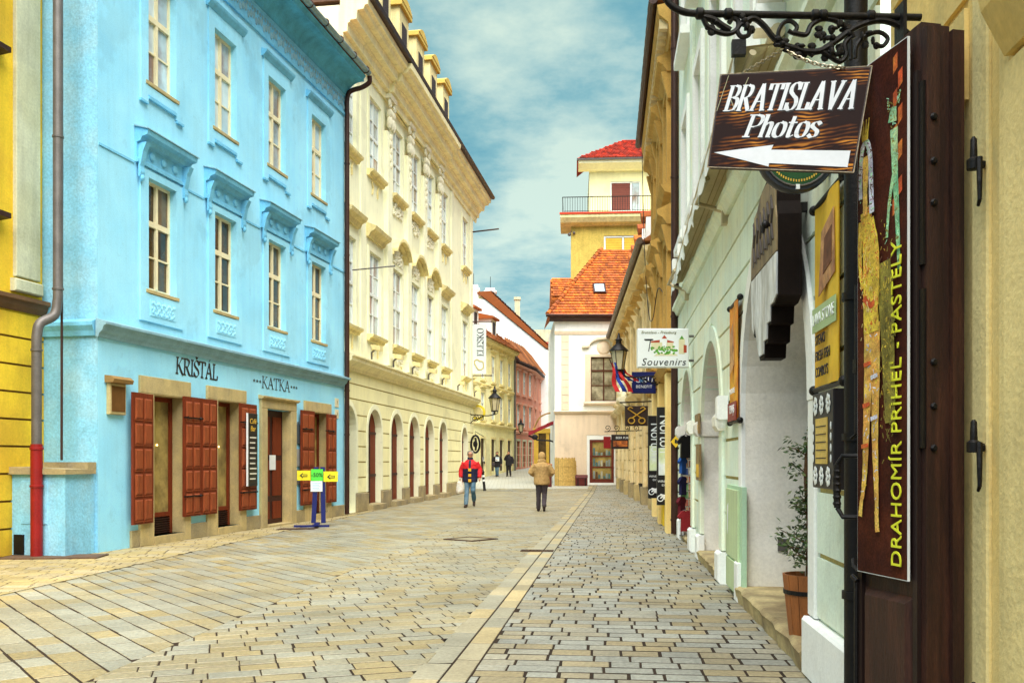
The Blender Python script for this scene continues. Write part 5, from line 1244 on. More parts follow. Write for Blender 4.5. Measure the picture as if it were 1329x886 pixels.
def poster():
    t = thing('exhibition_poster', 'tall narrow exhibition poster with pastel figure and yellow vertical lettering', 'poster', on(LM,(.035,-.022,1.0)), LRZ)
    W_, H = .368, 2.25
    MB().box(0,W_,-.022,-.012,0,H).build('board', WHITEM, t); MB().box(.01,W_-.012,-.0115,0,.01,H-.01).build('batten', DKWOOD, t)
    PB = mat('maroon_pastel_ground', (.060,.015,.010), .7, .4, 5, .35, .1, 90, col2=(.105,.024,.010), spec=.1); MB().box(.003,W_-.004,-.0235,-.0221,.004,H-.004).build('print_ground', PB, t)
    def pm(name, c, c2, y): return mat(name, c, .7, .4, 14, .35, .1, 120, col2=c2)
    y0 = [0]
    def patch(pts, m, nm):
        y0[0] += .0003; mb = MB(); mb.pry(pts, -.0238-y0[0], -.0236-y0[0]); return mb.build(nm, m, t)
    def limb(path, r, m, nm):
        c = crom([(x,0,z) for x, z in path], 6); n = len(c); rr = [r[0]+(r[-1]-r[0])*i/(n-1)+.0012*math.sin(i*2.2) for i in range(n)]
        L_, R_ = [], []
        for i, p in enumerate(c):
            d = (c[min(i+1,n-1)]-c[max(i-1,0)]); d = d.normalized(); q = Vector((-d.z,0,d.x)); L_.append((p.x+q.x*rr[i],p.z+q.z*rr[i])); R_.append((p.x-q.x*rr[i],p.z-q.z*rr[i]))
        o = patch(L_+R_[::-1], m, nm)
        fam = {'green': (mnt, hay), 'hay': (yel, dk), 'leg': (yel, wht), 'tors': (red, skin), 'hair': (dk, mnt), 'arm': (red, skin)}
        for key_, ms in fam.items():
            if nm.startswith(key_):
                for q in ms:
                    y0[0] += .0003; mb = MB()
                    for _ in range(max(6, n)):
                        i = R5.randrange(n); pp = c[i]; a = R5.uniform(0,6.3); l = R5.uniform(.004,.012); w = R5.uniform(.0015,.003)
                        cx, cz = pp.x+R5.uniform(-.7,.7)*rr[i], pp.z+R5.uniform(-.02,.02); dx, dz = math.cos(a)*l, math.sin(a)*l; nx, nz = -math.sin(a)*w, math.cos(a)*w
                        mb.pry([(cx-dx+nx,cz-dz+nz),(cx+dx+nx,cz+dz+nz),(cx+dx-nx,cz+dz-nz),(cx-dx-nx,cz-dz-nz)],-.0238-y0[0],-.0236-y0[0])
                    tag(mb.build('pastel_strokes', q, t), kind='stuff')
        return o
    skin = pm('ochre_pastel',(.60,.30,.06),(.72,.50,.10),0); yel = pm('yellow_pastel',(.70,.52,.05),(.55,.34,.04),0); grn = pm('green_pastel',(.18,.50,.26),(.45,.60,.30),0); wht = pm('white_pastel',(.62,.64,.72),(.45,.44,.60),0); red = pm('red_pastel',(.55,.08,.02),(.62,.20,.03),0); hay = pm('olive_pastel',(.22,.18,.03),(.40,.34,.05),0); dk = pm('dark_pastel',(.10,.04,.03),(.2,.08,.05),0); mnt = pm('mint_pastel',(.45,.75,.50),(.30,.62,.40),0); R5 = random.Random(9)
    for k in range(9):                                  # chequered band along the top right edge
        for j in range(2):
            if (k+j) % 2 == 0: patch([(.27+.035*j,2.2-.075*k),(.30+.035*j,2.215-.075*k),(.30+.035*j,2.15-.075*k),(.27+.035*j,2.13-.075*k)], red, 'check_patch')
    limb([(.28,1.9),(.285,1.75),(.30,1.55),(.315,1.3)],[.026,.010],grn,'green_figure'); limb([(.3,1.78),(.25,1.6),(.23,1.45)],[.012,.008],grn,'green_arm'); limb([(.27,1.93),(.28,1.99)],[.03,.02],grn,'green_head'); limb([(.25,2.0),(.24,2.03)],[.006,.003],grn,'green_horn'); limb([(.31,2.0),(.33,2.04)],[.006,.003],grn,'green_horn')
    limb([(.205,1.35),(.235,1.1),(.25,.85),(.26,.66)],[.055,.035],hay,'hay_skirt')
    limb([(.15,1.10),(.155,.85),(.15,.62),(.158,.42),(.165,.27)],[.036,.012],skin,'leg'); limb([(.105,1.10),(.10,.85),(.085,.62),(.075,.45),(.055,.33)],[.036,.012],skin,'leg')
    limb([(.055,.34),(.045,.29),(.04,.25)],[.012,.014],skin,'foot'); limb([(.165,.28),(.168,.22),(.172,.19)],[.013,.016],skin,'foot')
    limb([(.085,1.60),(.105,1.45),(.115,1.30),(.12,1.18),(.128,1.06)],[.040,.058],yel,'torso'); limb([(.07,1.22),(.12,1.18),(.17,1.2)],[.014,.014],red,'red_sash')
    limb([(.05,1.56),(.04,1.40),(.06,1.26)],[.017,.011],yel,'arm'); limb([(.13,1.56),(.17,1.42),(.175,1.25),(.16,1.12)],[.017,.011],yel,'arm')
    for z, x in ((.92,.100),(.74,.092),(.56,.082)): limb([(x-.026,z),(x+.026,z+.008)],[.009,.009],red,'stripe')
    for z in (.86,.68): limb([(.128,z),(.178,z+.01)],[.009,.009],wht,'stripe')
    limb([(.085,1.70),(.087,1.64),(.088,1.58)],[.016,.018],skin,'neck'); limb([(.088,1.84),(.09,1.78),(.088,1.70)],[.026,.018],skin,'face')
    limb([(.052,1.66),(.052,1.78),(.068,1.88),(.10,1.90),(.125,1.84),(.132,1.72),(.138,1.58)],[.013,.017],wht,'hair')
    for dx in (-.01,.0,.01): limb([(.078+dx,1.79-abs(dx)*.2),(.083+dx,1.79-abs(dx)*.2)],[.003,.003],dk,'eye') if dx else None
    limb([(.082,1.735),(.096,1.735)],[.003,.003],red,'mouth')
    for dx in (-.022,-.008,.008,.022): limb([(.09+dx*.7,1.91),(.09+dx*1.5,2.0)],[.007,.003],yel,'crown_spike')
    R_ = random.Random(21); 
    def flecks(n, xr, zr, m, s=.010, nm='pastel_strokes'):
        y0[0] += .0003; mb = MB()
        for k in range(n):
            x, z = R_.gauss(*xr), R_.gauss(*zr); a = R_.uniform(.9,2.2); l = R_.uniform(.5,1.6)*s; w = .25*s
            if not (.02 < x < W_-.03 and .1 < z < H-.05): continue
            dx, dz = math.cos(a)*l, math.sin(a)*l; mb.pry([(x-dx-w,z-dz),(x+dx-w,z+dz),(x+dx+w,z+dz),(x-dx+w,z-dz)], -.0238-y0[0], -.0236-y0[0])
        tag(mb.build(nm, m, t), kind='stuff')
    flecks(150,(.255,.03),(.95,.2),hay,.009); flecks(60,(.24,.03),(1.1,.2),yel,.006); flecks(50,(.11,.03),(1.3,.14),pm('cream_pastel',(.78,.66,.30),(.70,.52,.16),0),.007); flecks(30,(.09,.012),(1.3,.15),red,.007)
    YT = mat('yellow_poster_lettering',(.72,.74,.03),.6,.05,5,0,0)
    text('DRAHOMÍR PRIHEĽ - PASTELY', .099, YT, t, (W_-.058,-.034,.05), rot=(PI/2,-PI/2,0), align='LEFT', space=1.04)
    return t
poster()
# iron hinge pintles on the amber wall
for i, (z, lab) in enumerate(((2.66,'upper iron hinge pintle with hanging hook on the amber wall'),(1.55,'middle iron hinge pintle on the amber wall'),(.52,'lower iron hinge pintle on the amber wall'))):
    t = thing('hinge_pintle', lab, 'hinge', rw(3.80,1.475,z), RRZ, 'iron hinge pintles beside the door leaf')
    MB().lathe([(.014,-.02),(.026,-.018),(.026,.02),(.014,.03),(.012,.10),(.005,.11)],(0,-.04,0),10).tube([(0,0,0),(0,-.04,0)],.016,6).build('pintle', IRON, t, smooth=True)
    MB().tube([(.03,-.03,.02),(.045,-.035,-.08),(.045,-.035,-.15),(.03,-.035,-.17)],[.012,.01,.008,.006],6).build('hook', IRON, t)
# ------------------------------------------------------------------ hanging sign on its wrought iron bracket
def quad_sign():
    Q = [at(918,217,4.26), at(1108,224,4.02), at(1132,86,4.04), at(935,97,4.28)]     # BL BR TR TL
    O = Q[0]; Q = [q-O for q in Q]
    n = (Q[1]-Q[0]).cross(Q[3]-Q[0]).normalized()
    if n.y > 0: n = -n
    t = thing('hanging_sign', 'slanted brown wood sign reading BRATISLAVA Photos with a white arrow hung on chains', 'sign', O)
    def P(u, v, d=0):
        a = Q[0].lerp(Q[1],u); b = Q[3].lerp(Q[2],u); return a.lerp(b,v)+n*d
    def slab(pts, d0, d1, m, nm):
        k = len(pts); mb = MB(); mb.add([P(u,v,d0) for u,v in pts]+[P(u,v,d1) for u,v in pts],[tuple(range(k)),tuple(range(2*k-1,k-1,-1))]+[(i,(i+1)%k,k+(i+1)%k,k+i) for i in range(k)])
        return mb.build(nm, m, t)
    WOODS = mat('dark_edge_wood',(.045,.016,.010),.5,.3,6,.2,.1,60); 
    slab([(0,.02),(.02,0),(.985,0),(1,.02),(1,.985),(.985,1),(.015,1),(0,.985)],-.022,0,WOODS,'board')
    m = bpy.data.materials.new('burnt_wood_print'); m.use_nodes = True; nt = m.node_tree; N = nt.nodes; L = nt.links; B = N['Principled BSDF']
    tc = N.new('ShaderNodeTexCoord'); mp = N.new('ShaderNodeMapping'); mp.inputs['Scale'].default_value = (2.6,2.6,7); mp.inputs['Rotation'].default_value = (0,.03,0); L.new(tc.outputs['Object'],mp.inputs[0])
    n1 = N.new('ShaderNodeTexNoise'); n1.inputs['Scale'].default_value = 1.5; n1.inputs['Detail'].default_value = 3; n1.inputs['Distortion'].default_value = 2.2; L.new(mp.outputs[0],n1.inputs[0])
    n2 = N.new('ShaderNodeTexNoise'); n2.inputs['Scale'].default_value = 4.2; n2.inputs['Detail'].default_value = 3; mp2 = N.new('ShaderNodeMapping'); mp2.inputs['Scale'].default_value = (1,1,2.4); L.new(tc.outputs['Object'],mp2.inputs[0]); L.new(mp2.outputs[0],n2.inputs[0])
    w = N.new('ShaderNodeTexWave'); w.bands_direction = 'Z'; w.inputs['Scale'].default_value = 2.6; w.inputs['Distortion'].default_value = 14; w.inputs['Detail'].default_value = 3; w.inputs['Detail Scale'].default_value = .55; L.new(mp.outputs[0],w.inputs[0])
    mu = N.new('ShaderNodeMath'); mu.operation = 'MULTIPLY'; mr = N.new('ShaderNodeMapRange'); mr.inputs[1].default_value = .47; mr.inputs[2].default_value = .70; L.new(n2.outputs[0],mr.inputs[0]); L.new(mr.outputs[0],mu.inputs[0]); L.new(w.outputs[0],mu.inputs[1])
    r = N.new('ShaderNodeValToRGB'); e = r.color_ramp.elements; e[0].position = .06; e[0].color = (.018,.006,.005,1); e[1].position = .75; e[1].color = (.62,.24,.03,1); k = e.new(.3); k.color = (.13,.036,.008,1)
    L.new(mu.outputs[0],r.inputs[0]); L.new(r.outputs[0],B.inputs[0]); B.inputs['Roughness'].default_value = .6; B.inputs['Specular IOR Level'].default_value = .12
    slab([(.012,.015),(.988,.015),(.988,.985),(.012,.985)],.0005,.002,m,'wood_print')
    INK = mat('silver_white_ink',(.74,.76,.80),.5,.06,4,.03,.02); SH = mat('black_letter_edge',(.012,.008,.008),.5,.1,4,0,0)
    def lay2(s, u0, u1, v0, v1, **k):
        for mt_, d, du, dv in ((SH,.0028,.008,-.012),(INK,.0045,0,0)):
            me, tot = nib_text(s, 1.0, mt_, **k); xs = [v.co.x for v in me.vertices]; a, b = min(xs), max(xs)
            for v in me.vertices: v.co = P(u0+(u1-u0)*(v.co.x-a)/(b-a)+du, v0+(v1-v0)*v.co.z+dv, d-v.co.y*.4)
            link('lettering' if mt_ is INK else 'lettering_shadow', me, t)
    lay2('BRATISLAVA', .055,.93,.60,.865, nib=.2, angle=12, thin=.04, shear=.22, gap=.075)
    lay2('Photos', .215,.745,.325,.55, nib=.17, angle=20, thin=.04, shear=.22, gap=.05)
    slab([(.035,.155),(.44,.245),(.43,.195),(.955,.20),(.955,.045),(.43,.06),(.43,.025)],.0022,.0045,INK,'arrow')
    sc = MB()
    for (u,v),(u2,v2) in (((.06,.98),(.012,.6)),((.10,.72),(.14,.6)),((.2,.95),(.17,.8))):
        a, b = P(u,v,.003), P(u2,v2,.003); sc.tube([a,b],.0016,4)
    sc.build('scratches', GREYP, t)
    ed = MB()
    for a, b in (((0,0),(0,1)),((1,0),(1,1)),((0,1),(1,1)),((0,0),(1,0))): ed.tube([P(*a,.0),P(*b,.0)],.0022,4)
    ed.build('worn_edge', mat('worn_pale_edge',(.45,.36,.24),.7,.4,20,.3,.1,60), t)
quad_sign()
def bracket():
    Y = 4.22; p = lambda x, y: at(x,y,Y)
    O = at(1170,24,Y); t = thing('sign_bracket', 'ornate black wrought iron bracket with scrolls carrying the slanted sign', 'bracket', O)
    q = lambda *pts: [p(x,y)-O for x,y in pts]
    MB().tube([v-O for v in crom([p(856,-22),p(862,-6),p(872,8),p(888,16),p(905,18)],5)]+q((1195,23)),.016,10).build('main_bar', IRON, t, smooth=True)
    for x in (908,945,1058,1068,1130): MB().lathe([(.017,-.02),(.026,-.012),(.026,.012),(.017,.02)],p(x,18+(x-905)*.015)-O,10,'x').build('collar', IRON, t, smooth=True)
    s = MB()
    def sc(pts, r): s.tube([v-O for v in crom([p(*a) for a in pts],6)],r,7)
    sc([(911,20),(918,34),(932,42),(946,44),(957,38),(958,28),(951,24),(946,30)],.012); sc([(912,22),(926,26),(938,34),(948,40)],.016)
    sc([(973,24),(963,30),(957,40),(962,48),(971,46),(972,38),(966,37)],.011); sc([(963,32),(977,24),(991,33),(1003,48),(1014,58)],.014)
    sc([(1014,58),(1010,44),(1016,31),(1026,28),(1034,35),(1030,43),(1023,40)],.010); sc([(1030,43),(1046,45),(1053,33),(1067,25),(1084,27),(1101,38),(1108,50)],.012)
    sc([(1014,58),(1028,62),(1045,67),(1065,66),(1084,54),(1110,36),(1138,27),(1161,31),(1178,44)],.015); sc([(1065,66),(1078,74),(1090,80),(1098,72),(1096,58),(1104,48)],.012)
    sc([(1110,76),(1112,60),(1122,48),(1140,42),(1152,50),(1146,60),(1136,58)],.010); sc([(1104,78),(1104,50)],.010)
    s.build('scrollwork', IRON, t, smooth=True)
    lf = MB(); R_ = random.Random(4)
    for (x,y,n_) in ((928,34,8),(972,30,8),(1020,60,9),(1045,66,10),(1072,44,14),(1082,66,14),(1092,40,8),(1128,52,6)):
        for k in range(n_):
            c0 = p(x+R_.uniform(-11,11),y+R_.uniform(-9,9))-O; lf.ell((c0.x,c0.y+R_.uniform(-.015,.015),c0.z),(R_.uniform(.008,.022),.012,R_.uniform(.008,.022)),6,4)
    lf.build('leaf_ornament', IRON, t, smooth=True)
    MB().tube([p(1178,44)-O, p(1200,70)-O, p(1216,74)-O],.014,8).box(-.012,.004,-.05,.05,-.12,.06).xf(Matrix.Translation((.0,0,0))).build('wall_stay', IRON, t)
    for nm, a, b, sag in (('left',(1017,64),(963,96),.0),('right',(1020,66),(1096,88),.02)):
        A, B = p(*a), at(b[0],b[1],4.25 if nm == 'left' else 4.07)
        th = thing('chain', 'short steel chain holding the %s top corner of the slanted wooden sign' % nm, 'chain', A); m = MB(); nL = 15
        for k in range(nL):
            f0, f1 = k/nL-.012, (k+1)/nL+.012; P0 = (B-A)*f0-Vector((0,0,sag*4*f0*(1-f0))); P1 = (B-A)*f1-Vector((0,0,sag*4*f1*(1-f1))); d = (P1-P0); L = d.length; d.normalize()
            e1 = d.cross(Vector((0,1,0))).normalized(); e2 = d.cross(e1); e = e1 if k % 2 else e2; c = (P0+P1)/2
            ring = [c+d*(L/2*math.cos(2*PI*j/10))+e*(.0085*math.sin(2*PI*j/10)) for j in range(11)]; m.tube(ring,.0026,5,False)
        m.build('links', mat('steel_chain',(.42,.36,.26),.35,.3,20,.2,.05,60,metal=.8), th, smooth=True)
bracket()
t = thing('round_sign', 'round green and black beer sign half hidden under the slanted wooden sign', 'sign', at(1035,198,5.9))
MB().lathe([(.24,.0),(.25,.02),(.25,.06),(.24,.08)],(0,0,0),32,'y').build('ring', mat('dark_blue_ring',(.03,.035,.05),.4,.2,5,.05,.05), t, smooth=True)
MB().lathe([(.205,-.003),(.205,-.001)],(0,0,0),32,'y').build('green_face', mat('dark_green_enamel',(.02,.10,.03),.4,.1,5,.05,.02), t)
MB().tube([(.213*math.cos(a*PI/16),-.006,.213*math.sin(a*PI/16)) for a in range(33)],.006,6,False).build('silver_rim', ZINC, t)
q = MB()
for k in range(26):
    a = PI*1.12+PI*.76*k/25; q.box(.18*math.cos(a)-.004,.18*math.cos(a)+.004,-.006,-.0035,.18*math.sin(a)-.008,.18*math.sin(a)+.008)
q.build('rim_lettering', GOLD, t); MB().box(-.012,.012,-.012,-.002,-.235,-.205).build('clip', WHITEM, t); MB().tube([(.0,.04,.25),(.0,.04,.33),(.55,.04,.33)],.014,8).build('arm', IRON, t)

# ------------------------------------------------------------------ projecting shop signs on the right
t = thing('souvenir_sign', 'white box sign reading Souvenirs with a painted castle view', 'sign', at(860,452,15.2))
SW, SH_ = .835, .635
MB().cbox(-SW/2,SW/2,-.08,.08,-SH_/2,SH_/2,.012).build('box', WHITEM, t)
BL = mat('black_print',(.02,.02,.02),.5,.05,5,0,0)
text('Souvenirs', .165, BL, t, (0,-.083,-.235), shear=.25, space=1.12); text('Bratislava - Pressburg', .062, mat('olive_print',(.2,.2,.05),.6,.05,5,0,0), t, (-.08,-.083,.25), shear=.25, space=1.05)
def flat(pts, m, nm, y): return MB().pry(pts,-.0815-y,-.0805-y).build(nm, m, t)
GT = mat('green_print',(.10,.32,.03),.7,.4,30,.2,0); BR = mat('brick_red_print',(.42,.06,.02),.6,.1,5,0,0); SND = mat('sand_print',(.72,.66,.42),.6,.1,5,0,0)
flat([(-.20,-.03),(-.2,.09),(.16,.09),(.16,-.03)],SND,'painted_castle',.0002)
flat([(-.21,.085),(-.2,.11),(-.06,.13),(-.06,.085)],BR,'painted_roof',.0006); flat([(.06,.085),(.06,.13),(.17,.1),(.17,.085)],BR,'painted_roof',.0006); flat([(-.02,.0),(-.02,.15),(.05,.15),(.05,.0)],WHITEM,'painted_tower',.0007); flat([(-.03,.15),(.015,.21),(.06,.15)],BR,'painted_roof',.0009)
flat([(.25,-.1),(.25,.14),(.29,.14),(.30,.2),(.31,.14),(.35,.14),(.35,-.1)],SND,'painted_tower',.0005); flat([(.26,.14),(.3,.2),(.34,.14)],GT,'painted_spire',.0008); flat([(.33,-.08),(.33,.05),(.38,.04),(.38,-.08)],BR,'painted_house',.0009)
flat([(-.32,.13),(-.29,.115),(-.2,.115),(-.16,.13),(-.17,.145),(-.31,.145)],BL,'painted_pylon_top',.0005); flat([(-.25,-.06),(-.235,-.06),(-.205,.12),(-.22,.12)],BL,'painted_pylon',.0004)
q = MB(); R_ = random.Random(3)
for k in range(60): q.ell((R_.uniform(-.2,.22),-.0815,R_.uniform(-.10,.02)),(.02,.0012,.016),6,4)
q.build('painted_trees', GT, t); flat([(-.16,-.13),(-.1,-.09),(.2,-.1),(.24,-.13)],SND,'painted_ground',.0003)
MB().tube([(SW/2-.02,0,.2),(SW/2+.14,0,.2)],.02,8).tube([(SW/2-.02,0,-.2),(SW/2+.14,0,-.2)],.02,8).box(SW/2+.12,SW/2+.17,-.06,.06,-.25,.25).build('wall_bracket', ZINC, t)

IRON2 = IRON
def lantern(name, lab, loc, arm, s=1.0, flag=False):
    t = thing(name, lab, 'lantern', loc)
    g = MB(); g.lathe([(.13*s,0),(.215*s,.52*s)],(0,0,0),6)
    g.build('glass', mat('old_lantern_glass',(.55,.48,.30),.1,.2,3,.05,.02,spec=.8), t)
    f = MB()
    for k in range(6):
        a = 2*PI*k/6; f.tube([(.135*s*math.cos(a),.135*s*math.sin(a),0),(.22*s*math.cos(a),.22*s*math.sin(a),.52*s)],.012*s,5)
    f.lathe([(.12*s,-.03*s),(.15*s,-.02*s),(.15*s,.01*s),(.12*s,.015*s)],(0,0,0),12); f.lathe([(.2*s,.51*s),(.27*s,.52*s),(.26*s,.55*s),(.14*s,.66*s),(.08*s,.72*s),(.08*s,.80*s),(.11*s,.82*s),(.05*s,.88*s),(.03*s,.98*s),(.01*s,1.02*s)],(0,0,0),12)
    f.build('cap', IRON, t, smooth=True)
    b = MB(); b.tube([(0,0,-.02*s),(0,0,-.14*s)],.03*s,8)
    for a in (0,2.1,4.2): b.tube(crom([(.12*s*math.cos(a),.12*s*math.sin(a),0),(.1*s*math.cos(a),.1*s*math.sin(a),-.1*s),(0,0,-.16*s)],4),.012*s,5)
    x = arm; sg = 1 if x > 0 else -1
    b.tube(crom([(0,0,-.14*s),(x*.3,0,-.20*s),(x*.7,0,-.17*s),(x,0,-.16*s)],6),.022*s,7)
    for c, r in ((.55,.11),(.8,.16)): b.tube([(x*c+q[0]*sg,q[1],-.30*s+q[2]) for q in spiral((0,0,0),r*s,.03*s,PI/2,1.6,18)],.014*s,6)
    b.tube(crom([(x,0,-.55*s),(x*.92,0,-.42*s),(x*.7,0,-.34*s),(x*.45,0,-.22*s)],5),.018*s,6); b.box(x-.02,x+.02,-.05*s,.05*s,-.62*s,.02*s)
    b.build('bracket', IRON, t, smooth=True)
    return t
lantern('wall_lantern','old iron wall lantern on a scrolled arm among the right hand shop signs', at(803,480,21.8), 1.10, .86)
lantern('wall_lantern','old iron wall lantern on the corner of the cream palace', at(642,533,43.6), -1.15, 1.15)
lantern('wall_lantern','small dark lantern hanging in front of the pink house', at(676,560,70), -.9, 1.0)
FB, FR, FW = mat('flag_blue',(.02,.05,.32),.8,.1,4,.05,.05), mat('flag_red',(.55,.02,.02),.8,.1,4,.05,.05), WHITEM
for k, (x0, x1, y0, y1, lab) in enumerate(((792,806,470,508,'limp red and blue flag hanging left of the shop lantern'),(801,814,478,494,'short red and blue flag bunched behind the shop lantern'))):
    A, B = at(x0,y0,21.7+.3*k), at(x1-3,y1,21.7+.3*k); t = thing('flag', lab, 'flag', A)
    D = B-A; n = 8
    for j, m in enumerate((FR,FB,FR)):
        mb = MB()
        for i in range(n):
            f0, f1 = i/n, (i+1)/n; o = lambda f: Vector((.055*j+.10*f*(j-1)+.03*math.sin(f*7+j),.03*math.cos(f*9+j*2),0))
            a, b = D*f0+o(f0), D*f1+o(f1); w_ = Vector((.05+.07*f0,.02*math.sin(f0*8),-.01)); w2 = Vector((.05+.07*f1,.02*math.sin(f1*8),-.01)); th = Vector((0,.006,0))
            mb.add([a,a+w_,b+w2,b,a+th,a+w_+th,b+w2+th,b+th],[(0,1,2,3),(7,6,5,4),(0,3,7,4),(1,5,6,2)])
        mb.build('stripe', m, t)
    MB().tube([(-.02,0,.08),D*.9+Vector((.1,.05,0))],.012,6).build('staff', DKWOOD, t)
t = thing('blue_sign', 'small dark blue shop sign with white letters behind the lantern arm', 'sign', at(835.5,496.5,22.4))
MB().cbox(-.29,.29,-.04,.04,-.26,.26,.008).build('board', mat('deep_blue_enamel',(.006,.016,.14),.4,.1,5,.03,.02), t); text('FOKUS', .19, WHITEM, t, (0,-.043,.06), space=1.1); text('BENEFIT', .10, WHITEM, t, (0,-.043,-.10), space=1.1)
MB().lathe([(.02,-.05),(.055,-.048),(.055,-.041)],(-.065,0,.06),14,'y').build('blue_dot', mat('light_blue_dot',(.1,.3,.6),.5,.1,5,0,0), t); MB().tube([(.29,0,.16),(.5,0,.16)],.015,6).tube([(.29,0,-.16),(.5,0,-.16)],.015,6).build('arm', IRON, t)
t = thing('scissors_sign', 'dark hanging sign with large golden scissors', 'sign', at(826,539.5,25))
MB().cbox(-.31,.31,-.03,.03,-.27,.27,.01).build('board', mat('dark_sign_wood',(.035,.016,.012),.6,.2,5,.1,.1), t)
q = MB()
for sg in (-1,1):
    q.tube([(sg*.24,-.045,.19),(sg*.05,-.045,.06),(-sg*.11,-.045,-.05)],.016,6); q.tube([(-sg*.14+.085*math.cos(a*PI/7),-.045,-.13+.075*math.sin(a*PI/7)) for a in range(15)],.016,6,False); q.tube(crom([(sg*.24,-.045,.19),(sg*.18,-.045,.23),(sg*.1,-.045,.2)],4),.012,6)
q.build('golden_scissors', mat('gilded_metal',(.75,.45,.06),.35,.2,6,.1,.05,metal=.5), t, smooth=True)
MB().tube([(-.45,0,.36),(.55,0,.40)],.018,6).tube([(-.2,0,.27),(-.2,0,.37)],.01,5).tube([(.2,0,.27),(.2,0,.38)],.01,5).build('arm', IRON, t)
t = thing('bar_sign', 'dark red picture sign hanging from curly iron near the tiled house', 'sign', at(804,573,31))
MB().cbox(-.27,.30,-.05,.05,-.24,.24,.01).build('board', DKWOOD, t); MB().box(-.22,.26,-.056,-.051,-.16,.03).build('picture', mat('ember_picture',(.50,.14,.02),.6,.5,9,.2,0,20,col2=(.12,.02,.01)), t); text('BEER PUB', .10, WHITEM, t, (.08,-.054,.13))
MB().cbox(-.52,-.28,.1,.16,-.22,.18,.01).build('red_board', REDPIPE, t)
q = MB().tube([(-.5,0,.34),(.75,0,.38)],.014,6)
for x in (-.4,-.1,.25,.55): q.tube([(x+p[0],0,.46+p[2]) for p in spiral((0,0,0),.11,.02,-PI/2,1.4,14)],.012,5)
q.tube([(-.1,0,.24),(-.1,0,.36)],.01,5).tube([(.2,0,.24),(.2,0,.37)],.01,5); q.build('curly_arm', IRON, t)

def norton(loc, W_, H, lab, foot=True):
    t = thing('banner_board', lab, 'banner', loc)
    MB().cbox(-W_/2,W_/2,-.03,.03,0,H,.008).build('board', BLACKM, t)
    text('Norton', .335, mat('pale_blue_white_print',(.72,.78,.80),.5,.05,5,0,0), t, (-.01,-.034,H-.16), rot=(PI/2,PI/2,0), align='LEFT', space=.95, xs=.80)
    MB().box(-W_/2+.03,W_/2-.04,-.036,-.031,.62,1.18).build('pale_panel', mat('pale_poster_panel',(.66,.72,.74),.5,.15,3,.05,.02,col2=(.60,.70,.40)), t)
    text('WINE BAR', .066, WHITEM, t, (0,-.034,.49)); text('EXTRA', .06, WHITEM, t, (.02,-.034,.41))
    q = MB()
    for x in (-.1,.1): q.tube([(x+.06*math.cos(a*PI/6),-.036,.14+.06*math.sin(a*PI/6)) for a in range(13)],.011,5,False)
    q.tube([(-.1,-.036,.14),(-.02,-.036,.2),(.07,-.036,.22),(.1,-.036,.14)],.016,5).tube([(-.02,-.036,.2),(-.1,-.036,.22)],.014,5).ell((0,-.036,.15),(.05,.012,.04)); q.build('motorcycle_emblem', WHITEM, t)
    b = MB().tube([(W_/2-.02,.03,H-.1),(W_/2+.14,.05,H-.1)],.014,6).tube([(W_/2-.02,.03,.1),(W_/2+.14,.05,.1)],.014,6)
    b.build('wall_bracket', IRON, t)
    return t
norton(at(863,655,19.2), .335, 2.03, 'nearer black upright banner with white lettering beside the brown downpipe')
norton(at(851,646,20.9), .35, 1.86, 'farther black upright banner half hidden by the nearer one')
t = thing('yellow_plinth', 'ochre painted stone plinth under the upright black banners', 'plinth', rw(21.6,1.27,0), RRZ)
MB().cbox(-.3,.3,-.0,.3,0,.55,.02).cbox(-.24,.24,.03,.3,.552,.62,.01).build('plinth', YEL_H, t)
t = thing('pavement_sign', 'thin dark stand leaning by the far banner board', 'stand', (at(849,668,25.4).x,25.4,0))
MB().tube([(-.05,0,0),(.0,0,.8)],.022,6).tube([(.12,.1,0),(.02,.02,.8)],.022,6).build('legs', IRON, t); MB().box(-.16,.16,-.02,.0,.45,.9).build('board', BLACKM, t)
t = thing('waste_bin', 'dark tapered bin with a small red and white sticker by the cream pilasters', 'bin', (at(838,649,33.5).x,33.5,0))
MB().lathe([(.19,0),(.25,.62),(.27,.63),(.27,.67),(.24,.67),(.23,.62)],(0,0,0),16).build('bin', BLACKM, t, smooth=True); MB().box(-.17,-.08,-.245,-.2,.36,.5).build('sticker', WHITEM, t); MB().box(-.16,-.1,-.25,-.2455,.38,.43).build('sticker', REDPIPE, t)
t = thing('warning_sign', 'small yellow diamond sticker sign on the brown downpipe', 'sign', at(877,573,18.5)); MB().pry([(-.10,0),(0,.12),(.10,0),(0,-.12)],-.01,0).build('plate', mat('sign_yellow',(.8,.5,.02),.5,.05,4,0,0), t); MB().box(-.02,.02,-.0125,-.0105,-.03,.05).build('mark', BLACKM, t)

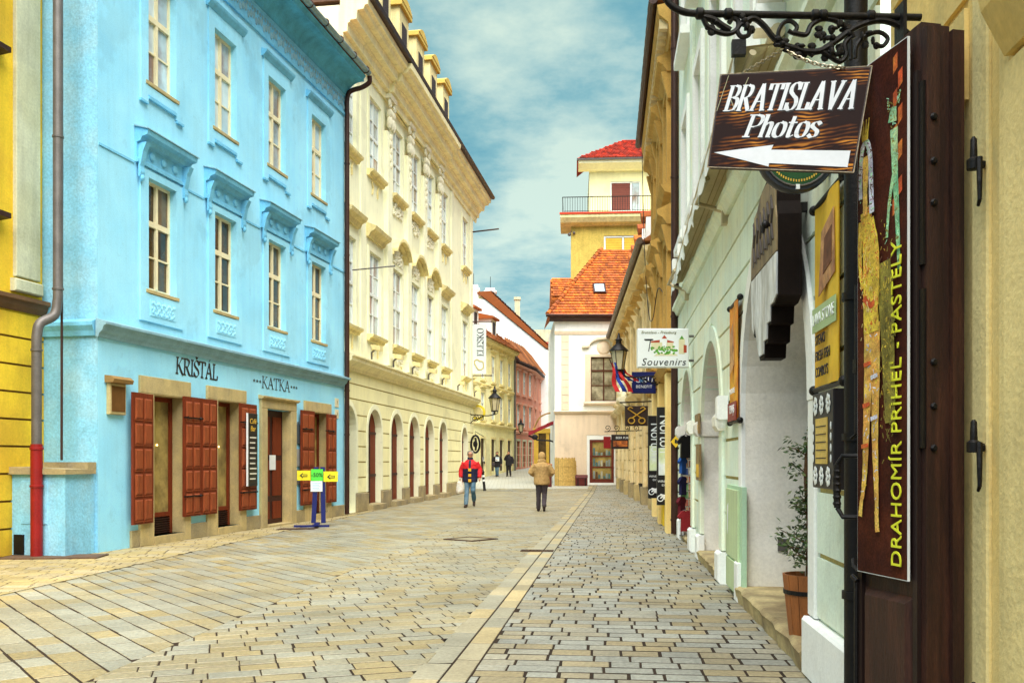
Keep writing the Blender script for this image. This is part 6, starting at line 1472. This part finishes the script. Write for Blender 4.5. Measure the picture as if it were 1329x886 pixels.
# postcards and shirts in the third niche
O = at(894.5,692,17.4); O.z = .08
t = thing('postcard_rack', 'tall wire rack filled with colourful postcards in the doorway', 'rack', O)
f = MB()
for x in (-.16,.22): f.tube([(x,-.05,0),(x,-.05,1.85)],.012,6)
for k in range(11): f.tube([(-.18,-.10,.28+.145*k),(.24,-.10,.28+.145*k)],.007,5)
f.lathe([(.2,0),(.22,.01),(.2,.02)],(.03,0,0),12); f.build('wire_frame', ZINC, t)
CC = [mat('card_%s' % n_, c, .5, .3, 12, .2, 0, 30) for n_, c in (('sky',(.25,.5,.7)),('brick',(.5,.14,.08)),('leaf',(.2,.4,.15)),('paper',(.75,.75,.7)),('sunset',(.7,.4,.2)),('navy',(.06,.1,.3)))]
cm = {}
for k in range(11):
    for j in range(3):
        m = random.choice(CC)
        if m.name not in cm: cm[m.name] = MB().box(-.06,.06,0,.012,0,.12).mesh('postcard', m)
        link('postcard', cm[m.name], t, (-.10+.14*j,-.115+.01*(j%2),.28+.145*k), rot=(-.25,0,0))
sh = [(-.06,.62),(-.13,.60),(-.26,.44),(-.20,.36),(-.14,.42),(-.15,0),(.15,0),(.14,.42),(.20,.36),(.26,.44),(.13,.60),(.06,.62),(0,.58)]
for x, y, Y, sc, m, lab in ((890,594,17.2,.68,BLACKM,'black t-shirt hanging highest above the postcard rack'),(886,614,17.25,.5,mat('royal_blue_cloth',(.02,.10,.38),.9,.15,5,.1,.1),'blue t-shirt hanging left of the postcard rack'),(886,642,17.25,.55,mat('navy_cloth',(.015,.015,.08),.9,.15,5,.1,.1),'dark navy t-shirt below the blue one'),(884.5,668,17.25,.55,mat('maroon_cloth',(.16,.01,.02),.9,.15,5,.1,.1),'maroon t-shirt below the navy one'),(890,689,17.1,.62,mat('dark_red_cloth',(.28,.015,.02),.9,.15,5,.1,.1),'dark red t-shirt hanging lowest at the foot of the rack')):
    t = thing('t_shirt', lab, 't-shirt', at(x,y,Y), .15 if sc > .6 else .8, 'souvenir t-shirts hung by the postcard rack')
    MB().pry([(a*sc,b*sc) for a, b in sh],-.03,.03).build('shirt', m, t); MB().tube([(-.12*sc,0,.585*sc),(0,0,.64*sc),(.12*sc,0,.585*sc)],.01,5).tube([(0,0,.64*sc),(0,0,.72*sc)],.006,5).build('hanger', ZINC, t)

# ------------------------------------------------------------------ potted shrub in the near niche
O = Vector((*RWp(7.24,1.52),.165))
t = thing('potted_shrub', 'small leafy shrub in a wooden bucket standing on the niche step', 'potted plant', O)
b = MB(); n = 14
for k in range(n):
    a0, a1 = 2*PI*(k+.03)/n, 2*PI*(k+.97)/n; r0, r1, h = .135, .185, .47
    vs = [(r*math.cos(a),r*math.sin(a),z) for (r,z) in ((r0,0),(r1,h),(r1-.02,h),(r0-.02,.0)) for a in (a0,a1)]
    MB().add(vs,[(0,1,3,2),(2,3,5,4),(4,5,7,6),(6,7,1,0),(0,2,4,6),(1,7,5,3)]).build('stave', mat('bucket_wood',(.30,.10,.025),.55,.25,5,.15,.1,50,stretch=(5,5,.7)), t)
MB().lathe([(.168,.32),(.176,.322),(.178,.352),(.170,.354)],(0,0,0),24).build('hoop', IRON, t); MB().lathe([(.155,.40),(.15,.425),(.05,.44)],(0,0,0),16).build('soil', JOINT, t)
st_ = MB().tube(crom([(0,0,.4),(.015,.01,.8),(-.01,0,1.2),(.01,0,1.5)],5),[.016]*15+[.008],7); br = []
R_ = random.Random(11)
for k in range(22):
    z = R_.uniform(.5,1.45); a = R_.uniform(0,2*PI); ln = R_.uniform(.08,.19)*(1.25 if z < .8 else .75); e = (ln*math.cos(a),ln*math.sin(a),z+R_.uniform(.03,.14)); st_.tube([(0,0,z),((e[0])*.5,e[1]*.5,z+.05),e],[.006,.005,.003],5); br.append(((0,0,z),e))
st_.build('stem', mat('shrub_bark',(.14,.07,.03),.9,.2,8,.1,.2), t)
lv = MB()
for a, e in br:
    for k in range(40):
        f = R_.uniform(.2,1.15); p = Vector(a).lerp(Vector(e),f)+Vector((R_.gauss(0,.03),R_.gauss(0,.03),R_.gauss(0,.035)))
        d = Vector((R_.gauss(0,1),R_.gauss(0,1),R_.gauss(0,.6))).normalized(); s_ = d.orthogonal().normalized()*R_.uniform(.008,.013); l_ = R_.uniform(.035,.058)
        lv.add([p,p+d*l_*.5+s_,p+d*l_,p+d*l_*.5-s_+Vector((0,0,.004))],[(0,1,2,3)])
tag(lv.build('foliage', mat('shrub_leaf',(.055,.11,.025),.5,.3,6,.1,0,isl=.55,col2=(.13,.16,.045)), t), kind='stuff')

# ------------------------------------------------------------------ banner and small signs on the palace corner
O = on(PM,(18.85,-.02,0)); Yb = 44.0
t = thing('hanging_banner', 'tall white vertical banner reading ELESKO on two rods', 'banner', at(622,485,Yb))
BW, BH = .66, 2.36
MB().box(-BW/2,BW/2,-.01,.01,0,BH).build('cloth', mat('white_banner_cloth',(.68,.74,.74),.8,.04,2,.02,.05), t)
me, tw = nib_text('ELESKO', .30, mat('slate_print',(.06,.065,.08),.6,.1,5,0,0), nib=.15, angle=20, thin=.05, gap=.12)
for v in me.vertices: v.co.x *= 1.35/tw
link('lettering', me, t, (.20,-.014,1.52), rot=(0,-PI/2,0))
q = MB().tube(crom([(-.22,-.016,.62),(-.1,-.016,.68),(.02,-.016,.60),(.16,-.016,.58),(.2,-.016,.4),(.16,-.016,.24),(-.02,-.016,.2),(-.14,-.016,.34),(-.22,-.016,.5),(-.22,-.016,.62)],4),.022,6); q.build('emblem', mat('gold_olive_print',(.55,.42,.08),.6,.1,5,0,0), t)
for z in (-.08,BH+.12): MB().tube([(-.5,0,z),(.55,0,z)],.025,8).ell((.57,0,z),(.04,.04,.04)).build('rod', BROWNPIPE, t)
t = thing('oval_sign', 'black oval ring sign hanging below the palace lantern', 'sign', at(617,576,43.4)); MB().tube([(.2*math.cos(a*PI/10),0,.4*math.sin(a*PI/10)) for a in range(21)],.05,8,False).build('ring', IRON, t); MB().tube([(.0,0,-.3),(.05,0,0),(0,0,.3)],.05,7).ell((0,0,0),(.11,.03,.16)).build('emblem', IRON, t); MB().tube([(0,0,.42),(-.02,0,.6),(.4,0,.35)],.015,6).build('arm', IRON, t)
t = thing('round_sign', 'bright yellow round sign behind the palace lantern arm', 'sign', at(620,535,44.6)); MB().lathe([(.36,0),(.38,.03),(.36,.06)],(0,0,0),20,'y').build('disc', mat('lemon_enamel',(.8,.62,.03),.5,.1,4,.05,0), t); MB().lathe([(.2,-.012),(.24,-.02),(.26,-.005)],(0,0,0),18,'y').build('inner_ring', YEL_D, t); MB().tube([(-.35,.03,0),(-.6,.03,0)],.02,6).build('arm', IRON, t)
# bollard
t = thing('bollard', 'slim dark bollard with pale bands leaning slightly on the plaza', 'bollard', (-1.33,45,gz(45)), 0); t.rotation_euler = (0,-.10,0)
MB().lathe([(.085,0),(.075,.05),(.065,.08),(.06,.86),(.085,.88),(.09,.93),(.06,.98),(.01,1.0)],(0,0,0),12).build('post', IRON, t, smooth=True)
for z in (.45,.66): MB().lathe([(.064,z),(.067,z+.01),(.067,z+.09),(.064,z+.1)],(0,0,0),12).build('band', WHITEM, t)
# sale stand
O = at(411,684,20.8); t = thing('sale_stand', 'blue wooden stand with green minus fifty percent card and two yellow arrow cards', 'stand', (O.x,O.y,0), .15)
BS = mat('royal_blue_paint',(.01,.018,.17),.5,.15,5,.05,.05)
MB().box(-.5,.28,-.06,.06,0,.045).box(-.05,.06,-.36,.3,.046,.09).build('base', BS, t)
for x0, lean in ((-.12,.06),(.1,-.02)):
    MB().add([(x0,-.035,.09),(x0+.1,-.035,.09),(x0+.1+lean,-.035,1.35),(x0+lean,-.035,1.35),(x0,.03,.09),(x0+.1,.03,.09),(x0+.1+lean,.03,1.35),(x0+lean,.03,1.35)],[(0,1,2,3),(7,6,5,4),(0,4,5,1),(1,5,6,2),(2,6,7,3),(3,7,4,0)]).build('post', BS, t)
GC = mat('lime_card',(.10,.72,.06),.6,.03,4,0,0); YC = mat('yellow_card',(.82,.70,.02),.6,.03,4,0,0)
MB().box(-.12,.14,-.06,-.045,1.04,1.30).build('discount_card', GC, t); text('-50%', .125, BL, t, (.01,-.066,1.17), extrude=.003)
def arrow(p, o): return MB().pry([(o-.09,p),(o-.02,p+.06),(o-.02,p+.025),(o+.08,p+.025),(o+.08,p-.025),(o-.02,p-.025),(o-.02,p-.06)],-.066,-.062)
c = link('arrow_card', MB().box(-.30,0,-.058,-.045,1.05,1.27).mesh('arrow_card', YC), t, (-.125,0,0), rz=-.12); arrow(1.16,-.15).build('arrow', BL, c); MB().pry([(-.20,1.16),(-.17,1.185),(-.17,1.17),(-.08,1.17),(-.08,1.15),(-.17,1.15),(-.17,1.135)],-.0685,-.0665).build('arrow_inner', YC, c)
c = link('arrow_card', MB().box(0,.32,-.058,-.045,1.02,1.25).mesh('arrow_card', YC), t, (.145,0,0), rz=.15); arrow(1.13,.17).build('arrow', BL, c); MB().pry([(.12,1.13),(.15,1.155),(.15,1.14),(.24,1.14),(.24,1.12),(.15,1.12),(.15,1.105)],-.0685,-.0665).build('arrow_inner', YC, c)
MB().box(-.13,.13,-.06,-.047,.80,1.035).build('paper_note', WHITEM, t)
q = MB()
for k in range(5): q.box(-.09,.09-.03*(k%2),-.0625,-.0605,.84+.035*k,.848+.035*k)
q.build('note_lines', BLUE_TRIM, t)
# street ironwork
def diamond(c, r0, r1): return [(c[0]+r0*math.cos(a),c[1]+r1*math.sin(a)) for a in (0,PI/2,PI,-PI/2)]
O = at(611,699.5,17.55); t = thing('manhole_frame', 'dark diamond shaped iron cover frame filled with paving', 'manhole cover', (O.x,O.y,0), .1)
IC = mat('rusted_cast_iron',(.10,.05,.03),.7,.3,6,.2,.3,40,metal=.3)
a, b = diamond((0,0),.52,.50), diamond((0,0),.40,.38); m = MB()
for i in range(4): m.prz([a[i],a[(i+1)%4],b[(i+1)%4],b[i]],.0,.016)
m.build('frame', IC, t); MB().prz(b,.0,.011).build('infill', SETT_L, t)
O = at(697,714.5,15.3); t = thing('drain_grate', 'small slotted iron drain grate across the channel', 'drain grate', (O.x,O.y,0), -.11); m = MB().box(-.27,.27,-.11,-.085,0,.014).box(-.27,.27,.085,.11,0,.014)
for k in range(10): m.box(-.27+.057*k,-.245+.057*k,-.085,.085,0,.0135)
m.build('grate', IC, t)
O = at(386,686,20.2); tag(MB().prz([(-.45,-.18),(.35,-.2),(.45,.15),(-.35,.18)],.0,.012).build('door_mat', IC, None, (O.x,O.y,0), rz=.2), 'flat dark mat on the paving in front of the open doorway', 'mat')
# reed screen, chest, cafe front and red awning by the tiled house
zw = gz(50); O = at(722,629,49.6); t = thing('reed_screen', 'straw coloured reed fence screen curved against the beige wall', 'screen', (O.x+.55,50.3,zw))
RD_ = mat('straw_reed',(.56,.37,.11),.9,.25,12,.2,.3,60,isl=.3); 
m = MB(); R_ = random.Random(5)
for k in range(150):
    a = PI+PI*k/149; x, y = .60*math.cos(a), .42*math.sin(a); h = 1.5-.03*math.sin(k*.4)-(.18 if k > 126 else 0)+R_.uniform(-.025,.025); m.tube([(x,y,0),(x*.96-.03,y,h)],.014,5)
m.build('reeds', RD_, t)
for z in (.3,1.05): MB().tube([(.62*math.cos(PI+PI*k/16),.44*math.sin(PI+PI*k/16),z) for k in range(17)],.012,5).build('wire', RD_, t)
t = thing('wooden_chest', 'low dark red wooden chest beside the reed screen', 'chest', (at(755,629,49.9).x,50.2,zw))
RC = mat('dark_red_paint',(.13,.012,.01),.5,.2,5,.1,.1); MB().cbox(-.32,.32,-.22,.22,0,.42,.015).build('case', RC, t); MB().prx([(-.24,.425),(-.2,.55),(0,.60),(.2,.55),(.24,.425)],-.34,.34).build('lid', RC, t)
for x in (-.2,.2): MB().box(x-.03,x+.03,-.232,-.221,.0,.42).build('strap', IRON, t)
t = thing('folding_awning', 'dark red folded awning on a slanting arm at the side of the tiled house', 'awning', (2.34,53,gz(53)))
A, B = at(721,549,53), at(686,565,53); A = A-t.location; B = B-t.location; m = MB()
for k in range(6):
    a, b = A.lerp(B,k/6), A.lerp(B,(k+1)/6); m.add([a+Vector((0,-.5,0)),b+Vector((0,-.5,0)),b+Vector((0,.9,0)),a+Vector((0,.9,0))]+[q_+Vector((0,dy,.18+.02*(k%2))) for q_, dy in ((a,-.5),(b,-.5),(b,.9),(a,.9))],[(0,1,2,3),(4,5,6,7),(0,1,5,4),(1,2,6,5),(2,3,7,6),(3,0,4,7)])
m.build('cloth', mat('crimson_canvas',(.26,.012,.018),.8,.15,4,.1,.1), t); MB().tube([B,B+Vector((.5,0,-.25)),A+Vector((-.3,0,-1.0)),A+Vector((-.02,0,-1.1))],.05,7).ell(B+Vector((.35,-.52,-.1)),(.18,.06,.16)).build('arm', IRON, t); MB().box(A.x-.12,A.x+.1,A.y-.6,A.y+1,A.z-.1,A.z+.3).build('cassette', IRON, t)
t = thing('cafe_portal', 'ochre wooden cafe portal behind the corner of the tiled house', 'portal', (1.35,57,gz(57)))
OCH = mat('ochre_wood',(.60,.36,.04),.7,.15,4,.1,.1)
m = MB()
for x0, x1 in ((0,.28),(.75,.95),(1.35,1.6)): m.cbox(x0,x1,0,.2,0,2.9,.02)
m.cbox(-.05,1.65,-.05,.25,2.902,3.2,.02); m.build('frame', OCH, t)
for x0, x1 in ((.285,.745),(.955,1.345)): MB().box(x0,x1,.08,.1,.3,2.9).build('pane', GLASS, t); MB().box(x0,x1,.05,.12,0,.299).build('kick_panel', DKWOOD2, t)
MB().tube(crom([(0,.05,3.2),(.4,-.1,3.9),(1.1,-.1,4.15),(1.6,.05,3.9)],5),.05,7).build('curved_ornament', mat('carved_ochre',(.36,.20,.05),.8,.3,6,.2,.2), t)
t = thing('menu_stand', 'dark red cafe stand with red flowers at the corner of the tiled house', 'stand', (1.82,49.0,gz(49)))
MB().cbox(-.28,.28,-.2,.2,0,.95,.02).build('case', RC, t); m = MB(); R_ = random.Random(8)
for k in range(24): m.ell((R_.uniform(-.25,.25),R_.uniform(-.16,.16),1.0+R_.uniform(0,.25)),(.06,.06,.05),6,4)
m.build('flowers', mat('red_flower',(.5,.02,.03),.7,.3,9,.1,0,isl=.4), t); MB().cbox(-.3,.3,-.22,.22,.952,1.02,.01).build('planter', BLACKM, t); MB().tube([(-.5,-.2,0),(-.2,-.1,.9)],.025,6).build('leaning_bar', DKWOOD, t)
# loose cable on the ochre house
tag(MB().tube(crom([RWp(26.5,1.0)+(10.2,),RWp(26.2,1.05)+(7.5,),RWp(25.8,1.15)+(5.6,),RWp(24.5,1.2)+(5.2,),RWp(23.0,1.25)+(5.7,),RWp(21.0,1.3)+(5.2,)],8),.012,5).build('cable', IRON), 'thin black cable hanging in front of the ochre house', 'cable')
# ------------------------------------------------------------------ people
from mathutils import noise
def fuse(mb, voxel, name, mats, parent, pick=None, sm=3, fold=0):
    me = mb.mesh('tmp', mats[0]); o = bpy.data.objects.new('tmp', me); COL.objects.link(o)
    r = o.modifiers.new('r','REMESH'); r.mode = 'VOXEL'; r.voxel_size = voxel; r.use_smooth_shade = True
    s = o.modifiers.new('s','SMOOTH'); s.iterations = sm; s.factor = .5
    me2 = bpy.data.meshes.new_from_object(o.evaluated_get(bpy.context.evaluated_depsgraph_get())); bpy.data.objects.remove(o)
    if fold:
        for v in me2.vertices:
            c_ = v.co; v.co = c_+v.normal*fold*(noise.noise(Vector((c_.x*9+3,c_.y*9,c_.z*5)))+.6*noise.noise(Vector((c_.x*22,c_.y*22,c_.z*16+9))))
    me2.name = name; me2.materials.clear()
    for m in mats: me2.materials.append(m)
    if pick:
        for p in me2.polygons: p.material_index = pick(p.center)
    me2.polygons.foreach_set('use_smooth', [True]*len(me2.polygons))
    return link(name, me2, parent)
def loft(mb, secs, seg=14):                     # sections (cx,cy,z,rx,ry)
    vs = []
    for cx, cy, z, rx, ry in secs:
        for k in range(seg):
            a = 2*PI*k/seg; vs.append((cx+rx*math.cos(a), cy+ry*math.sin(a), z))
    n = len(secs); fs = [(i*seg+k,i*seg+(k+1)%seg,(i+1)*seg+(k+1)%seg,(i+1)*seg+k) for i in range(n-1) for k in range(seg)]
    fs += [tuple(range(seg-1,-1,-1)), tuple(range((n-1)*seg,n*seg))]; return mb.add(vs, fs)
SKIN = mat('skin', (.55,.26,.15), .6, .08, 8, .05, .05)
def person(label, loc, rz, sc, J, top, trousers, shoe, hair=None, jk='jacket', hem=.78, pick=None, vox=.011, glasses=False, hood=None, hairlen=0, bulk=1.0):
    """local front is -y; J holds the joints: elbows, wrists, knees, ankles (left L = +x)"""
    t = thing('person', label, 'person', loc, rz); t.scale = (sc,)*3
    b = MB()
    loft(b, [(0,0,.86,.15,.10),(0,0,.98,.155,.105),(0,0,1.12,.135,.095),(0,-.005,1.28,.165,.11),(0,0,1.40,.17,.10),(0,0,1.46,.09,.07),(0,0,1.52,.055,.055)])
    hd = Vector(J.get('head',(0,-.02,1.63)))
    b.tube([(0,0,1.44),(0,-.005,1.52),(hd.x*.6,hd.y*.6,1.57)],[.062,.055,.055],10)
    b.ell(hd,(.075,.092,.112),14,10); b.ell(hd+Vector((0,-.03,-.06)),(.052,.062,.055),10,7); b.ell(hd+Vector((0,-.098,-.018)),(.014,.022,.024),7,5)
    for sx in (-1,1): b.ell(hd+Vector((sx*.077,.005,-.01)),(.014,.024,.032),7,5)
    b.ell(hd+Vector((0,-.088,-.062)),(.026,.012,.008),7,5)
    for S_ in ('L','R'):
        sx = 1 if S_ == 'L' else -1; sh_ = Vector((sx*.19,0,1.40)); el, wr = Vector(J['e'+S_]), Vector(J['w'+S_])
        b.tube([sh_,sh_.lerp(el,.5),el,el.lerp(wr,.4),wr],[.055,.050,.042,.040,.028],10)
        d = (wr-el).normalized(); side = Vector((0,-1,0)) if abs(d.y) < .8 else Vector((-sx,0,0)); side = (side-d*side.dot(d)).normalized(); nn = d.cross(side)
        pc = wr+d*.05; b.tube([wr,pc,wr+d*.09],[.026,.036,.034],8)
        for i, (o_, l_) in enumerate(((-.027,.062),(-.009,.075),(.009,.07),(.027,.055))):
            f0 = wr+d*.085+side*o_; f1 = f0+d*l_*.55+nn*.008*sx; f2 = f0+d*l_*.85+nn*.03*sx; b.tube([f0,f1,f2],[.0105,.0098,.0085],6)
        th = wr+d*.035-side*.03; b.tube([th,th-side*.025+d*.03,th-side*.03+d*.06],[.0125,.011,.009],6)
        kn, an = Vector(J['k'+S_]), Vector(J['a'+S_]); hp = Vector((sx*.09,0,.92))
        b.tube([hp,hp.lerp(kn,.5),kn,kn.lerp(an,.35),an],[.085,.075,.055,.055,.038],10)
        ft = Vector(J.get('t'+S_,(an.x+sx*.02,an.y-.16,an.z-.055))); b.tube([an+Vector((0,.03,-.03)),an.lerp(ft,.5)+Vector((0,0,-.01)),ft],[.04,.038,.03],8)
    fuse(b, vox, 'body', [SKIN], t)
    e = MB()
    for sx in (-1,1): e.ell(hd+Vector((sx*.03,-.082,.012)),(.012,.008,.007),7,5)
    e.build('eyes', BLACKM, t)
    if glasses:
        g = MB()
        for sx in (-1,1): g.tube([hd+Vector((sx*.032+.024*math.cos(a*PI/6),-.098,.008+.018*math.sin(a*PI/6))) for a in range(13)],.004,5,False); g.tube([hd+Vector((sx*.056,-.095,.012)),hd+Vector((sx*.08,0,.012))],.004,5)
        g.build('glasses', BLACKM, t)
    if hair:
        h = MB(); h.ell(hd+Vector((0,.022,.03)),(.088,.092,.105),14,9)
        h.ell(hd+Vector((0,.03,-.01-hairlen*.5)),(.086,.07,.08+hairlen),12,8)
        for k in range(10): h.ell(hd+Vector((.07*math.cos(k*2.4),.03+.06*math.sin(k*2.4),.07+.03*math.sin(k))),(.035,.035,.03),6,5)
        fuse(h, .012, 'hair', [hair], t, sm=1)
    j = MB(); B_ = bulk
    loft(j, [(0,0,hem,.20*B_,.15*B_),(0,0,hem+.04,.215*B_,.16*B_),(0,0,1.02,.20*B_,.15*B_),(0,-.01,1.2,.21*B_,.155*B_),(0,0,1.34,.215*B_,.15*B_),(0,0,1.43,.15*B_,.11*B_),(0,0,1.49,.085,.08)])
    for S_ in ('L','R'):
        sx = 1 if S_ == 'L' else -1; sh_ = Vector((sx*.185,0,1.385)); el, wr = Vector(J['e'+S_]), Vector(J['w'+S_]); j.tube([sh_,sh_.lerp(el,.5),el,el.lerp(wr,.5),wr],[.085*B_,.082*B_,.075*B_,.068*B_,.055*B_],10)
    j.lathe([(.085,1.47),(.095,1.48),(.092,1.545),(.075,1.55)],(0,0,0),14)
    jo = fuse(j, .015, jk, top if isinstance(top,list) else [top], t, pick, fold=.016)
    if hood:
        h = MB(); h.ell(hd+Vector((0,.02,.015)),(.115,.12,.145),14,10); h.ell(hd+Vector((0,.05,-.13)),(.14,.10,.08),12,7); fuse(h, .013, 'hood', [hood], t)
    tr = MB()
    loft(tr, [(0,0,.80,.17,.125),(0,0,.92,.165,.12),(0,0,1.0,.16,.115)])
    for S_ in ('L','R'):
        sx = 1 if S_ == 'L' else -1; kn, an = Vector(J['k'+S_]), Vector(J['a'+S_]); hp = Vector((sx*.09,0,.88)); tr.tube([hp,hp.lerp(kn,.5),kn,kn.lerp(an,.5),an+Vector((0,0,-.01))],[.10,.092,.076,.070,.066],10)
    fuse(tr, .014, 'trousers', [trousers], t, fold=.013)
    for S_ in ('L','R'):
        an = Vector(J['a'+S_]); sx = 1 if S_ == 'L' else -1; ft = Vector(J.get('t'+S_,(an.x+sx*.02,an.y-.16,an.z-.055)))
        s_ = MB().tube([an+Vector((0,.035,-.045)),an.lerp(ft,.45)+Vector((0,0,-.012)),ft,ft+(ft-an).normalized()*.03],[.046,.046,.042,.03],10); s_.tube([an+Vector((0,.0,.02)),an+Vector((0,.02,-.05))],[.048,.05],10); fuse(s_, .011, 'shoe', [shoe], t)
    return t, jo
RED, NAVY = mat('red_jacket_cloth',(.62,.012,.015),.75,.12,6,.08,.25,30), mat('navy_jacket_cloth',(.012,.018,.06),.75,.15,6,.08,.25,30)
JEAN = mat('faded_jeans',(.14,.22,.28),.9,.2,5,.12,.2,40,col2=(.05,.14,.22)); BLK = mat('black_cloth',(.022,.018,.022),.85,.2,6,.1,.2,30); TAN = mat('tan_jacket_cloth',(.42,.26,.095),.85,.15,5,.1,.3,26); GRYT = mat('charcoal_trousers',(.085,.065,.075),.9,.15,5,.1,.2,30)
BOOT = mat('dark_shoe_leather',(.04,.02,.015),.5,.2,6,.1,.1); GREYH = mat('grey_hair',(.30,.26,.20),.8,.3,20,.2,.3,60); DKH = mat('dark_hair',(.03,.02,.015),.7,.3,20,.2,.3,60)
def pick_red(c): return 1 if (abs(c.x) < .235 and c.z < 1.20 and abs(c.x) < .235) or (abs(c.x) < .035 and c.y < 0 and c.z < 1.46) or (abs(c.x) < .1 and c.z > 1.47) else 0
t, jo = person('grey haired man in red and navy jacket walking towards us with a white bag', (-1.335,29.6,0), -.05, 1.03,
    {'head':(.0,-.02,1.63),'eL':(.285,.02,1.15),'wL':(.30,-.10,.92),'eR':(-.285,.03,1.15),'wR':(-.30,-.06,.93),'kL':(.10,-.14,.53),'aL':(.10,.16,.22),'tL':(.11,.08,.06),'kR':(-.10,-.12,.51),'aR':(-.11,-.22,.09)},
    [RED,NAVY], JEAN, BOOT, GREYH, pick=pick_red, glasses=True, bulk=1.1)
for z in (1.16,.99,.83): MB().cbox(-.045,.045,-.20,-.168,z-.045,z+.045,.006).build('yellow_patch', mat('amber_patch',(.80,.42,.02),.6,.1,5,.05,.1), jo)
tg = thing('carrier_bag', 'thin white plastic carrier bag hanging from the red jacketed man\'s hand', 'bag', (-1.335-.33,29.5,.44))
m = MB(); loft(m,[(0,0,.0,.10,.05),(0,0,.06,.13,.07),(.01,0,.22,.12,.05),(0,0,.36,.09,.03),(.01,0,.40,.05,.015)]); fuse(m,.012,'bag',[mat('white_bag_plastic',(.72,.70,.62),.4,.12,9,.1,.3,20,col2=(.6,.45,.3))],tg,sm=2); MB().tube(crom([(-.04,0,.38),(-.02,0,.47),(.01,-.01,.50),(.04,0,.47),(.05,0,.38)],4),.008,5).build('handle', WHITEM, tg)
person('person in tan hooded jacket and dark trousers seen from behind walking away', (.87,27.0,0), PI-.05, .985,
    {'head':(.0,-.05,1.62),'eL':(.32,.02,1.16),'wL':(.24,-.20,1.08),'eR':(-.32,.02,1.16),'wR':(-.24,-.20,1.08),'kL':(.10,-.10,.50),'aL':(.10,-.20,.09),'kR':(-.08,-.06,.52),'aR':(-.07,.17,.18),'tR':(-.07,.06,.05)},
    TAN, GRYT, BOOT, None, hem=.80, hood=TAN, bulk=1.14)
STRIPE = mat('pale_stripe_cloth',(.62,.62,.55),.85,.1,6,.05,.1)
t, jo = person('person in dark clothes with a pale striped front walking behind the red jacketed man', (-2.12,62,gz(62)), .1, .96,
    {'eL':(.27,.03,1.14),'wL':(.29,-.05,.90),'eR':(-.27,.03,1.14),'wR':(-.27,-.08,.92),'kL':(.09,-.1,.52),'aL':(.09,-.06,.1),'kR':(-.09,-.02,.5),'aR':(-.09,.08,.1)},
    [BLK,STRIPE], BLK, BOOT, DKH, pick=lambda c: 1 if abs(c.x) < .19 and c.y < -.03 and .9 < c.z < 1.42 and int(c.z*13) % 2 else 0, vox=.014)
for sx in (-1,1): MB().tube([(sx*.16,-.12,1.42),(sx*.17,-.19,1.25),(sx*.17,-.17,1.05)],.028,6).build('bag_strap', WHITEM, jo)
t, jo = person('person in dark coat and blue jeans holding a white sheet at the chest', (-1.0,62,gz(62)), .0, .95,
    {'eL':(.29,.02,1.14),'wL':(.30,-.02,.88),'eR':(-.28,-.04,1.12),'wR':(-.08,-.24,1.16),'kL':(.07,-.1,.52),'aL':(.05,-.06,.1),'kR':(-.07,-.02,.5),'aR':(-.04,.08,.1)},
    BLK, JEAN, BOOT, DKH, jk='coat', hem=.66, vox=.014, hairlen=.02, bulk=1.1)
tg = thing('paper_sheet', 'white paper sheet held by the person in the dark coat', 'paper', (-1.0,61.73,gz(62)+1.05)); MB().box(-.10,.15,-.005,.005,-.02,.26).build('sheet', WHITEM, tg); MB().box(-.06,.11,-.0075,-.0055,.17,.2).build('print', BLUE_TRIM, tg)
tg = thing('shoulder_bag', 'dark grey shoulder bag on the coat of the person holding the sheet', 'bag', (-1.24,61.85,gz(62)+.72)); MB().cbox(-.11,.11,-.05,.06,0,.24,.03).build('bag', GRYT, tg); MB().tube([(.08,0,.24),(.24,-.06,.52),(.40,.02,.66)],.014,5).build('strap', GRYT, tg)
person('person in black hooded coat and black trousers with one hand raised to the face', (-.22,62,gz(62)), -.1, .97,
    {'eL':(.28,.02,1.14),'wL':(.29,-.03,.88),'eR':(-.27,-.08,1.16),'wR':(-.10,-.17,1.50),'kL':(.10,-.08,.52),'aL':(.13,-.06,.1),'kR':(-.10,-.02,.5),'aR':(-.11,.06,.1)},
    BLK, BLK, BOOT, DKH, jk='coat', hem=.74, vox=.014, bulk=1.08)
